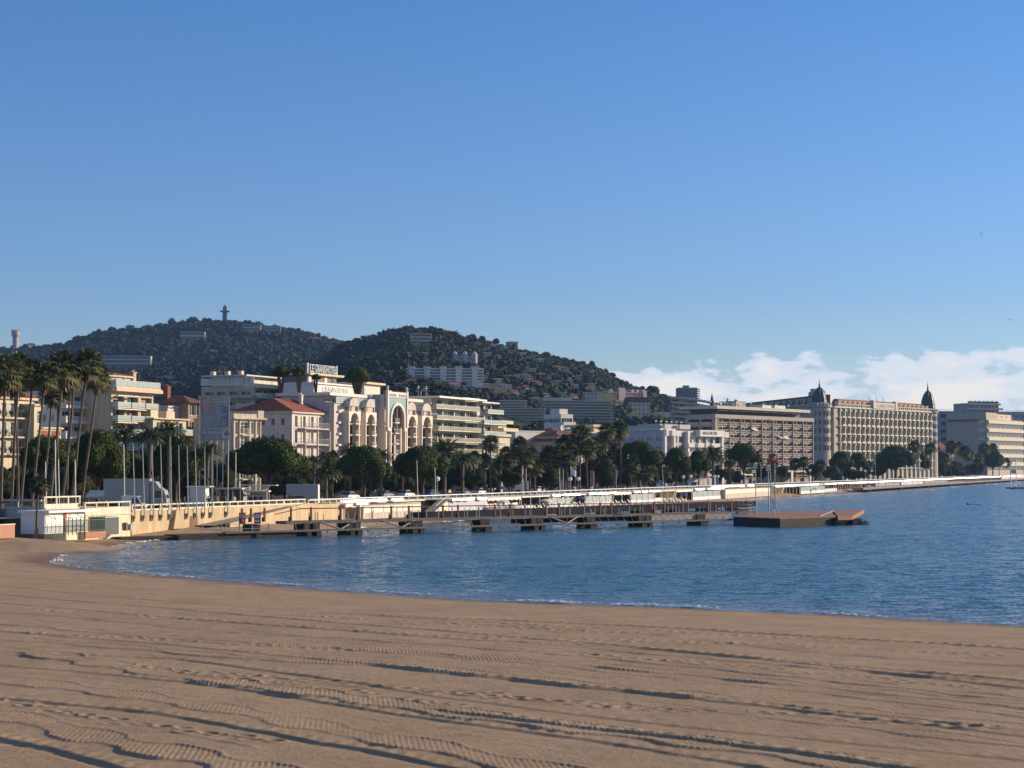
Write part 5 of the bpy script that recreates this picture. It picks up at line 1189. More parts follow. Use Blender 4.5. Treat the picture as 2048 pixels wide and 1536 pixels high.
# balcony front panels with a framed oblong hole
fp = MB(); w = pit - .5; arr = [(0, w, 0, .2), (0, w, .85, 1.05), (0, .28, .2, .85), (w - .28, w, .2, .85)]
for q in arr: fp.box(q[0], q[1], -.14, 0, q[2], q[3])
fp.box(.28, w - .28, .02, .05, .2, .85, 1)
fme = fp.mesh('balcony_panel', [mat('panel_concrete', (.47,.40,.35), .85, .06), GLASS]); extra = MB()
for n_, (f, i, a, z, w_) in enumerate(cells):
    if n_ < 100: o = link('balcony_panel', fme, b.root, (a - .08, -.35, z - .15))
    else:
        for q in arr: extra.box(a - .08 + q[0], a - .08 + q[1], -.49, -.35, z - .15 + q[2], z - .15 + q[3])
if extra.v: tag(b.part('balcony_panel', extra, MATS['panel_concrete']), kind='stuff')
for f in range(5):
    for i in range(2): o = balc_mesh((b.W - 1.2) / 2 - .9, .3, 'solid', .8); b.part('side_balcony', o, MATS['panel_concrete'], (-.003, .8 + i * (b.W - 1.2) / 2 + (b.W - 1.2) / 2 - .8, zc - 1.6 - fh * (f + 1) + .75), -math.pi / 2)
rng = random.Random(11)
for k in range(11):
    f, i, a, z, w_ = cells[rng.randrange(len(cells))]; mb = MB(); mb.quad((a, -.2, z + 1.7), (a + w_, -.2, z + 1.7), (a + w_, -1.5, z + .9), (a, -1.5, z + .9)); mb.quad((a + w_, -.2, z + 1.66), (a, -.2, z + 1.66), (a, -1.5, z + .86), (a + w_, -1.5, z + .86)); b.part('awning', mb, CANV)
m.box(-.5, b.L + .1, -.9, -.762, zc - 1.4, zc - .1)
zr = b.lz(1428, 815, 0); xr = b.sx(1609)
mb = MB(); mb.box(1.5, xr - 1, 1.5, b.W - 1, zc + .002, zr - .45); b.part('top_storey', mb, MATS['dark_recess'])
mb = MB(); mb.box(-1.8, xr, -2.5, b.W + 1.5, zr - .45, zr + .6); b.part('roof_slab', mb, mat('roof_slab_concrete', (.50,.45,.39), .8, .06))
for k in range(8): mb = MB(); x = 3 + k * xr / 9; mb.box(x, x + 4.2, -1.2, .8, zr - 1.0, zr - .85); b.part('awning', mb, CANV)
mb = MB(); mb.box(xr * .36, xr * .47, 5, 12, zr + .9, zr + 3.0); b.part('plant_room', mb, GREYC)
mb = MB(); mb.box(xr * .6, xr * .7, 3, 8, zr + .9, zr + 1.9); mb.box(xr * .74, xr * .86, 3, 8, zr + .9, zr + 2.0); b.part('plant_room', mb, WHITE)
for i in range(7): antenna(b, 4 + i * xr / 7, 4, zr + .9, 1.6)
for i in range(4): dish(b, 9 + i * 4, 3, zr + .9, .6, i)
# entrance level
mb = MB(); mb.box(b.sx(1536), b.sx(1600), -7, -.9, 4.0, 4.3); mb.box(b.sx(1548), b.sx(1552), -7, -6.6, 0, 4); mb.box(b.sx(1585), b.sx(1588), -7, -6.6, 0, 4); b.part('entrance_canopy', mb, WHITE); b.done()
# 21 -- domed grand hotel
b = Bld('domed_hotel', 'grand stone hotel with two slate-green corner domes', 1668, 1870, 815, d=-40, pxl=1622, wall=STONE, az=39)
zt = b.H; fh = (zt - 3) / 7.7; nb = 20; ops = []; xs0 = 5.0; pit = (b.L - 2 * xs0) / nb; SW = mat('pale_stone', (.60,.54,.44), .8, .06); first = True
for f in range(7):
    z = zt - 1.0 - fh * (f + 1) + .9
    for i in range(nb):
        a = xs0 + i * pit + pit * .28; ops.append((a, a + pit * .42, z, z + fh * .60))
        if f < 5 and b.nw < 100: b.window(a, z, pit * .42, fh * .60, 'fr', rev=.6)
lo = []
for f in range(7):
    z = zt - 1.0 - fh * (f + 1) + .9
    for i in range(3): a = b.W * (i + .5) / 3 - .6; lo.append((a, a + 1.2, z, z + 2.2))
b.shell(ops, lo, rev=.6); mb = MB()
mb.box(.2, b.L - .2, .62, .7, .1, zt - .1); mb.box(.62, .7, .7, b.W - .3, .1, zt - .1); b.part('glazing', mb, GLASS)
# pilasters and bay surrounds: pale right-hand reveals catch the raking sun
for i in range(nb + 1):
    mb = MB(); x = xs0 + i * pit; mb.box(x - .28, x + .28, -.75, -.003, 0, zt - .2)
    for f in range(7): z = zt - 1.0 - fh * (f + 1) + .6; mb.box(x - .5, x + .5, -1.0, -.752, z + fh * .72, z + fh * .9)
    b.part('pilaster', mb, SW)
for f in range(7):
    z = zt - 1.0 - fh * (f + 1) + .5
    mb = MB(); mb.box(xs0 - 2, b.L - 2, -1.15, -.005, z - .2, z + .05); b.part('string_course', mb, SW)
    for i in range(nb):
        if i * 7 + f * 3 > 9999 or (f > 4): continue
        mb = MB(); a = xs0 + i * pit + pit * .2; w = pit * .6; mb.box(a, a + w, -1.6, -1.16, z - .2, z); mb.box(a, a + w, -1.6, -1.52, z, z + (.8 if f % 2 else .5)); b.part('balcony', mb, SW)
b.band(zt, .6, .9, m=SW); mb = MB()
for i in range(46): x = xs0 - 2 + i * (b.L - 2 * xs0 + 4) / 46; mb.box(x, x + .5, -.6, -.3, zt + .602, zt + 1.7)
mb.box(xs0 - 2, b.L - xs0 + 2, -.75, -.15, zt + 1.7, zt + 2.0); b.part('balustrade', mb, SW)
xa, xb = b.sx(1746), b.sx(1786); mb = MB(); mb.box(xa, xb, -1.2, -.76, zt + .602, zt + 3.4); mb.box(xa - 2, xa, -1.5, .4, zt + .602, zt + 4.4); mb.box(xb, xb + 2, -1.5, .4, zt + .602, zt + 4.4); b.part('attic_panel', mb, SW)
lettering(b.root, 'CARLTON', xa + 2, -1.22, zt + 1.2, (xb - xa) - 4, 1.4, mat('sign_brown', (.12,.08,.07)), .05)
mb = MB(); i0 = 2; mb.v += []
mz0, mz1 = zt + .6, zt + 4.4
mb.quad((8,1.0,mz0),(b.L-2,1.0,mz0),(b.L-4,3.4,mz1),(10,3.4,mz1)); mb.quad((8,7,mz0),(8,1,mz0),(10,3.4,mz1),(10,5.5,mz1)); mb.quad((b.L-2,1,mz0),(b.L-2,7,mz0),(b.L-4,5.5,mz1),(b.L-4,3.4,mz1)); mb.quad((10,3.4,mz1),(b.L-4,3.4,mz1),(b.L-4,5.5,mz1),(10,5.5,mz1)); mb.quad((b.L-2,7,mz0),(8,7,mz0),(10,5.5,mz1),(b.L-4,5.5,mz1)); b.part('mansard_roof', mb, REDT)
for i in range(nb):
    if xa - 3 < xs0 + i * pit < xb + 1: continue
    mb = MB(); x = xs0 + (i + .5) * pit; mb.box(x - 1.1, x + 1.1, .7, 3.0, zt + .62, zt + 3.0); mb.box(x - 1.3, x + 1.3, .5, 3.2, zt + 3.0, zt + 3.25); mb.box(x - .55, x + .55, .64, .7, zt + 1.1, zt + 2.8, 1); b.part('dormer', mb, [SW, GLASS])
for i in range(9): antenna(b, b.L * .42 + i * 2.4, 5 + i % 3, mz1, 3.5)
def dome(parent_b, x, y, z, r, h, name='dome'):
    mb = MB(); pr = [(1.0,0),(1.02,.04),(.97,.14),(.93,.28),(.86,.44),(.74,.60),(.58,.74),(.40,.84),(.30,.88),(.34,.90),(.22,.93),(.12,.98),(.10,1.05),(.17,1.07),(.09,1.12),(.05,1.24),(.09,1.26),(.03,1.30),(.01,1.5)]
    mb.lathe((0,0,0), [(a * r, q * h) for a, q in pr], 20)
    for k in range(10): t = 6.283 * k / 10; mb.path([(a * r * 1.03 * math.cos(t), a * r * 1.03 * math.sin(t), q * h) for a, q in pr[:9]], .16, 4)
    return parent_b.part(name, mb, SLATE, (x, y, z))
zd = zt + 2.2; rT = 4.9
for (x, nm) in ((b.sx(1655) , 'corner_tower'), (b.L - 1.5, 'corner_tower')):
    y = 4.0 if x < 10 else 3.0; mb = MB(); r2 = rT if x < 10 else rT * .92
    mb.lathe((0,0,0), [(r2 * 1.02,0),(r2 * 1.02, zt - .4),(r2 * 1.16, zt),(r2 * 1.16, zt + .7),(r2, zt + .8),(r2 * .9, zt + 1.6),(3.5, zd),(0.1, zd + .02)], 20)
    for k in range(20): t = 6.283 * k / 20; mb.box(r2 * 1.08 * math.cos(t) - .3, r2 * 1.08 * math.cos(t) + .3, r2 * 1.08 * math.sin(t) - .3, r2 * 1.08 * math.sin(t) + .3, zt + .7, zt + 1.8)
    t_ = b.part(nm, mb, STONE, (x, y, 0))
    for f in range(5):
        for k in range(8):
            an = -math.pi / 2 + (k - 3.5) * .42; z = zt - 1.0 - fh * (f + 1) + .9; mb = MB(); mb.box(-.45, .45, -.08, 0, 0, 2.2); o = b.part('tower_window', mb, GLASS, (r2 * 1.03 * math.cos(an), r2 * 1.03 * math.sin(an), z), an + math.pi / 2, parent=t_)
    hgt = abs(b.lz(1655, 772, 0) - b.lz(1655, 797, 0)) * 1.25
    dome(b, x, y, zd, 3.1 if x < 10 else 3.4, 7.4 if x < 10 else 9.6)
b.done()
DH = b
def wing():
    # built from the tower corner going back and to the left
    root = tag(empty('hotel_side_wing', DH.root.location, 0), 'long dormered wing with red mansard roof running left from the domed hotel', 'building')
    A = at(1640, 800, DH.Y + 6); B_ = at(1480, 826, DH.Y + 118); zA = at(1640, 806, A.y).z; dv = Vector((B_.x - A.x, B_.y - A.y, 0)); L = dv.length; an = math.atan2(dv.y, dv.x)
    root.location = (A.x, A.y, PROM); root.rotation_euler = (0, 0, an); H = zA - PROM
    mb = MB(); ops = []; n = 13
    mb.box(0, L, -5, 0, 0, H); mb.build('wall', STONE, root)
    mb = MB(); mb.quad((0,0.3,H),(L,.3,H),(L,-2,H+4.0),(0,-2,H+4.0)); mb.quad((0,-2,H+4.0),(L,-2,H+4.0),(L,-5,H+4.0),(0,-5,H+4.0)); mb.quad((0,-5,H),(0,.3,H),(0,-2,H+4.0),(0,-5,H+4.0)); mb.quad((L,.3,H),(L,-5,H),(L,-5,H+4.0),(L,-2,H+4.0)); mb.quad((L,-5,H),(0,-5,H),(0,-5,H+4.0),(L,-5,H+4.0)); mb.build('roof', DARKT, root)
    for i in range(n):
        x = L * (i + .5) / n; mb = MB(); mb.box(x - 1.6, x + 1.6, -2.2, .5, H + .1, H + 2.8); mb.box(x - .8, x + .8, .5, .56, H + .4, H + 2.4, 1); mb.build('dormer', [SW, GLASS], root)
        for f in range(5): mb = MB(); z = H - 5 - f * 5; mb.box(x - .8, x + .8, .02, .07, z, z + 2.8); mb.build('window', GLASS, root)
    mb = MB(); mb.box(6, 20, -5, -2, H + 4.0, H + 5.8); mb.box(17, 20, -5, -3, H + 5.8, H + 7.4); mb.build('plant_room', STONE, root)
    mb = MB(); mb.box(0, L, .02, .5, H - .5, H); mb.build('cornice', SW, root)
wing()
# 22 -- right-hand buildings
b = Bld('banded_balcony_block', 'beige block with blank side wall and long pale balcony bands at the right edge', 1974, 2046, 838, Y=1190, az=36, pxl=1893, wall=mat('sand_render', (.46,.39,.29), .85, .05, .2))
b.H = b.lz(1974, 838, 0); fh = 17 * b.Y / F; BC = mat('band_cream', (.62,.55,.43), .8, .05)
for f in range(9):
    z = b.H - fh * (f + 1)
    if z < 1: break
    mb = MB(); mb.box(-1.0, b.L + .5, -1.8, -.003, z + fh * .5, z + fh * .86); b.part('balcony', mb, BC)
    mb = MB(); mb.box(-1.2, -.003, 1, 6, z + fh * .5, z + fh * .86); b.part('side_balcony', mb, BC)
    for i in range(8): mb = MB(); a = b.L * i / 8; mb.box(a + .8, a + b.L / 8 - .5, -.08, -.002, z, z + fh * .48); b.part('window', mb, GLASS)
for f in range(4): mb = MB(); z = b.H - 9 - f * 8; mb.box(-.3, -.003, b.W * .02, b.W * .30, z, z + 3.6); b.part('wall_panel', mb, BEIGE)
b.shell(); mb = MB(); mb.box(-.6, -.003, b.W * .15, b.W * .97, b.H - 1.5, b.H + .0); b.part('brick_band', mb, REDT)
mb = MB(); mb.box(1, b.L * .3, 1, b.W, b.H + .01, b.H + 4.6); b.part('attic', mb, b.wall); mb = MB(); mb.box(b.L * .3, b.L * .9, 6, b.W - 4, b.H + .01, b.H + 4.2); b.part('penthouse', mb, mat('orange_beige', (.66,.47,.32))); mb = MB()
for k in range(6): mb.lathe((3 + k * b.L / 7, 2, b.H), [(.02,2.8),(1.5,2.1)], 8); mb.cyl((3 + k * b.L / 7, 2, b.H), (3 + k * b.L / 7, 2, b.H + 2.6), .08, n=4)
b.part('terrace_parasols', mb, FRAMEW); b.done()
b = Bld('viaduct_block', 'long grey slab block closing the view at the far right', 1878, 2100, 824, Y=1600, az=76, W=20, wall=mat('slab_grey', (.30,.30,.31), .85, .08))
b.H = b.lz(1878, 822, 0); b.shell(); mb = MB()
for k in range(60): x = b.L * k / 60; mb.cyl((x, .2, b.H), (x, .2, b.H + 1.3), .1, n=4)
mb.box(0, b.L, .1, .3, b.H + 1.3, b.H + 1.5); b.part('railing', mb, ALU)
for f in range(4):
    for k in range(14): mb = MB(); x = b.L * k / 14 + 2; mb.box(x, x + 5, -.1, -.003, b.H - 6 - f * 7, b.H - 3 - f * 7); b.part('window', mb, GLASS)
b.done()
b = Bld('terrace_flats', 'pale flats with planted stepped terraces above the rooftops at the right', 1936, 1998, 806, Y=1560, az=70, W=22, wall=STONE)
b.H = b.lz(1936, 806, 0)
for f in range(4): mb = MB(); z = b.H - 4.2 * (f + 1); mb.box(-1.2 - f, b.L + 1 + 1.5 * f, -2 - f, -.003 , z + 2.6, z + 4.0); b.part('terrace', mb, CREAM); mb = MB(); [mb.box(b.L * k / 8 + .6, b.L * k / 8 + 3.4, -.1, -.002, z + .2, z + 2.5) for k in range(8)]; b.part('windows', mb, GLASS)
b.shell(); mb = MB()
for k in range(22): x = b.L * k / 22; mb.lathe((x, -1, b.H), [(.05,1.8+k%3*.4),(.9,.9),(.5,0)], 6)
b.part('roof_plants', mb, OAK); b.done()
b = Bld('small_villa', 'small house with a bright red roof beside the domed hotel', 1877, 1908, 899, d=-36, W=14, wall=CREAM, az=60); b.H = b.lz(1877, 899, 0); simple(b, 2, 4.2, 0, 3, (1.2, 2), 'shut'); mb = MB(); mb.hip(-.8, b.L + .8, -.8, 14.8, b.H + .002, 5.0, ins=8); b.part('roof', mb, REDT); b.done()
b = Bld('gabled_villa', 'cream gabled villa with dark roof behind the far palms', 1922, 1952, 896, d=-40, W=16, wall=CREAM, az=66); b.H = b.lz(1922, 898, 0); simple(b, 2, 4.4, 0, 3, (1.2, 2), 'shut'); mb = MB(); mb.xprism([(-.8, b.H + .002), (b.L + .8, b.H + .002), (b.L / 2, b.H + 6)], -.6, 16.6); b.part('roof', mb, DARKT); b.done()
# gap fillers seen between trunks: low buildings along the street
for i, (p0, p1, top, m, lab) in enumerate(((1214, 1300, 880, GREYC, 'low grey street front behind the middle palms'), (1626, 1668, 915, BEIGE, 'low annex between the concrete hotel and the domed hotel'), (1240, 1330, 868, PINKW, 'pale block behind the pines left of the white glass hotel'))):
    b = Bld('street_building', lab, p0, p1, top, d=-58, W=14, wall=m, az=35); simple(b, 3, 4, 0, 6, (1.6, 2), 'fr'); b.band(b.H, .4, .3); b.done()
# ---------------------------------------------------------------- hillside
HW = mat('hill_white', (.62,.60,.57), .85, .08); HC = mat('hill_cream', (.56,.48,.38), .85, .08)
def hillblock(name, label, px0, px1, ptop, pbot, which, floors, az=75., bands=True, wall=None, roof=None, nwin=0, W=14., lit=0, group=None):
    P = hill_pt((px0 + px1) / 2, pbot, which); D = P.y
    if px1 - px0 < 2: return
    zb = at(px0, pbot, D).z - 6
    b = Bld(name, label, px0, px1, ptop, Y=D, az=az, W=W, zb=zb, wall=wall or HW, group=group); b.H = at(px0, ptop, D).z - zb; vis = at(px0, ptop, D).z - at(px0, pbot, D).z; fh = vis / floors
    b.shell()
    for f in range(floors):
        z = b.H - fh * (f + 1)
        if bands:
            mb = MB(); mb.box(-.6, b.L + .6, -1.5, -.003, z - .05, z + fh * .34); b.part('balcony', mb, b.wall)
            mb = MB(); mb.box(.4, b.L - .4, -.06, -.002, z + fh * .36, z + fh * .9); b.part('glazing', mb, GLASS)
        else:
            for i in range(nwin): mb = MB(); a = b.L * (i + .5) / nwin; mb.box(a - .6, a + .6, -.08, -.002, z + fh * .3, z + fh * .75); b.part('window', mb, GLASS)
    if roof: mb = MB(); mb.hip(-.7, b.L + .7, -.7, b.W + .7, b.H + .002, min(b.L, b.W) * .22); b.part('roof', mb, roof)
    else: mb = MB(); mb.box(-.5, b.L + .5, -.5, b.W + .5, b.H, b.H + .5); b.part('roof_edge', mb, b.wall)
    CLEAR.append((px0 - 3, px1 + 3, ptop, pbot, D)); return b
b = hillblock('long_hill_block', 'long white apartment bar with five stair towers high on the near hill', 812, 966, 738, 762, 'near', 4, az=86, W=12)
for k in range(5):
    px = (823, 854, 886, 917, 949)[k]; x = b.sx(px); mb = MB(); mb.box(x - 1.6, x + 1.6, -2.2, 6, 0, b.H + 1.0); mb.box(x - 2, x + 2, -2.6, 6.4, b.H + 1.0, b.H + 1.5); b.part('stair_tower', mb, HW)
b.done()
b = hillblock('wide_hill_block', 'wide grey slab block with many balcony bands behind the town', 1088, 1224, 802, 842, 'near', 7, az=78, W=16, wall=mat('hill_grey', (.50,.45,.37), .85, .08)); mb = MB(); mb.box(0, b.L * .42, 2, 12, b.H + .5, b.H + 2.0); b.part('penthouse', mb, b.wall); b.done()
b = hillblock('low_hill_block', 'grey slab block among trees left of the wide slab block', 1000, 1052, 802, 830, 'near', 5, az=78, wall=MATS['hill_grey']); b.done()
b = hillblock('low_hill_block', 'lower grey slab block running behind the terraces and trees', 1000, 1090, 818, 846, 'near', 5, az=82, wall=MATS['hill_grey']); b.done()
b = Bld('white_curved_flats', 'small white flats with curved balconies above the villa roofs', 1122, 1146, 826, Y=640, az=50, pxl=1088, wall=WHITE); b.H = b.lz(1122, 828, 0); simple(b, 5, 4, 3, 4, (1.6, 1.6), 'small', lb=3, lwin=(4, 1.4), lstyle='wide', balc=('solid', 1.5, 0, 1, 0.1)); mb = MB(); mb.box(2, 6, 3, 8, b.H, b.H + 2); b.part('roof_hut', mb, WHITE); b.done()
b = hillblock('palace_block', 'pinkish old palace block with red dormered roof on the lower hill', 1196, 1292, 784, 808, 'near', 3, az=62, bands=False, nwin=16, wall=mat('palace_pink', (.64,.50,.42), .8, .08), W=14)
for k in range(9):
    if k in (3, 4, 5): continue
    mb = MB(); x = b.L * (k + .5) / 9; mb.box(x - .9, x + .9, -.2, 2, b.H + .5, b.H + 2.2); b.part('dormer', mb, WHITE)
mb = MB(); mb.quad((1,0,b.H+.5),(b.L-1,0,b.H+.5),(b.L-2,3,b.H+2.2),(2,3,b.H+2.2)); mb.box(2, b.L - 2, 3, 13, b.H + .5, b.H + 2.2); b.part('roof', mb, REDT)
for x0, w0, h0 in ((-.3, 3, 1.6), (b.L * .42, 5, 3.2), (b.L - 2.8, 3, 1.6)): mb = MB(); mb.box(x0, x0 + w0, -1, 8, 0, b.H + h0); b.part('pavilion', mb, b.wall)
for f in range(2): mb = MB(); mb.box(0, b.L, -.6, -.1, b.H - 3.0 - f * 4, b.H - 2.5 - f * 4); b.part('string_course', mb, REDT)
b.done(); bb = hillblock('flank_building', 'grey-white flank building left of the pinkish palace', 1166, 1196, 786, 806, 'near', 3, az=80, bands=False, nwin=4, wall=MATS['grey_white']); bb.done()
b = hillblock('manor_house', 'old manor with steep dark gables below the pinkish palace', 1258, 1300, 806, 832, 'near', 3, az=70, bands=False, nwin=5, wall=HC, W=12)
for k in range(3): mb = MB(); x = b.L * (k + .5) / 3; mb.xprism([(x - 2.3, b.H + .5), (x + 2.3, b.H + .5), (x, b.H + 4.2)], -.8, 12); b.part('roof', mb, DARKT)
b.done()
b = Bld('hilltop_tower_block', 'lone dark round-edged tower block on the skyline left of the spire', 1357, 1395, 775, Y=1500, az=88, W=16, zb=60, wall=MATS['slab_grey']); b.H = at(1357, 775, 1500).z - 60
for f in range(6): mb = MB(); z = b.H - 2.0 * (f + 1) * .95; mb.box(-1, b.L + 2.2, -1.6, 10, z, z + .7); b.part('balcony', mb, b.wall)
b.shell(); mb = MB(); mb.box(b.L * .3, b.L * .6, 3, 9, b.H, b.H + 2.0); b.part('roof_hut', mb, b.wall); b.done()
b = Bld('curved_terrace_flats', 'curving cream terraced flats on the skyline by the spire', 1340, 1450, 795, Y=1100, az=100, W=14, zb=20, wall=HC)
b.L = (1452 - 1340) / F * 1100; zt = at(1380, 793, 1100).z - 20
mb = MB()
for f in range(6):
    mb = MB(); n = 14
    for k in range(n):
        t0, t1 = k / n, (k + 1) / n; cv = lambda t: 20 * (t - .3) ** 2
        x0, x1 = b.L * t0, b.L * t1; z = zt - 3.0 * f - 4.5 * t0 ** 1.5 * 1.2
        mb.box(x0 + f * .6, x1 + f * .6 + .02, -f * 1.2 + cv(t0), 12 + cv(t0), z - 1.3, z)
    b.part('terrace', mb, HC)
mb = MB(); mb.box(0, b.L, 3, 12, 0, zt - 8); b.mb = mb; b.done()
sp = tag(empty('church_spire', (at(1424, 800, 800).x, 800, PROM), 0), 'thin dark church spire rising behind the concrete hotel roof', 'spire')
zt = at(1424, 786, 800).z - PROM; mb = MB(); mb.box(-2.2, 2.2, -2.2, 2.2, 0, zt - 10); mb.build('bell_tower', GREYC, sp); mb = MB(); mb.lathe((0,0,zt-10), [(2.6,0),(1.3,4),(.05,10)], 8); mb.build('spire_roof', SLATE, sp)
# summit tower with gallery, crenellated tower, chateau and villas
D = 2390.; z0 = float(hill_z(np.array([450.]), np.array([D]), 'far')[0]); zt = at(450, 610, D).z; h = zt - z0; ox = at(450, 640, D).x
tw = tag(empty('lookout_tower', (ox, D, z0), 0), 'slender dark lookout tower with a cross-shaped gallery on the far summit', 'tower')
mb = MB(); mb.box(-3.0, 3.0, -3.0, 3.0, -4, h * .62); mb.build('shaft', mat('tower_concrete', (.16,.16,.17), .9, .1), tw)
mb = MB(); mb.box(-6.5, 6.5, -6.5, 6.5, h * .64, h * .68); mb.box(-4, 4, -4, 4, h * .62, h * .64); mb.build('gallery', MATS['tower_concrete'], tw)
mb = MB(); mb.box(-2.6, 2.6, -2.6, 2.6, h * .68, h * .9); mb.box(-1.4, 1.4, -1.4, 1.4, h * .9, h * .97); mb.cyl((0,0,h*.97),(0,0,h*1.03),.4,n=6); mb.build('lantern', MATS['tower_concrete'], tw)
D = 2300.; ox = at(31, 690, D).x; z0 = float(hill_z(np.array([31.]), np.array([D]), 'far')[0]); h = at(31, 662, D).z - z0
tw = tag(empty('water_tower', (ox, D, z0), 0), 'round pinkish crenellated tower on the skyline at far left', 'tower')
mb = MB(); mb.lathe((0,0,-4), [(3.9,0),(3.7,h*.7+4),(5.2,h*.82+4),(5.2,h+4),(.1,h+4)], 20); mb.build('shaft', mat('tower_pink', (.50,.36,.34), .85, .08), tw)
mb = MB(); mb.lathe((0,0,h*.80), [(5.3,0),(5.3,h*.05)], 20)
for k in range(12): t = 6.283 * k / 12; mb.box(5 * math.cos(t) - .6, 5 * math.cos(t) + .6, 5 * math.sin(t) - .6, 5 * math.sin(t) + .6, h, h * 1.06)
mb.build('battlement', MATS['tower_pink'], tw)
b = hillblock('chateau', 'pale castle-like villa with pointed turrets on the near hill', 908, 950, 714, 728, 'near', 2, az=85, bands=False, nwin=8, wall=mat('chateau_stone', (.50,.46,.46), .85, .08), W=10)
for px in (910, 930, 949): mb = MB(); x = b.sx(px); mb.lathe((x, 1, 0), [(1.9,0),(1.9,b.H+1.5),(2.2,b.H+1.6),(.05,b.H+4.0)], 10); b.part('turret', mb, [b.wall])
mb = MB(); mb.hip(2, b.L - 2, 1, 9, b.H + .502, 2.6); b.part('roof', mb, SLATE); b.done()
hb = [(822,862,668,690,'near',3,1,'large pale villa with blue-grey terraces near the near hill crest'),(360,408,664,682,'far',2,1,'long low grey building below the far summit, left of the tower'),(484,520,650,662,'far',2,1,'grey building under the crest right of the lookout tower'),(528,560,652,666,'far',4,1,'open-framed white slab building on the far crest'),(196,300,712,736,'far',3,1,'long pale terraced retaining building on the far hill'),(300,345,736,742,'far',2,1,'narrow pale strip building on the far hill slope')]
for (a, c, t, u, wh, fl, bd, lab) in hb: b = hillblock('hill_building', lab, a, c, t, u, wh, fl, az=84, bands=True, wall=MATS['hill_grey'] if wh == 'far' else HC, group='larger buildings on the hills'); b.done()
vil = [(1090,1102,756,764),(1108,1122,762,770),(1142,1156,770,778),(1030,1042,734,741),(1046,1060,726,733),(990,1004,712,719),(968,982,706,713),(1076,1090,748,756),(1068,1084,764,772),(962,976,752,758),(940,954,758,764),(1150,1164,752,760),(1004,1018,736,743),(1110,1126,734,741),(880,894,684,690),(900,914,694,700),(842,856,706,712),(1086,1100,788,796),(1116,1132,786,794),(1140,1156,790,797),(1062,1078,796,803),(790,806,768,774),(660,676,768,774),(420,436,700,705),(150,166,700,705),(926,938,680,686),(948,966,688,693),(980,996,690,697),(1006,1016,694,702),(1020,1036,684,694),(1038,1052,706,712),(1012,1026,702,710),(872,882,700,708),(1060,1076,712,718),(1074,1088,718,728),(1126,1140,736,748),(1055,1072,738,746),(1008,1028,752,760),(1024,1060,749,756),(1046,1066,752,764),(996,1022,770,778),(1020,1036,782,790),(1046,1058,772,782),(958,976,768,778),(905,940,772,782),(900,918,768,774),(872,900,762,768),(1180,1190,742,750),(1130,1142,756,764),(1062,1070,775,786),(1175,1190,768,775),(984,1004,786,794),(1100,1112,748,756),
 (1232,1250,774,780),(1300,1322,790,796),(52,70,688,692),(96,112,690,694),(270,282,656,660),(296,312,654,658),(268,278,660,664),(616,640,676,684),(664,680,684,690),(250,262,664,668),(476,490,686,690),(310,350,752,760),(360,372,742,746),(340,372,764,772),(322,338,776,784),(770,790,742,748),(700,722,758,764),(742,756,772,778),(1402,1418,812,818),(1310,1345,826,836),(1348,1372,850,860),(1060,1074,822,830),(560,580,690,694),(600,625,742,747),(515,532,752,757)]
rng = random.Random(77)
for k in range(34):
    a = rng.uniform(975, 1235); t = rng.uniform(max(728, 700 + (a - 975) * .32), 812); w = rng.uniform(9, 19)
    if all(not (q[0] - 12 < a < q[1] + 4 and abs(q[2] - t) < 9) for q in vil) and not (1085 < a < 1228 and t > 790): vil.append((round(a), round(a + w), round(t), round(t + rng.uniform(6, 10))))
for i, (a, c, t, u) in enumerate(sorted(vil)):
    wh = 'near' if a > 690 else 'far'; rf = (REDT, None, DARKT, None)[i % 4]; wl = (HC, HW, CREAM, HW, PINKW)[i % 5]
    col_ = {id(HC): 'beige', id(HW): 'white', id(PINKW): 'pinkish', id(CREAM): 'cream'}[id(wl)]; rt = ('red', 'flat', 'dark', 'flat')[i % 4]
    b = hillblock('hillside_villa', f'tiny {col_} {rt}-roofed villa in the hill woods, {ordw(i)} from the left', a, c, t, u, wh, 2, az=(60, 75, 82, 68)[i % 4], bands=False, nwin=3, wall=wl, roof=rf, W=9, group='small villas on the hills'); b.done()
def skip(px, D, z):
    for (a, c, t, u, Db) in CLEAR:
        if a < px < c and D < Db + 12:
            py = proj((px - 1024) / F * D, D, z)[1]
            if Db - 200 < D < Db + 12 and py > t - 2 and py < u + (u - t) * .15 + 3: return True
    return False
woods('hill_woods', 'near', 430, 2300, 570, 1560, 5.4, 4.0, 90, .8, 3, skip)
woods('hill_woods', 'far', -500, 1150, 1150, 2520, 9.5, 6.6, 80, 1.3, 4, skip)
# trees standing out on the skyline
sky_t = [(186,662,10,'u'),(196,656,14,'r'),(222,654,22,'u'),(262,650,10,'r'),(342,634,20,'r'),(360,645,12,'r'),(384,634,26,'u'),(318,645,22,'r'),(430,643,12,'c'),(436,640,5,'c'),(495,648,12,'r'),(512,650,16,'r'),(580,654,14,'r'),(598,662,20,'u'),(810,652,16,'u'),(850,654,12,'r'),(862,652,18,'u'),(880,656,16,'u'),(905,664,14,'u'),(945,668,18,'u'),(964,672,18,'u'),(992,677,16,'u'),(1028,688,14,'u'),(1054,700,14,'r'),(1092,704,22,'u'),(1112,712,24,'u'),(1131,718,4,'c'),(1146,717,16,'r'),(1166,722,16,'u'),(1184,722,16,'u'),(1200,740,12,'u'),(1222,745,26,'u'),(1248,765,12,'r'),(1262,766,10,'r'),(1285,772,14,'u'),(1305,772,36,'u'),(1472,796,16,'r'),(1455,798,10,'c'),(1424,806,8,'c')]
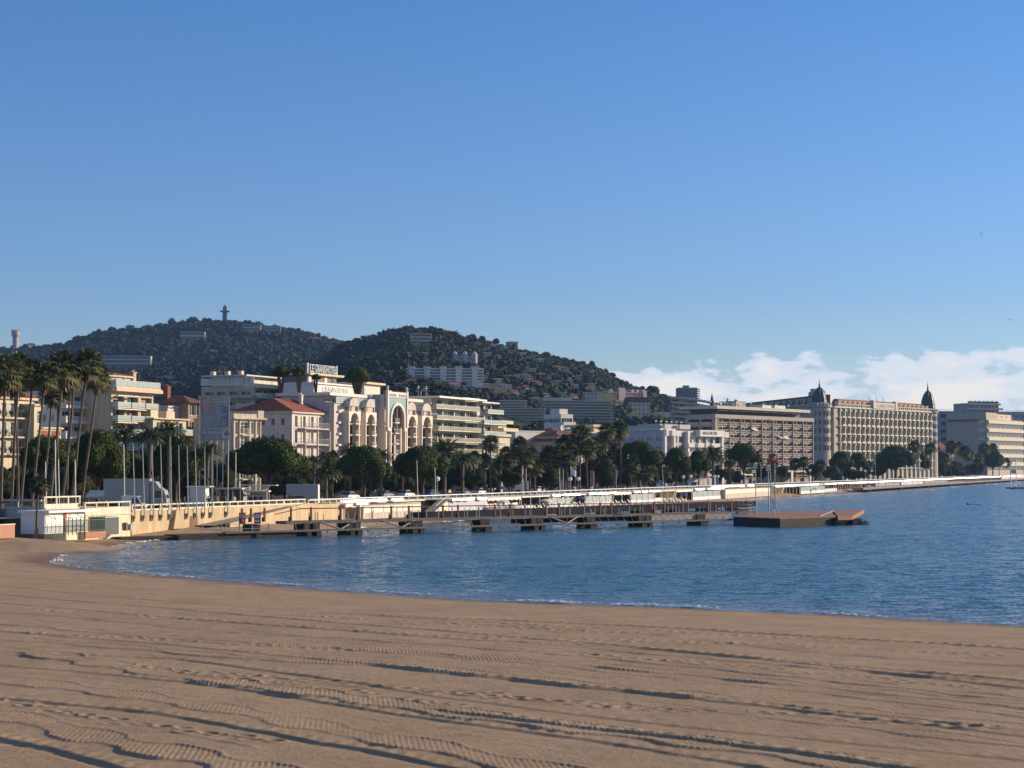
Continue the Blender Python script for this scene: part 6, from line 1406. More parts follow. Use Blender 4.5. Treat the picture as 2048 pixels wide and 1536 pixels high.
for i, (px, pt, w, k) in enumerate(sky_t):
    wh = 'far' if px < 700 else 'near'; D = HILLS[wh][2] - 8; s = D / F; top = at(px, pt, D).z; zg = float(hill_z(np.array([float(px)]), np.array([D]), wh)[0]) - .5
    h = max(3., top - zg); nm = {'u': 'umbrella_pine', 'r': 'round_tree', 'c': 'cypress'}[k]; kw = {'u': 'hill_umbrella', 'r': 'hill_round', 'c': 'cypress'}[k]
    r = tag(empty(nm, ((px - 1024) / F * D, D, zg)), f'dark {nm.replace("_", " ")} on the skyline of the hills, {ordw(i)} from the left', 'tree', 'trees along the hill skyline')
    ww = w * s; ch = min(h * .8, ww * (.62 if k == 'u' else .95 if k == 'r' else 99)); ch = max(ch, h * .45)
    ch = max(ch, h * .72) if k != 'c' else ch
    c = link('crown', crown_variant(kw, i % 3), r, (0, 0, h - ch * .5 if k != 'c' else 0))
    c.scale = (ww / 10, ww / 10, ch / (5 if k == 'u' else 9)) if k != 'c' else (h / 11, h / 11, h / 11)
    t = link('trunk', trunk_mesh('round', i % 3), r, (0, 0, -1)); t.scale = (ww / 10, ww / 10, h - ch * .4 + 1)
# umbrella pines on the roof terraces behind the hotel sign
for (px, pt, w, D, lab) in ((716,734,56,352,'umbrella pine rising behind the roof right of the hotel sign'),(562,733,36,345,'umbrella pine behind the terrace left of the hotel sign'),(598,735,30,345,'smaller pine between the terrace pine and the hotel sign'),(632,748,20,350,'bushy pine beside the left end of the hotel sign')):
    tree('umbrella', px, pt, D, w, lab, 'pines behind the roofs', hpx=w * .62, v=px, zb=PROM + 12)
for q in PRINTB: print('B', *q)
# ================================================================== SHORE: walls, railings, huts, pier, people, vehicles
SEAW = mat('sea_wall_render', (.60,.45,.28), .9, .12, .5, .02, kind='streak'); YWALL = mat('yellow_white_paint', (.74,.67,.50), .8, .06, .4, kind='streak')
GWALL = mat('grey_shade_wall', (.46,.44,.42), .88, .08); RAILC = mat('rail_cream', (.72,.64,.48), .7, .06); WSTEEL = mat('white_metal', (.80,.79,.76), .30, .04, metal=.55)
GLINT = mat('glint_panel_gloss', (.80,.78,.74), .44, .03, metal=.9)  # gloss for the added panels that throw sun glare along the rail
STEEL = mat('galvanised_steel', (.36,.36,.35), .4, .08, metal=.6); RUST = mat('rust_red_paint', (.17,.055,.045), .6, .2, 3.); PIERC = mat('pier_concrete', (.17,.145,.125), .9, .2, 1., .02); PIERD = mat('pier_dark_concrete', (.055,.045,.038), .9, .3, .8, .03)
WPLAST = mat('white_plastic', (.76,.75,.72), .45, .05); GPAINT = mat('green_fence_paint', (.07,.13,.10), .6, .1); REDP = mat('red_paint', (.48,.06,.05), .5, .1); BRICK = mat('brick_base', (.42,.20,.13), .9, .15, 3.)
DKBLUE = mat('navy_canvas', (.06,.09,.18), .8, .1); SCREEN = mat('wind_screen_glass', (.45,.48,.46), .15, .1, spec=.6); TARP = mat('grey_beige_tarpaulin', (.42,.37,.30), .85, .12)
CROT = coastrot()
def croot(name, s, d, z, label, cat, group=None, rz=0.):     # local x along the coast, local -y seaward
    p = C(s, d, z); return tag(empty(name, (p.x, p.y, z), CROT + rz), label, cat, group)
def P_(name, mb, m, parent, loc=None, rz=0.): return mb.build(name, m, parent, loc, rz)
def railing(root, x0, x1, y, ztop, h, step=2.0, m=None, post='post'):
    m = m or RAILC; mb = MB(); mb.box(x0, x1, y - .12, y + .22, ztop - .16, ztop); P_('rail', mb, m, root)
    n = max(1, int((x1 - x0) / step)); pm = MB(); pm.box(-.08, .08, -.08, .12, 0, h - .16); me = pm.mesh(post, m)
    for k in range(n + 1): link(post, me, root, (x0 + .1 + (x1 - x0 - .2) * k / n, y, ztop - h))
# -- main sea wall, left part below the flagpoles
sA, sB = 0.0, s_of(612)
r = croot('sea_wall', 0, 0, 0, 'long ochre sea wall with cream railing behind the flagpoles', 'wall')
mb = MB(); mb.box(sA, sB, 0, .45, -.5, 3.3); P_('wall', mb, SEAW, r); mb = MB(); mb.box(sA, sB, -.1, .5, 3.3, 3.5); P_('coping', mb, RAILC, r)
railing(r, sA, sB, .1, 4.05, .55)
for px, h in ((350, 2.6),): mb = MB(); x = s_of(px); mb.xprism([(x - .9, .9), (x + .9, .9), (x + .3, 3.2), (x - .3, 3.2)], -.55, -.004); P_('buttress', mb, SEAW, r)
mb = MB(); x = s_of(388); mb.box(x - .8, x + 1.0, -.04, -.003, .9, 2.35); P_('door', mb, mat('brown_door', (.20,.10,.05), .7), r)
# -- upper wall far from the ramp on, running to the horizon
r = croot('sea_wall', 0, 0, 0, 'sea wall beneath the bright promenade rail right of the ramp', 'wall')
sC = s_of(600); mb = MB(); mb.box(sC + .002, 1300, .55, .9, -.5, 3.35); P_('wall', mb, mat('pale_sea_wall', (.56,.50,.42), .88, .12, .4, kind='streak'), r)
mb = MB()
mb.cyl((sC + 4, .3, 3.86), (1300, .3, 3.86), .11, n=10); P_('rail', mb, WSTEEL, r)
pm = MB().box(-.06, .06, -.05, .05, 0, .5).mesh('post', RAILC)
for k in range(90): link('post', pm, r, (sC + 5 + 3.2 * k, .3, 3.25))
mb = MB(); mb.box(sC + .5, 1300, .1, 1.1, 3.05, 3.25); P_('coping', mb, RAILC, r)
# -- ramp with its outer wall
s1, s2, s3 = s_of(462, 3.4), s_of(618, 3.4), s_of(688, 3.4)
r = croot('beach_ramp', 0, 3.4, 0, 'sloping ramp from the promenade down to the sand with an ochre outer wall', 'ramp')
mb = MB(); mb.xprism([(s1, -.3), (s2, -.3), (s2, 3.62), (s1, 1.35)], 0, .4); mb.box(s2 + .002, s3, 0, .4, -.3, 3.35); P_('outer_wall', mb, SEAW, r)
mb = MB(); mb.quad((s1-3,.41,1.15),(s2,.41,3.1),(s2,3.3,3.1),(s1-3,3.3,1.15)); mb.quad((s2,.41,3.1),(s3,.41,3.1),(s3,3.9,3.1),(s2,3.9,3.1)); P_('ramp_surface', mb, MATS['pavement'], r)
railing(r, s2, s3, .1, 4.05, .6)
mb = MB(); mb.box(s3 - .4, s3 + .002, .4, 3.9, -.3, 3.35); P_('end_wall', mb, SEAW, r)
# -- bastion and stepped terraces at the left
r = croot('beach_bastion', 0, 1.0, 0, 'bright cream bastion wall with slanted rail posts above the beach kiosk', 'wall')
a, b_ = s_of(172, 1), s_of(263, 1)
mb = MB(); mb.box(a, b_, 0, 6, -.5, 3.9); P_('wall', mb, YWALL, r); mb = MB(); mb.box(a, b_, -.12, -.004, 3.0, 3.15); P_('ledge', mb, YWALL, r)
railing(r, a, b_, .1, 4.55, .65, 1.9, YWALL)
r = croot('upper_terrace', 0, .4, 0, 'higher cream terrace wall with slanted posts left of the bastion', 'wall')
a2 = s_of(91, .4); mb = MB(); mb.box(a2, a - .002, 0, .5, -.5, 4.45); P_('wall', mb, YWALL, r)
mb = MB(); mb.box(a2, a - .002, -.15, -.004, 3.85, 4.0); P_('ledge', mb, YWALL, r)
railing(r, a2, a, .1, 5.3, .9, 1.9, YWALL)
mb = MB(); mb.box(a2 + .002, a2 + .4, .5, 26, -.5, 4.1); P_('side_wall', mb, GWALL, r); mb = MB(); mb.box(a2, a2 + .3, .5, 26, 4.75, 4.95); P_('side_rail', mb, GWALL, r)  # side of the cream terrace in grey: its shade put into the colour
for k in range(10): mb = MB(); mb.box(a2 + .1, a2 + .22, 1 + 2.6 * k, 1.12 + 2.6 * k, 4.1, 4.75); P_('side_post', mb, GWALL, r)
# -- beach kiosk
hk = s_of(92, 4.5); he = s_of(170, 4.5)
r = croot('beach_kiosk', hk, 4.5, 1.4, 'white shuttered beach kiosk with thin flat canopy roof below the bastion', 'kiosk')
L = he - hk; mb = MB(); mb.box(0, L, 0, 3.1, 0, 2.25); P_('wall', mb, WPLAST, r)
mb = MB(); mb.box(-.25, L + 1.6, -.7, 3.3, 2.25, 2.5); P_('roof', mb, WPLAST, r)
for k in range(2):
    mb = MB(); x0 = .15 + k * L * .5
    for q in range(9): mb.box(x0, x0 + L * .42, -.05 - .01 * (q % 2), -.003, .15 + q * .21, .15 + q * .21 + .19)
    P_('roller_shutter', mb, WPLAST, r)
mb = MB(); mb.box(L * .47, L * .53, -.09, -.004, 0, 2.24); P_('pillar', mb, REDP, r)
for k in range(3):
    mb = MB(); x = L * (.1 + .38 * k); mb.path([(x, -.65, 2.24), (x + 1.2, -.02, 1.5)], .03, 5); P_('bracket', mb, STEEL, r)
r = croot('brick_wall', s_of(30, 6), 6, 1.3, 'low salmon brick wall at the left edge beside the kiosk', 'wall'); mb = MB(); mb.box(-12, .2, 0, .3, 0, 1.35); P_('wall', mb, mat('salmon_brick', (.46,.24,.16), .9, .15, 3.), r); mb = MB(); mb.box(-12, .25, -.05, .35, 1.35, 1.45); P_('coping', mb, RAILC, r)
def mesh_at(px, py, z): return atz(px, py, z)
r = tag(empty('beached_boat', mesh_at(4, 1034, 2.6), .2), 'pale green upturned boat at the left edge behind the brick wall', 'boat')
mb = MB(); i0 = 0; prof = [(-2.6,.05),(-2.2,.5),(-1.2,.72),(0,.78),(1.2,.72),(2.0,.5),(2.5,.1)]
for (x0, w0), (x1, w1) in zip(prof[:-1], prof[1:]):
    n = 8
    for k in range(n): t0, t1 = math.pi*k/n, math.pi*(k+1)/n; f = lambda x, w, t: (x, -w*math.cos(t), w*.9*math.sin(t)); mb.quad(f(x0,w0,t0), f(x1,w1,t0), f(x1,w1,t1), f(x0,w0,t1))
P_('hull', mb, mat('pale_green_hull', (.55,.62,.50), .4, .05), r); mb = MB(); mb.box(-2.4, 2.3, -.03, .03, .60, .76); P_('keel', mb, WPLAST, r)
# fence, brick base, dark shed
fa, fb = s_of(128, 6), s_of(208, 6)
r = croot('green_fence', fa, 6.2, 1.25, 'green mesh fence with pointed posts on a brick base in front of the kiosk', 'fence')
L = fb - fa
for k in range(11): x = L * k / 10; mb = MB(); mb.cyl((x, 0, 0), (x, 0, 1.75), .05, n=5); mb.cyl((x, 0, 1.75), (x + .05, 0, 1.95), .05, .01, n=5); P_('post', mb, GPAINT, r)
mb = MB()
for k in range(56): x = L * k / 55; mb.box(x, x + .03, -.01, .02, .35, 1.6)
mb.box(0, L, -.02, .03, .35, .42); mb.box(0, L, -.02, .03, 1.5, 1.58); P_('mesh_panel', mb, GPAINT, r); mb = MB(); mb.box(L * .5, L + .1, -.12, .12, -.5, .25); P_('brick_base', mb, BRICK, r)
r = croot('storage_box', s_of(211, 5.5), 5.5, 1.2, 'dark grey storage shed at the foot of the bastion', 'shed'); mb = MB(); L = s_of(240, 5.5) - s_of(211, 5.5); mb.box(0, L, 0, 2.0, -.2, 1.7); P_('wall', mb, mat('dark_grey_panel', (.10,.105,.11), .7, .1), r); mb = MB(); mb.box(-.1, L + .1, -.1, 2.1, 1.7, 1.78); P_('lid', mb, STEEL, r)
r = croot('beach_bin', s_of(252, 3), 3.0, 1.2, 'small brown bin at the corner of the bastion', 'bin'); mb = MB(); mb.lathe((0,0,0), [(.3,0),(.36,.8),(.40,.82),(.02,.95)], 12); P_('body', mb, mat('bin_brown', (.25,.19,.12)), r); mb = MB(); mb.box(.6, 1.4, -.4, .4, 0, .7); P_('cabinet', mb, GWALL, r)
# -- flagpoles held by square brackets on the wall
fl = [(268,272,889),(287,291,889),(306,309,890),(323,326.5,889),(343.5,344.5,892),(359,361,892),(376,378,893),(392,395,893),(411,411,894),(427,426,896),(457.5,457,896)]
bm = MB()
for q in ((-.28,.28,-.12,-.004,0,.12),(-.28,.28,-.12,-.004,.62,.74),(-.28,-.16,-.12,-.004,.12,.62),(.16,.28,-.12,-.004,.12,.62)): bm.box(*q)
bme = bm.mesh('wall_bracket', PIERC)
fr = None
for i, (pt, pb, yt) in enumerate(fl):
    s = s_of(pb, .35); p = C(s, .35, 2.35); top = at(pt, yt, p.y + .6)
    r = tag(empty('flagpole', (p.x, p.y, 2.35), CROT), f'bare tall flagpole on the sea wall, {ORD[i]} from the left of the row', 'flagpole', 'flagpoles along the sea wall')
    v = r.matrix_world; h = top.z - 2.35; dx = (top.x - p.x)
    mb = MB(); lx = dx * math.cos(-CROT) ; ly = dx * math.sin(-CROT); mb.cyl((0, 0, 0), (lx * 1, ly * 1, h), .085, .05, n=8); P_('pole', mb, STEEL, r); mb = MB(); mb.lathe((lx, ly, h), [(.05,-.02),(.10,.05),(.02,.14)], 8); P_('finial', mb, STEEL, r)
    link('wall_bracket', bme, r, (0, .35, -.35))
for i, (px, d, top, lab) in enumerate(((251,-6,889,'taller bare pole standing behind the wall left of the flagpole row'),(114,-3,880,'thin white mast among the palm trunks nearest the left'),(121,-5,919,'short pale mast just right of the thin white mast by the palms'),(154,-3,920,'pale mast right of the palm cluster'),(95,-9,924,'stub of pale pole before the ochre awning'),(893/1.0-57,-2,921,'leaning white mast before the second broad pine'),(872,-3,935,'white mast with a globe at its foot in front of the pines'),(1046,-2,935,'white mast standing at the rail near the clipped tree'),(1120,-2,936,'white mast at the rail left of the kinked pole'),(1326,-3,930,'slim pole before the pines at the white hotel'),(1522,-1,925,'slim pole left of the floating platform masts'))):
    s = s_of(px, d); p = C(s, d, PROM); h = at(px, top, p.y).z - PROM; r = tag(empty('mast', p), lab, 'pole'); mb = MB(); mb.cyl((0,0,0), (-.2,0,h), .08, .05, n=7); P_('shaft', mb, STEEL, r); mb = MB(); mb.lathe((-.2,0,h), [(.05,0),(.09,.06),(.01,.12)], 7); P_('cap', mb, STEEL, r)
# -- street lamps
def globe_lamp(s, d, h, label, n=1):
    p = C(s, d, PROM); r = tag(empty('globe_lamp', p, CROT), label, 'street lamp', 'globe lamps on the promenade'); mb = MB(); mb.cyl((0,0,0), (0,0,h), .09, .06, n=7); mb.lathe((0,0,0), [(.2,0),(.2,.3),(.1,.5)], 8); P_('post', mb, STEEL, r)
    mb = MB(); mb.lathe((0,0,h), [(.05,0),(.34,.12),(.46,.42),(.34,.72),(.03,.86)], 12); P_('globe', mb, mat('opal_glass', (.85,.84,.80), .12, .02, spec=.8), r); return r
gl = [(875,958,'globe lamp in front of the right umbrella pine trunk group'),(1140,958,'left one of the twin globe lamps amid the palms'),(1156.5,958,'right one of the twin globe lamps amid the palms'),(1366,954,'globe lamp before the white glass hotel, left of its neighbour'),(1380.5,953,'globe lamp before the white glass hotel, right of its neighbour'),(1428,953,'pair-left shining globe lamp before the concrete hotel'),(1435,953,'pair-right shining globe lamp before the concrete hotel'),(1729.5,942,'globe lamp below the widest pine, left of the pair'),(1742,942,'globe lamp below the widest pine, right of the pair'),(1842,940,'globe lamp before the far palms, left of the pair'),(1853,939,'globe lamp before the far palms, right of the pair'),(1619,941,'globe lamp beneath the left end of the domed hotel')]
for px, py, lab in gl: s = s_of(px, -1.5); D = C(s, -1.5).y; globe_lamp(s, -1.5, at(px, py, D).z - PROM - .4, lab)
for i, (px, py, sg, lab) in enumerate(((1046,913,1,'tall street lamp with a single arm before the dark tree'),(1052,914,1,'second tall street lamp just behind the armed one'),(472,905,-1,'street lamp with short arm beneath the banner'),(1126,905,1,'kinked tall pole lamp between the palms'),(1700,908,1,'far tall lamp before the domed hotel left part'),(1750,905,1,'far tall lamp under the domed hotel middle'),(2010,925,-1,'far lamp by the right pines'))):
    s = s_of(px, -13.5); p = C(s, -13.5, PROM); h = at(px, py, p.y).z - PROM; r = tag(empty('street_lamp', p, 0), lab, 'street lamp', 'tall arm lamps along the road'); mb = MB(); mb.cyl((0,0,0), (0,0,h), .10, .06, n=7); P_('post', mb, STEEL, r); mb = MB(); mb.path([(0,0,h), (sg*.8,0,h+.25), (sg*2.0,0,h+.4)], .05, 6); P_('arm', mb, STEEL, r); mb = MB(); mb.box(min(sg*1.8, sg*2.7), max(sg*1.8, sg*2.7), -.16, .16, h+.34, h+.48); P_('lamp_head', mb, STEEL, r)
# flags
def flag(px, py, w, h, m, lab, vert=False, d=-1.2):
    s = s_of(px, d); p = C(s, d, PROM); zt = at(px, py, p.y).z - PROM; r = tag(empty('flag_mast', p, 0), lab, 'flag'); mb = MB(); mb.cyl((0,0,0), (0,0,zt+.1), .06, n=6); P_('pole', mb, STEEL, r)
    mb = MB(); n = 8
    for k in range(n):
        if vert: mb.quad((.06, .03*math.sin(k), zt-h*k/n), (.06+w, .05*math.sin(k+1), zt-h*k/n), (.06+w, .05*math.sin(k+2), zt-h*(k+1)/n), (.06, .03*math.sin(k+1), zt-h*(k+1)/n), 0)
        else: x0, x1 = .06+w*k/n, .06+w*(k+1)/n; mb.quad((x0, .12*math.sin(k*.9), zt-h-.3*k/n*h), (x1, .12*math.sin(k*.9+.9), zt-h-.3*(k+1)/n*h), (x1, .12*math.sin(k*.9+.9), zt-.5*(k+1)/n*h), (x0, .12*math.sin(k*.9), zt-.5*k/n*h), 0)
    P_('flag_cloth', mb, m, r)
flag(1141, 934, 1.1, 1.6, WPLAST, 'drooping pale flag above the left twin globe lamp'); flag(1181, 943, .5, 3.0, REDP, 'tall narrow red banner between the palm trunks', True); flag(1184.5, 943, .35, 3.0, WPLAST, 'tall narrow white banner right beside the red one', True); flag(1232, 941, .45, 1.2, mat('sky_blue_cloth', (.15,.35,.6)), 'small light blue flag on a white mast', True); flag(1407, 943, .9, 1.3, REDP, 'dark red flag before the white hotel entrance')
# -- beach restaurants under the rail
rng = random.Random(21)
def pavilion(px0, px1, kind, lab, top=3.3, dep=4.2, d0=0., name='beach_restaurant'):
    s0, s1 = s_of(px0, d0 + dep), s_of(px1, d0 + dep); L = s1 - s0; r = croot(name, s0, d0, 1.1, lab, 'restaurant' if 'rest' in name else 'wall'); h = top - 1.1
    if kind != 'wall':
        mb = MB(); mb.box(0, L, -dep, .45, h - .18, h - .02); P_('roof', mb, {'tent': CANV, 'open': TARP, 'glass': GWALL}.get(kind, RAILC), r)
        mb = MB(); mb.box(0, L, -dep - .05, -dep - .002, h - .25, h - .02); P_('fascia', mb, WPLAST, r)
        n = max(1, int(L / 4))
        for k in range(n + 1): x = .15 + (L - .3) * k / n; mb = MB(); mb.cyl((x, -dep + .25, -.6), (x, -dep + .25, h - .18), .07, n=6); P_('column', mb, WPLAST, r)
    if px0 > 1380 or px0 < 800 or kind in ('plain', 'glass'):
        n = max(1, int(L / 2.6)); me = MB(); w = L / n * .97; c_ = math.cos(-.2); me.quad((0,-.05,-.17),(w,-.05,-.17),(w,.02,.09),(0,.02,.09)); me.quad((0,.02,.09),(w,.02,.09),(w,.30,.14),(0,.30,.14)); me.quad((0,.30,-.17),(0,-.05,-.17),(0,.02,.09),(0,.30,.14)); me.quad((w,-.05,-.17),(w,.30,-.17),(w,.30,.14),(w,.02,.09)); me.quad((w,.30,-.17),(0,.30,-.17),(0,.30,.14),(w,.30,.14)); mq = me.mesh('glint_panel', GLINT)  # added tilted panels, shaped only to catch the sun as glints
        for k in range(min(n, 40)):
            if rng.random() < .22: continue
            o = link('glint_panel', mq, r, (L * k / n, -dep * (.98 if kind != 'wall' else .0) - .35 - .2, h - (.02 if kind != 'wall' else -.25)), -.20 + rng.uniform(-.10, .06))
    mb = MB()
    if kind == 'wall': mb.box(0, L, -dep, .4, -.6, h - .4); P_('wall', mb, MATS['pale_sea_wall'], r); mb = MB(); [mb.box(L * k / 6 + .12, L * (k + 1) / 6 - .12, -dep - .05, -dep - .004, h - 1.5, h - .55) for k in range(6)]; P_('panel', mb, mat('cream_panel', (.76,.70,.55), .8), r)
    elif kind == 'glass':
        n = max(2, int(L / 1.6))
        for k in range(n): x = L * k / n; m2 = MB(); m2.box(x + .08, x + L / n - .08, -dep + .30, -dep + .36, .25, h - .5, 0); m2.box(x, x + .08, -dep + .26, -dep + .38, -.2, h - .2, 1); P_('screen', m2, [SCREEN, WPLAST], r)
        mb.box(0, L, -dep + .22, -dep + .42, -.6, .25); P_('parapet', mb, WPLAST, r)
    elif kind == 'plain': mb.box(0, L, -dep + .1, -dep + .35, -.6, h - .2); P_('wall', mb, mat('lilac_grey_wall', (.52,.50,.53), .85, .05), r)
    elif kind == 'tent':
        n = max(2, int(L / 2.2))
        for k in range(n): x0, x1 = L * k / n, L * (k + 1) / n; m2 = MB(); i = len(m2.v); m2.v += [(x0, -dep - .02, h - .2), (x1, -dep - .02, h - .2), (x1, -dep - .02, h - .65), ((x0 + x1) / 2, -dep - .02, h - .45), (x0, -dep - .02, h - .65)]; m2.f.append((0,1,2,3,4)); m2.m.append(0); P_('valance', m2, CANV, r)
        mb.box(0, L, -.2, 0, -.6, h - .3); P_('back_wall', mb, BRICK if n % 2 else YWALL, r)
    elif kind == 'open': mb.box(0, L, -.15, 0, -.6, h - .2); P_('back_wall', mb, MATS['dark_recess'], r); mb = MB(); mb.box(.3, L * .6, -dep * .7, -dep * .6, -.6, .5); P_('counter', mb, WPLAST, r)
    return r
pavs = [(692,725,'tent','grey and beige awninged beach bar just right of the ramp'),(727,842,'wall','cream panelled beach wall behind the pier entrance'),(900,975,'plain','lilac-grey plain beach wall right of the stairs'),(976,1042,'tent','beach restaurant packed with stacked white chairs'),(1044,1100,'open','dark open beach bar behind stacked furniture'),(1101,1150,'glass','beach restaurant with glittering glass screens near the lone mast'),
 (1152,1172,'open','small dark open section beside the glass pavilion'),(1174,1226,'glass','white framed glass pavilion on the beach'),(1228,1262,'tent','beach bar with arched brown canopy'),(1264,1310,'glass','white beach restaurant with arch window'),(1311,1350,'open','dark open-fronted beach restaurant'),(1352,1385,'tent','brownish beach bar right of the open-fronted one'),(1387,1446,'glass','white glassed beach restaurant left of the long bright rail'),
 (1450,1540,'wall','pale cream beach wall under the brightest rail'),(1545,1600,'tent','beach restaurant just behind the floating platform masts'),(1602,1650,'glass','white beach restaurant before the domed hotel side wing'),(1652,1700,'open','open beach bar with dark plants'),(1702,1750,'tent','far beach restaurant with scalloped white awning'),(1752,1800,'glass','far white beach restaurant with striped curtains'),(1802,1845,'plain','far white boarded beach restaurant'),(1847,1895,'glass','far beach restaurant with square window frames'),(1897,1950,'open','far beach restaurant with reddish terrace'),(1952,2000,'tent','far beach restaurant near the white arch'),(2002,2046,'plain','far beach building at the right edge')]
for i, (a, c, k, lab) in enumerate(pavs): pavilion(a, c, k, lab, dep=4.2 if a < 1450 else 5.0, name='beach_wall' if k == 'wall' else 'beach_restaurant')
# stairs
r = croot('beach_stairs', s_of(868, 4), 4, 1.1, 'cream concrete stairs from the promenade to the beach', 'stairs'); mb = MB(); n = 11; L = s_of(898, 4) - s_of(868, 4)
for k in range(n): mb.box(L * k / n, L * (k + 1) / n, 0, 1.8, -.5, .1 + 2.0 * (k + 1) / n)
P_('steps', mb, RAILC, r); mb = MB(); mb.path([(0, -.05, 1.0), (L, -.05, 3.0)], .06, 6); P_('handrail', mb, RAILC, r)
# sun loungers, parasols, stacked chairs
def lounger():
    r = empty('sun_lounger', (0,0,0)); mb = MB(); mb.box(-.3, .3, -1.0, .35, .28, .34); P_('frame', mb, WPLAST, r)
    for x in (-.27, .27):
        for y in (-.95, .3): mb = MB(); mb.box(x - .025, x + .025, y - .025, y + .025, 0, .28); P_('leg', mb, WPLAST, r)
    mb = MB(); mb.quad((-.28,.35,.34),(.28,.35,.34),(.28,.8,1.0),(-.28,.8,1.0)); mb.quad((.28,.38,.30),(-.28,.38,.30),(-.28,.84,.97),(.28,.84,.97)); P_('backrest', mb, WPLAST, r); return r
lp = [(px_, 5.3 + (k_ % 2) * 1.3) for k_, px_ in enumerate(list(range(908, 972, 6)) + list(range(1052, 1380, 6)) + list(range(1700, 1760, 5)) + list(range(1655, 1690, 6)))]
first = lounger()
for i, (px, d) in enumerate(lp):
    s = s_of(px, d); X, Y = C(s, d).x, C(s, d).y; z = max(.25, float(sand_height(np.array([X]), np.array([Y]))[0][0]))
    if i == 0: o = first; o.location = (X, Y, z); o.rotation_euler = (0, 0, CROT)
    else: o = copy_tree(first, (X, Y, z), CROT)
    zone = 'below the lilac-grey beach wall' if px < 1000 else ('in front of the beach restaurants behind the pier' if px < 1400 else ('by the dark plants of the open beach bar' if px < 1700 else 'on the far beach before the domed hotel'))
    n_ = [q for q in lp if (q[0] < 1000) == (px < 1000) and (q[0] < 1400) == (px < 1400) and (q[0] < 1700) == (px < 1700)]; k = sorted(q[0] for q in n_).index(px)
    tag(o, f'white sun lounger, {ordw(k)} from the left {zone}', 'sun lounger', 'white sun loungers on the beach')
for i, (px, d, m, lab) in enumerate(((1160,5,DKBLUE,'navy beach parasol left of the glass pavilion'),(1365,5,DKBLUE,'navy beach parasol left of the long cream wall'),(1005,5,CANV,'cream parasol among the stacked white chairs'),(1090,6,CANV,'pale parasol by the open dark bar'),(1630,6,CANV,'white parasol before the far restaurant'),(1735,6,CANV,'pale parasol at the far loungers'))):
    s = s_of(px, d); X, Y = C(s, d).x, C(s, d).y; z = max(.2, float(sand_height(np.array([X]), np.array([Y]))[0][0])); r = tag(empty('parasol', (X, Y, z)), lab, 'parasol'); mb = MB(); mb.cyl((0,0,0),(0,0,2.0), .04, n=6); P_('pole', mb, WPLAST, r); mb = MB(); mb.lathe((0,0,1.5), [(1.35,0),(.9,.28),(.05,.5)], 10); P_('canopy', mb, m, r)
for i in range(26):
    px = 978 + i * 2.4; d = 4.9 + (i % 3) * .5; s = s_of(px, d); X, Y = C(s, d).x, C(s, d).y; r = tag(empty('chair_stack', (X, Y, .9), CROT + rng.uniform(-.5, .5)), f'stack of white plastic chairs before the awninged restaurant, {ordw(i)} from the left', 'chair stack', 'stacks of white plastic chairs'); mb = MB()
    for k in range(4): z = k * .14; mb.box(-.25,.25,-.25,.25,.42+z,.46+z); mb.quad((-.25,.25,.46+z),(.25,.25,.46+z),(.25,.34,.95+z),(-.25,.34,.95+z))
    for x in (-.23,.23):
        for y in (-.23,.23): mb.cyl((x,y,0),(x,y,.42), .025, n=4)
    P_('chairs', mb, WPLAST, r)
# -- pier
A = Vector((-35.5, 211.5, 0)); B = Vector((35.6, 267.5, 0)); dv = (B - A); PL = dv.length; PR = math.atan2(dv.y, dv.x)
r = tag(empty('pier', A, PR), 'long low concrete pier with rust-red railing and paired square piles', 'pier')
zU, zL = 1.86, .80
mb = MB(); mb.box(9, PL, -.9, 1.6, zU - .36, zU); P_('deck', mb, PIERC, r); mb = MB(); mb.box(0, PL - 2, -2.0, -1.3, zL - .22, zL); P_('lower_walkway', mb, PIERC, r)
mb = MB(); mb.box(-6, 10, -1.7, 2.0, -.6, .55); mb.box(-13, -6.002, -1.0, 2.0, -.6, .42); P_('root_slab', mb, PIERD, r); mb = MB(); mb.box(46, PL - 3, .5, 1.3, .85, 1.56); P_('dark_strip', mb, PIERD, r)  # last box: plain dark strip in the gap under the outer deck
mb = MB(); mb.box(PL * .775, PL - 4, -.98, -.904, zL + .05, zU - .3); P_('side_panel', mb, GREYC, r)
def ppx(px, y=-1.6):      # local x along the pier of a picture column (front edge)
    k = (px - 1024) / F; ux, uy = dv.x / PL, dv.y / PL; ax, ay = A.x - y * -uy * -1, A.y
    ax, ay = A.x + (-uy) * y, A.y + ux * y
    return (k * ay - ax) / (ux - k * uy)
piles = [(517,10),(618,8),(637,9),(704,9),(719,9),(829,11),(843,9),(975,14),(1071,9),(1084,9),(1185,15),(1286,11),(1299,8),(1405,16)]
for px, w in piles:
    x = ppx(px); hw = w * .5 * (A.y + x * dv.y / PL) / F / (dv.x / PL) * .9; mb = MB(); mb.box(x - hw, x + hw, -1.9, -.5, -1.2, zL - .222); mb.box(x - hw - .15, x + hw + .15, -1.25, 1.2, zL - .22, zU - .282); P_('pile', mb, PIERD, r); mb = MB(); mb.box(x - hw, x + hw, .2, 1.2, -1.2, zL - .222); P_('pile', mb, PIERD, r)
n = 52
for k in range(n):
    x = 10 + (PL - 12) * k / n; mb = MB(); mb.path([(x, -1.7, zL), (x + .25, -1.0, zU - .25)], .035, 5)
    if k % 2: mb.path([(x, -1.7, zL - .2), (x, -1.65, zL - .5)], .09, 6)
    P_('strut', mb, STEEL, r)
for k in (0, 1, 4):
    x = 14 + k * 9.3
    if x > PL - 6: break
    mb = MB(); mb.path([(x, -.9, zU - .2), (x + 2.4, -1.6, zL)], .10, 6); mb.path([(x + 5, -.9, zU - .2), (x + 2.6, -1.6, zL)], .10, 6); P_('brace', mb, GREYC, r)
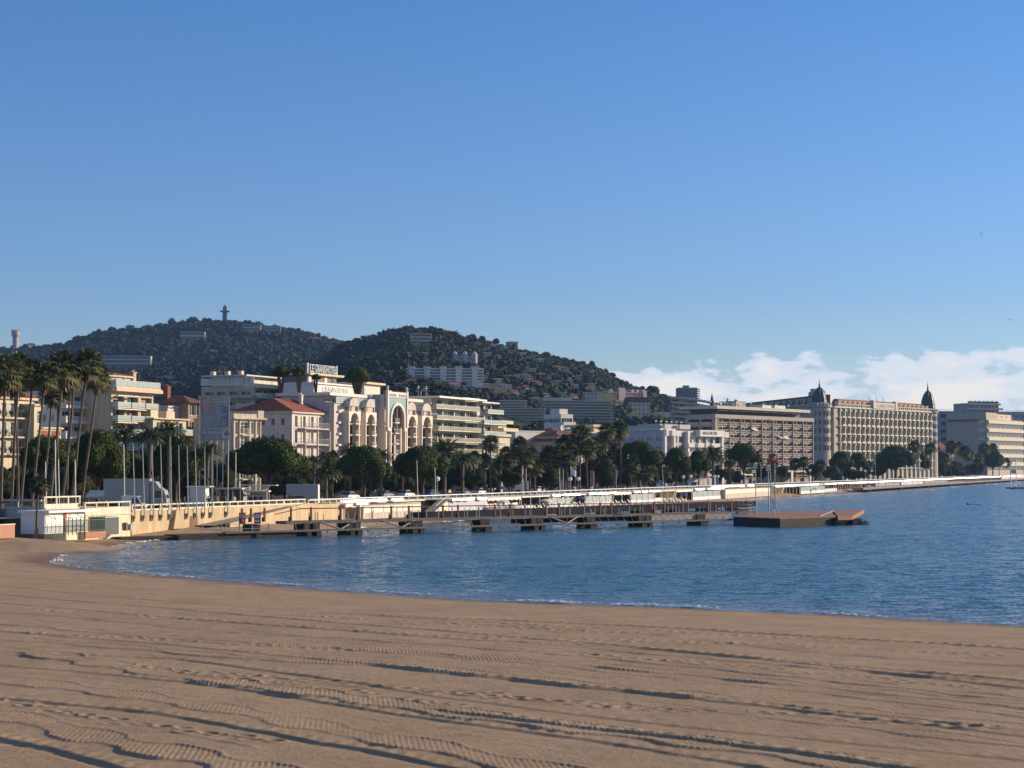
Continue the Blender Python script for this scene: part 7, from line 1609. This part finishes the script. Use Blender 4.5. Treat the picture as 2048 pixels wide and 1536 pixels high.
mb = MB(); mb.box(11, PL - 1, -.88, -.76, 3.32, 3.46); mb.path([(11, -.82, 3.4), (7.5, -.82, 2.75)], .06, 6); P_('top_rail', mb, RUST, r)
pp = [485,503,530,583,623,682,717,783,818,886,916,990,1020,1092,1118,1200,1222,1308,1328,1415,1462]
for px in pp: x = ppx(px, -.8); mb = MB(); mb.box(x - .11, x + .11, -.9, -.72, zU + .003, 3.55); mb.box(x - .2, x + .2, -.72, -.5, zU + .003, zU + .55); P_('rail_post', mb, RUST, r)
rng = random.Random(8); x = 11.
while x < PL - 2: h = rng.choice([1.0, 1.0, 1.45, .8]); y_ = rng.choice([-.68, 1.3]); mb = MB(); mb.box(x - .04, x + .04, y_, y_ + .08, zU + .003, zU + h); P_('stanchion', mb, GREYC, r); x += rng.uniform(.7, 1.5)
mb = MB()
for x in (-2.8, -.2, .3, 2.2, 3.9, 6.2): mb.cyl((x, -1.5, .55), (x, -1.5, 1.75), .06, n=6)
mb.cyl((-2.8,-1.5,1.1),(-.2,-1.5,1.1),.03,n=5); mb.cyl((-2.8,-1.5,1.68),(-.2,-1.5,1.68),.03,n=5); mb.cyl((.3,-1.5,1.1),(6.2,-1.5,1.1),.03,n=5); mb.cyl((.3,-1.5,1.68),(6.2,-1.5,1.68),.03,n=5); P_('entrance_railing', mb, STEEL, r)
mb = MB()
for y in (-.8, 1.2): mb.path([(PL-.2,y,zU),(PL-.2,y,3.4),(PL+.7,y,3.2),(PL+1.0,y,1.4)], .07, 6)
for k in range(4): mb.box(PL - .2, PL + .9, -.8, 1.2, 1.45 + k * .45, 1.5 + k * .45)
P_('end_ladder', mb, STEEL, r); mb = MB(); mb.box(PL - 2.2, PL + .8, -.9, 1.4, 2.25, 2.4); P_('end_platform', mb, mat('salmon_panel', (.50,.24,.18)), r)
for px, lab in ((484.5, 'left red sign board at the pier entrance'), (515, 'right red sign board at the pier entrance')):
    p = at(px, 1036, 222.); q = tag(empty('red_sign_board', (p.x, 222., .9)), lab, 'sign'); mb = MB(); mb.box(-.42, .42, -.03, .03, .45, 1.9); mb.build('board', REDP, q); mb = MB(); mb.cyl((-.4,0,-.3),(-.4,0,.45),.04,n=5); mb.cyl((.4,0,-.3),(.4,0,.45),.04,n=5); mb.build('leg', STEEL, q); mb = MB(); mb.box(-.3, .3, -.045, -.035, .7, 1.0); mb.box(-.3, .3, -.045, -.035, 1.2, 1.7); mb.build('notice', WPLAST, q)
# second pier behind
Bq = Vector((50.6, 363, 0)); Aq = C(s_of(850, 7), 7); Aq.z = 0; dq = Bq - Aq; r = tag(empty('back_pier', Aq, math.atan2(dq.y, dq.x)), 'dark low flat concrete pier seen behind the railed pier', 'pier'); L = dq.length
mb = MB(); mb.box(0, L, 0, 3, .5, 1.55); P_('deck', mb, mat('wet_dark_concrete', (.022,.023,.027), .9, .2, spec=.05), r)
for k in range(9): mb = MB(); x = L * (k + .5) / 9; mb.box(x - 2.2, x + 2.2, .1, 2.9, -1.5, .5); P_('pile', mb, MATS['wet_dark_concrete'], r)
for k in range(14): mb = MB(); x = L * (k + .5) / 14; mb.cyl((x, .3, 1.55), (x, .3, 2.5), .05, n=5); P_('stanchion', mb, WPLAST, r)
# floating platform with masts
zt = 1.3; V = {k: atz(a, c, zt) for k, (a, c) in dict(A=(1467,1033),B=(1560,1036.5),C=(1672,1032.5),G=(1640,1023),F=(1520,1023.7)).items()}
V['G'] = atz(1655, 1021, zt); c0 = V['B']; loc = lambda v: (v.x - c0.x, v.y - c0.y)
r = tag(empty('swimming_platform', (c0.x, c0.y, 0)), 'rusty brown concrete platform in the water carrying tall white masts', 'platform')
RUSTC = mat('rusty_concrete', (.30,.155,.105), .9, .25, .8, .02)
mb = MB(); mb.prism([loc(V[k]) for k in 'ABCGF'], -1.2, zt - .12); P_('base', mb, PIERD, r); mb = MB(); mb.prism([loc(V[k]) for k in 'ABCGF'], zt - .118, zt); P_('top_slab', mb, RUSTC, r)
W4 = [atz(1676, 1033, zt), atz(1705, 1032, zt), atz(1728, 1020, zt), atz(1665, 1019.5, zt)]; mb = MB(); mb.prism([loc(v) for v in W4], zt - .55, zt + .02); P_('overhang_slab', mb, RUSTC, r)
for v, w in ((W4[0], .5), (W4[1], .35)): mb = MB(); x, y = loc(v); mb.box(x - w + .3, x + w * .2, y + .4, y + 1.6, -1.2, zt - .553); P_('leg', mb, PIERC, r)
mb = MB(); x0, y0 = loc(V['C']); 
mb.box(x0 - .5, x0 + .15, y0 + .1, y0 + .9, -1, zt - .125); P_('end_post', mb, PIERC, r)
mb = MB(); rng = random.Random(3)
for k in range(14): x, y = loc(W4[1]); mb.lathe((x + rng.uniform(-.6, 2.6), y + rng.uniform(1, 5), -.5), [(.9,0),(.8,.5),(.3,rng.uniform(.7,1.05)),(.02,rng.uniform(1.05,1.2))], 7)
P_('rocks', mb, PIERD, r)
mb = MB(); p = atz(1640, 1033, zt); q = atz(1668, 1022, zt); mb.path([loc(p) + (zt + .05,), loc(q) + (zt + .05,)], .07, 5); P_('edge_pipe', mb, STEEL, r)
for (px, pyb, pyt, bend, lab) in ((1546, 1028, 839.5, 3.5, 'left one of the two tallest white masts, bent at its foot'), (1555, 1026, 843, 3.5, 'right one of the two tallest white masts, bent at its foot')):
    p = atz(px + 3, pyb, zt); q = tag(empty('white_mast', (p.x, p.y, zt)), lab, 'mast', 'tall masts on the swimming platform'); D = p.y; s = D / F; h = at(px, pyt, D).z - zt; dx = -bend * 2 * s
    mb = MB(); mb.path([(0,0,0), (dx*.75,0,.65), (dx,0,1.5), (dx - 1.0 * s,0,h*.5), (dx - 1.5*s,0,h)], [.09,.09,.09,.07,.04], 8); mb.build('pole', STEEL, q); mb = MB(); mb.lathe((dx - 1.5*s,0,h), [(.06,0),(.13,.08),(.02,.2)], 8); mb.build('cap', WSTEEL, q)
D = V['B'].y + 10; p = at(1547.5, 927, D); q = tag(empty('rescue_box', (p.x, D - .3, p.z)), 'salmon red box with a dark ring hung between the tall masts', 'life ring'); mb = MB(); mb.box(-.75, .1, 0, .5, 0, 1.5); mb.build('case', mat('salmon_red', (.50,.12,.09), .6, .1), q); mb = MB()
for k in range(14): t0, t1 = 6.283*k/14, 6.283*(k+1)/14; mb.cyl((.1+.36*math.cos(t0), -.1, .75+.5*math.sin(t0)), (.1+.36*math.cos(t1), -.1, .75+.5*math.sin(t1)), .12, n=6)
mb.build('ring', mat('ring_red', (.42,.08,.06), .6, .1), q)
for (px, pyb, pyt, lab) in ((1513, 1030, 938, 'thin dark mast with a pale lantern box at its top'), (1538.5, 1027, 942, 'thin mast with a pale box, just left of the tall masts')):
    p = atz(px, pyb, zt); q = tag(empty('lantern_mast', (p.x, p.y, zt)), lab, 'mast'); h = at(px, pyt, p.y).z - zt; dx = -2 * p.y / F; mb = MB(); mb.path([(0,0,0),(dx,0,h)], [.09,.06], 7); mb.build('pole', STEEL, q); mb = MB(); mb.box(dx - .28, dx + .28, -.2, .2, h, h + .75); mb.lathe((dx,0,h+.75), [(.4,0),(.02,.25)], 8); mb.build('lamp_box', mat('lantern_cream', (.62,.60,.45), .5), q)
# far boardwalk at the right with white arch
sf0, sf1 = s_of(1725, 9), s_of(2048, 9) + 60
r = croot('boardwalk', 0, 9, 0, 'long boardwalk on dark piles at the far right below the beach restaurants', 'boardwalk'); L0 = sf0
mb = MB(); mb.box(sf0, sf1, 0, 5, 1.2, 1.5); P_('deck', mb, mat('boardwalk_wood', (.30,.20,.16), .85, .15), r); mb = MB(); mb.box(sf0, sf1, -.05, .05, .8, 1.2); P_('edge_beam', mb, PIERC, r)
for k in range(9): mb = MB(); x = sf0 + 12 + (sf1 - sf0) * k / 9; mb.box(x - 1.2, x + .2, .2, 1.6, -1.5, 1.19); mb.box(x + 2.4, x + 3.8, .2, 1.6, -1.5, 1.19); P_('pile', mb, PIERD, r)
for k in range(40): mb = MB(); x = sf0 + (sf1 - sf0) * k / 40; mb.cyl((x, .2, 1.5), (x, .2, 2.7), .06, n=5); P_('rail_post', mb, STEEL, r)
D = 640.; 
for (px, lab) in ((2028, 'arch'),):
    p = at(2028, 968, 690.); q = tag(empty('white_arch', (p.x, 690., 1.5)), 'curved white metal arch with a hanging pale box at the far right boardwalk', 'arch'); hh = at(2028, 920, 690.).z - 1.5; w = 13 * 690 / F
    mb = MB(); pts = [(-w/2,0,-3),(-w/2,0,hh*.6)] + [(-w/2 + w/2*(1-math.cos(t))*1.0, 0, hh*.6 + hh*.4*math.sin(t)) for t in np.linspace(.3, 1.57, 5)] + [(w*.3,0,hh*.98)]; mb.path(pts, .22, 7); mb.build('curved_post', WSTEEL, q)
    mb = MB(); mb.cyl((w*.35,0,-3), (w*.35,0,hh*1.04), .2, n=7); mb.build('post', WSTEEL, q); mb = MB(); mb.box(-w*.35, w*.3, -.3, .3, hh*.46, hh*.62); mb.build('box', RAILC, q)
r = tag(empty('jetty', (at(2030, 972, 700.).x, 690, 0)), 'low dark jetty in the water at the right edge', 'jetty'); mb = MB(); mb.box(-6, 40, -2, 2, .2, .7); P_('deck', mb, PIERD, r)
for k in range(5): mb = MB(); mb.cyl((-4 + k * 9, 0, -2), (-4 + k * 9, 0, .2), .4, n=8); P_('pile', mb, PIERD, r)
# -- vehicles
CARP = [mat('car_silver', (.42,.43,.45), .25, .05, metal=.6), mat('car_white', (.75,.75,.74), .25, .03), mat('car_black', (.03,.03,.035), .2, .1), mat('car_blue', (.06,.10,.20), .25, .05), mat('car_red', (.35,.04,.04), .25, .05)]
TYRE = mat('tyre', (.02,.02,.02), .8); LAMPM = mat('lamp_lens', (.7,.68,.6), .15, spec=.8)
def car(loc, rz, paint, label, name='parked_car'):
    r = tag(empty(name, loc, rz), label, 'car', 'cars along the seafront road'); mb = MB()
    mb.xprism([(-2.1,.35),(2.1,.35),(2.15,.62),(2.0,.85),(.95,.95),(-1.9,.98),(-2.15,.75)], -.86, .86); P_('body', mb, paint, r)
    mb = MB(); mb.xprism([(-1.75,.96),(1.0,.95),(.35,1.40),(-1.3,1.43)], -.74, .74); P_('windows', mb, GLASS, r); mb = MB(); mb.xprism([(-1.32,1.43),(.37,1.40),(.25,1.47),(-1.2,1.49)], -.72, .72); P_('roof', mb, paint, r)
    for x in (-1.3, 1.3):
        for y in (-.82, .82): mb = MB(); mb.cyl((x, y - .1, .32), (x, y + .1, .32), .32, n=12); P_('wheel', mb, TYRE, r)
    for y in (-.6, .6): mb = MB(); mb.box(2.10, 2.17, y - .15, y + .15, .62, .75); P_('headlight', mb, LAMPM, r)
    return r
cr = [(598,-3.5,0,'silver car parked at the top of the ramp beside the container'),(700,-17,1,'white car behind the rail left of the first pine'),(742,-17,2,'black car under the pine left of the portal'),(770,-18,0,'silver car glimpsed before the arched hotel'),(812,-17,1,'white van-like car with sunlit roof before the arched hotel'),(862,-18,3,'blue car between the pine trunks'),(925,-17,0,'silver car flashing in the sun by the date palms'),(958,-17,1,'white car before the glass balcony block'),(1004,-18,2,'dark car beside the green-white van'),(1075,-17,1,'white car behind the dark tree'),(1150,-17,0,'silver car behind the twin globe lamps'),(1310,-17,3,'blue car before the left pine of the white hotel'),(1390,-17,0,'bright silver car before the white hotel'),(1460,-17,4,'red car below the concrete hotel'),(1690,-17,1,'white van-like car below the domed hotel'),(1800,-17,2,'dark car below the middle of the domed hotel'),(1880,-17,1,'white car by the little red-roofed villa'),(1960,-17,3,'blue car at the far palms')]
for px, d, c, lab in cr: s = s_of(px, d); p = C(s, d, PROM - (.115 if d < -15 else -.003)); car(p, CROT + (0 if d < -10 else -.9), CARP[c], lab)
def box_body(name, px0, px1, d, h, dep, lab, cat, m, rzoff=-math.pi/2, base=.9, wheels=True, cab=None):
    """vehicle or container standing across the view: long side toward the camera"""
    s = s_of(px0, d); p = C(s, d, PROM); L = (px1 - px0) / F * p.y; r = tag(empty(name, p, 0), lab, cat); mb = MB(); mb.box(0, L, 0, dep, base, h); P_('body', mb, m, r)
    mb = MB(); mb.box(-.03, L + .03, -.03, dep + .03, h, h + .08); P_('roof', mb, m, r)
    if wheels:
        for x in (L * .18, L * .3, L * .8): mb = MB(); mb.cyl((x, -.02, .48), (x, .3, .48), .48, n=14); P_('wheel', mb, TYRE, r)
        mb = MB(); mb.box(.2, L, .1, dep - .1, .55, base); P_('chassis', mb, MATS['car_black'], r)
    return r, L
TRW = mat('truck_white', (.38,.38,.38), .4, .04)
r, L = box_body('box_truck', 208, 300, -10, 4.0, 2.4, 'white box truck seen side-on behind the flagpoles', 'truck', TRW)
mb = MB(); mb.xprism([(L + .1, .6), (L + 2.1, .6), (L + 2.15, 1.5), (L + 1.85, 2.6), (L + 1.3, 2.9), (L + .7, 3.7), (L + .1, 3.8)], .1, 2.3); P_('cab', mb, TRW, r); mb = MB(); mb.quad((L+1.78,.3,2.62),(L+1.78,2.1,2.62),(L+2.17,2.1,1.6),(L+2.17,.3,1.6)); mb.quad((L+.6,.09,1.7),(L+1.8,.09,1.7),(L+1.6,.09,2.5),(L+.7,.09,2.6)); P_('windscreen', mb, GLASS, r); mb = MB(); mb.cyl((L + 1.2, -.02, .48), (L + 1.2, .3, .48), .48, n=14); P_('wheel', mb, TYRE, r)
for y in (.35, 2.0): mb = MB(); mb.box(L + 2.13, L + 2.2, y - .15, y + .15, .9, 1.1); P_('headlight', mb, LAMPM, r)
s = s_of(264, -2.5); p = C(s, -2.5, PROM); r = tag(empty('delivery_van', p, 0), 'small white van with sunlit cab at the wall before the box truck', 'van'); mb = MB(); mb.xprism([(-1.2,.35),(1.55,.35),(1.6,.9),(1.25,1.15),(.75,2.0),(-1.2,2.05)], 0, 1.8); P_('body', mb, CARP[1], r); mb = MB(); mb.quad((.80,.15,1.95),(.80,1.65,1.95),(1.27,1.65,1.18),(1.27,.15,1.18)); mb.quad((.1,-.01,1.15),(1.1,-.01,1.15),(.72,-.01,1.8),(.1,-.01,1.8)); P_('windscreen', mb, GLASS, r)
for x in (-.7, 1.0): mb = MB(); mb.cyl((x, -.05, .3), (x, .2, .3), .3, n=12); P_('wheel', mb, TYRE, r)
r, L = box_body('shipping_container', 573, 636, -9, 2.9, 2.4, 'long grey-white container with a bright sunlit end behind the ramp', 'container', mat('container_grey', (.40,.40,.40), .6, .05), wheels=False, base=.05)
mb = MB(); mb.box(L + .03, L + .06, .1, 2.3, .15, 2.8); mb.box(L + .06, L + .09, 1.15, 1.25, .2, 2.7); P_('doors', mb, WPLAST, r)
for (a, c, d, h, lab) in ((380, 412, -4, 2.85, 'white ticket kiosk with sunlit end beneath the banner'), (1030, 1058, -12, 2.6, 'pale green-white van body under the clipped tree')):
    r, L = box_body('promenade_kiosk' if a < 900 else 'market_van', a, c, d, h, 2.6 if a < 900 else 2.0, lab, 'kiosk' if a < 900 else 'van', WPLAST, wheels=a > 900, base=.05 if a < 900 else .6)
    if a < 900: mb = MB(); mb.box(L + .031, L + .08, .2, 2.4, .9, 2.2); P_('hatch', mb, mat('pale_green_shutter', (.55,.62,.55)), r); mb = MB(); mb.box(-.4, L + .6, -.4, 3.0, h + .08, h + .2); P_('canopy', mb, WPLAST, r)
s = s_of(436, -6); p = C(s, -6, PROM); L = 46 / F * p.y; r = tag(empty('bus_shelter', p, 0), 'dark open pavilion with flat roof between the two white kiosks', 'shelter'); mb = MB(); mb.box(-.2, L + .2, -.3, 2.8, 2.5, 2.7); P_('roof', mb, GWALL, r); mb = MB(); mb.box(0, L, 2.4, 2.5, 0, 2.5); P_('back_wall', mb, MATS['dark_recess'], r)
for x in (.05, L * .33, L * .66, L - .05): mb = MB(); mb.box(x - .05, x + .05, 0, .1, 0, 2.5); P_('post', mb, GWALL, r)
s = s_of(495, -5); p = C(s, -5, PROM); L = 40 / F * p.y; r = tag(empty('white_pavilion', p, 0), 'white framed pavilion with slatted roof left of the container', 'pavilion'); mb = MB(); mb.box(-.2, L + .2, -.2, 2.6, 2.1, 2.25); mb.box(-1.0, L + 1.2, .4, 3.0, 2.95, 3.05); P_('roof', mb, WPLAST, r); mb = MB(); mb.box(0, L, 2.3, 2.4, 0, 2.1); P_('back_wall', mb, GWALL, r)
for k in range(9): mb = MB(); x = L * k / 9; mb.path([(x, 0, 2.25), (x + .5, 2.2, 2.94)], .04, 4); P_('slat', mb, WPLAST, r)
for x in (.08, L - .08): mb = MB(); mb.box(x - .09, x + .09, 0, .18, 0, 2.1); P_('post', mb, WPLAST, r)
s = s_of(174, -8); p = C(s, -8, PROM); r = tag(empty('market_stall', p, 0), 'blue-grey awning stall with red goods left of the box truck', 'stall'); mb = MB(); mb.quad((0,-.6,1.9),(2.2,-.6,1.9),(2.0,1.4,2.7),(.1,1.4,2.7)); mb.box(0, 2.2, -.62, -.6, 1.7, 1.9); P_('awning', mb, mat('blue_grey_canvas', (.25,.30,.36), .8), r); mb = MB(); mb.box(.1, 2.1, .3, 1.3, 0, .9); P_('counter', mb, mat('stall_red', (.30,.06,.04), .7, .3, 4.), r)
for x in (.1, 2.1): mb = MB(); mb.cyl((x, 1.3, 0), (x, 1.3, 2.7), .04, n=5); P_('post', mb, STEEL, r)
p = C(s_of(500, -.0), 1.0, PROM)
# boat on trailer shape: long white hull lying on the promenade edge
s = s_of(537, -2.2); p = C(s, -2.2, PROM + .5); r = tag(empty('white_dinghy', p, 0), 'long slim white dinghy with a red stripe lying by the ramp top', 'boat'); L = 34 / F * p.y; mb = MB(); mb.xprism([(0,.25),(.3,0),(L-.2,0),(L,.55),(0,.42)], 0, 1.0); P_('hull', mb, WPLAST, r); mb = MB(); mb.box(.3, L - .1, -.02, -.003, .16, .26); P_('stripe', mb, REDP, r); mb = MB(); mb.box(.6, .8, .1, .9, -.5, 0); mb.box(L-.9, L-.7, .1, .9, -.5, 0); P_('cradle', mb, STEEL, r)
# -- people
SKIN = mat('skin', (.45,.27,.19), .6); HAIR = mat('dark_hair', (.03,.02,.015), .7); CL = [mat('dark_coat', (.03,.03,.04), .8), mat('navy_coat', (.03,.05,.10), .8), mat('red_coat', (.30,.04,.04), .8), mat('grey_coat', (.22,.22,.23), .8), mat('white_coat', (.65,.64,.6), .8)]; TR = [mat('dark_trousers', (.03,.03,.035), .85), mat('jeans', (.06,.09,.16), .85)]
PM = {}
def person_mesh(pose, coat, tr):
    key = (pose, coat, tr)
    if key in PM: return PM[key]
    w = {'walk': .28, 'stand': .08, 'side': .16, 'lean': .1}[pose]; ln = .22 if pose == 'lean' else 0.
    Vv = [(0,0,.95),(0,0,1.15),(0,-ln*.5,1.38),(0,-ln,1.50),(0,-ln-.01,1.63),(0,-ln-.015,1.73),
          (-.10,0,.90),(-.11,-w,.50),(-.11,-w*1.2+.1*w,.08),(-.11,-w*1.2-.14,.04),(.10,0,.90),(.11,w*.7,.50),(.11,w*1.3,.09),(.11,w*1.3-.15,.04),
          (-.20,-ln*.6,1.42),(-.25,.10*w*4-ln,1.15),(-.24,-w*.6-ln,.92),(-.24,-w*.9-ln,.80),(.20,-ln*.6,1.42),(.25,-.05*w*4-ln,1.15),(.24,w*.5-ln,.92),(.24,w*.5-ln,.80)]
    E = [(0,1),(1,2),(2,3),(3,4),(4,5),(0,6),(6,7),(7,8),(8,9),(0,10),(10,11),(11,12),(12,13),(2,14),(14,15),(15,16),(16,17),(2,18),(18,19),(19,20),(20,21)]
    Rr = [.155,.15,.17,.06,.095,.085,.10,.07,.05,.04,.10,.07,.05,.04,.075,.055,.042,.04,.075,.055,.042,.04]
    me = bpy.data.meshes.new('person'); me.from_pydata(Vv, E, []); o = bpy.data.objects.new('person', me); COL.objects.link(o)
    md = o.modifiers.new('skin', 'SKIN'); sv = me.skin_vertices[0].data
    for i, q in enumerate(Rr): sv[i].radius = (q, q * (.72 if i in (0,1,2) else 1)); sv[i].use_root = (i == 0)
    ms = o.modifiers.new('sub', 'SUBSURF'); ms.levels = 1; ms.render_levels = 1
    dg = bpy.context.evaluated_depsgraph_get(); m2 = bpy.data.meshes.new_from_object(o.evaluated_get(dg)); bpy.data.objects.remove(o)
    m2.materials.clear(); [m2.materials.append(q) for q in (SKIN, CL[coat], TR[tr], MATS['tyre'])]
    for p in m2.polygons: z = p.center.z; x = abs(p.center.x); p.material_index = 3 if z < .09 else (2 if z < .92 and x < .2 else (0 if z > 1.50 or z < .86 else 1)); p.use_smooth = True
    hm = MB(); hm.lathe((0,-ln-.0,1.66), [(.108,-.02),(.112,.06),(.085,.125),(.01,.155)], 10); PM[key] = (m2, hm.mesh('hair', HAIR)); return PM[key]
pl = [(418,-2,'lean',0,'person in dark clothes leaning at the sunlit kiosk end'),(436,-4,'stand',3,'person in grey standing at the left of the dark pavilion'),(446,-5,'walk',2,'person in red walking inside the dark pavilion'),(452,-4.5,'stand',3,'person in grey beside the red-coated person'),(469,-3,'walk',4,'person in white walking before the dark pavilion'),(474,-5,'stand',0,'dark figure right of the white-clad walker'),(480,-4.5,'stand',2,'person in red at the right end of the dark pavilion'),
      (500,-3,'walk',0,'dark-clad person at the left of the white pavilion'),(506,-3.5,'stand',1,'person in navy inside the white pavilion'),(512,-3,'walk',0,'dark-clad walker in the middle of the white pavilion'),(518,-3.5,'stand',3,'person in grey inside the white pavilion'),(522,-3,'side',0,'dark figure at the right side of the white pavilion'),(573,-1.6,'stand',1,'person in navy standing by the ramp top next to the car'),(198,-7,'stand',2,'person in red at the blue-grey stall'),(214,-3,'side',0,'dark figure before the box truck'),
      (1158,-1,'walk',1,'person in navy walking under the right twin globe lamp'),(1146,-1,'stand',2,'person in red between the twin globe lamps'),(1149,-1.4,'walk',4,'person in white between the twin globe lamps'),(888,-1,'walk',0,'dark-clad person at the head of the beach stairs'),(1003,-1,'stand',4,'person in white at the rail above the stacked chairs'),(1425,-1,'walk',0,'dark figure by the shining globe lamps'),(1650,-1,'walk',0,'far dark walker before the domed hotel'),(1772,-1,'stand',2,'far person in red before the domed hotel'),(370,-3,'walk',0,'dark figure left of the ticket kiosk'),(376,-4,'stand',1,'person in navy against the ticket kiosk')]
for i, (px, d, pose, ct, lab) in enumerate(pl):
    s = s_of(px, d); p = C(s, d, PROM); me, hm = person_mesh(pose, ct, i % 2); o = link('person', me, None, (p.x, p.y, PROM), (i * 1.7) % 6.28); tag(o, lab, 'person'); link('hair', hm, o)
# -- gulls
def gull(px, py, D, span, tilt, lab):
    p = at(px, py, D); r = tag(empty('seagull', p, 0), lab, 'seagull'); r.rotation_euler = (0.25, tilt, .3); k = span / 2; mb = MB()
    rings = [(-.30,.01,0),(-.2,.05,.01),(0,.085,0),(.14,.07,.01),(.22,.045,.03),(.29,.04,.035),(.34,.012,.02)]
    Vv = []; n = 8; i0 = len(mb.v)
    for (y, rr, z) in rings:
        for q in range(n): t = 6.283*q/n; mb.v.append((rr*math.cos(t)*k, -y*k, (z+rr*.9*math.sin(t))*k))
    for a in range(len(rings)-1):
        for q in range(n): mb.f.append((a*n+q, a*n+(q+1) % n, (a+1)*n+(q+1) % n, (a+1)*n+q)); mb.m.append(0)
    for sg in (-1, 1):
        pts = [((.05*sg,-.13,.03),(.05*sg,.10,.03)),((.45*sg,-.17,.20),(.42*sg,.06,.18)),((.75*sg,-.08,.16),(.70*sg,.09,.15)),((1.0*sg,.06,.02),(.99*sg,.09,.02))]
        for a, b2 in zip(pts[:-1], pts[1:]): mb.quad(*[tuple(c * k for c in v) for v in ((a[0]), (b2[0]), (b2[1]), (a[1]))]); mb.quad(*[tuple(c * k if j_ < 2 else (c - .012) * k for j_, c in enumerate(v)) for v in ((a[1]), (b2[1]), (b2[0]), (a[0]))])
    mb.quad(*[tuple(c * k for c in v) for v in ((-.03,.28,0),(.03,.28,0),(.08,.42,0),(-.08,.42,0))]); me = mb.mesh('body', mat('gull_grey', (.22,.23,.25), .7, .1)); link('body', me, r)
    m2 = MB(); m2.cyl((0,-.33*k,.02*k),(0,-.40*k,.0), .014*k, .004*k, n=5); m2.build('beak', mat('beak', (.5,.3,.05)), r)
gull(1962, 468, 300, 1.15, -.62, 'upper seagull banking steeply in the open sky'); gull(2019, 639, 210, 1.1, .2, 'lower seagull gliding near the right edge above the clouds')
# -- floats
p = atz(1949, 1009, 0); r = tag(empty('floating_log', p, .1), 'low pale float with a dark end drifting far out on the water', 'float'); mb = MB(); mb.cyl((-1.4,0,.02),(1.6,0,.05), .16, .10, n=8); P_('body', mb, mat('driftwood', (.45,.38,.32)), r); mb = MB(); mb.lathe((-1.6,0,-.1), [(.25,0),(.3,.2),(.18,.42),(.02,.5)], 9); P_('dark_end', mb, TYRE, r)
p = atz(808, 1061, 0); r = tag(empty('buoy', p), 'tiny red buoy floating in front of the pier', 'buoy'); mb = MB(); mb.lathe((0,0,-.15), [(.05,0),(.3,.12),(.3,.3),(.05,.42)], 10); P_('body', mb, REDP, r); mb = MB(); mb.cyl((0,0,.25),(0,0,.4), .03, n=5); P_('handle', mb, STEEL, r)
# -- air: thin winter haze between here and the hills
if HAZE > 0:
    mb = MB(); mb.box(-1500, 2600, -300, 4200, -6, 420); o = mb.build('haze', bpy.data.materials.new('haze')); o['kind'] = 'stuff'; M = o.data.materials[0]; M.use_nodes = True; nt = M.node_tree; nt.nodes.clear(); out = nt.nodes.new('ShaderNodeOutputMaterial'); v = nt.nodes.new('ShaderNodeVolumePrincipled'); v.inputs['Color'].default_value = (.30,.55,1,1); v.inputs['Density'].default_value = HAZE; v.inputs['Anisotropy'].default_value = .2; nt.links.new(v.outputs[0], out.inputs['Volume'])
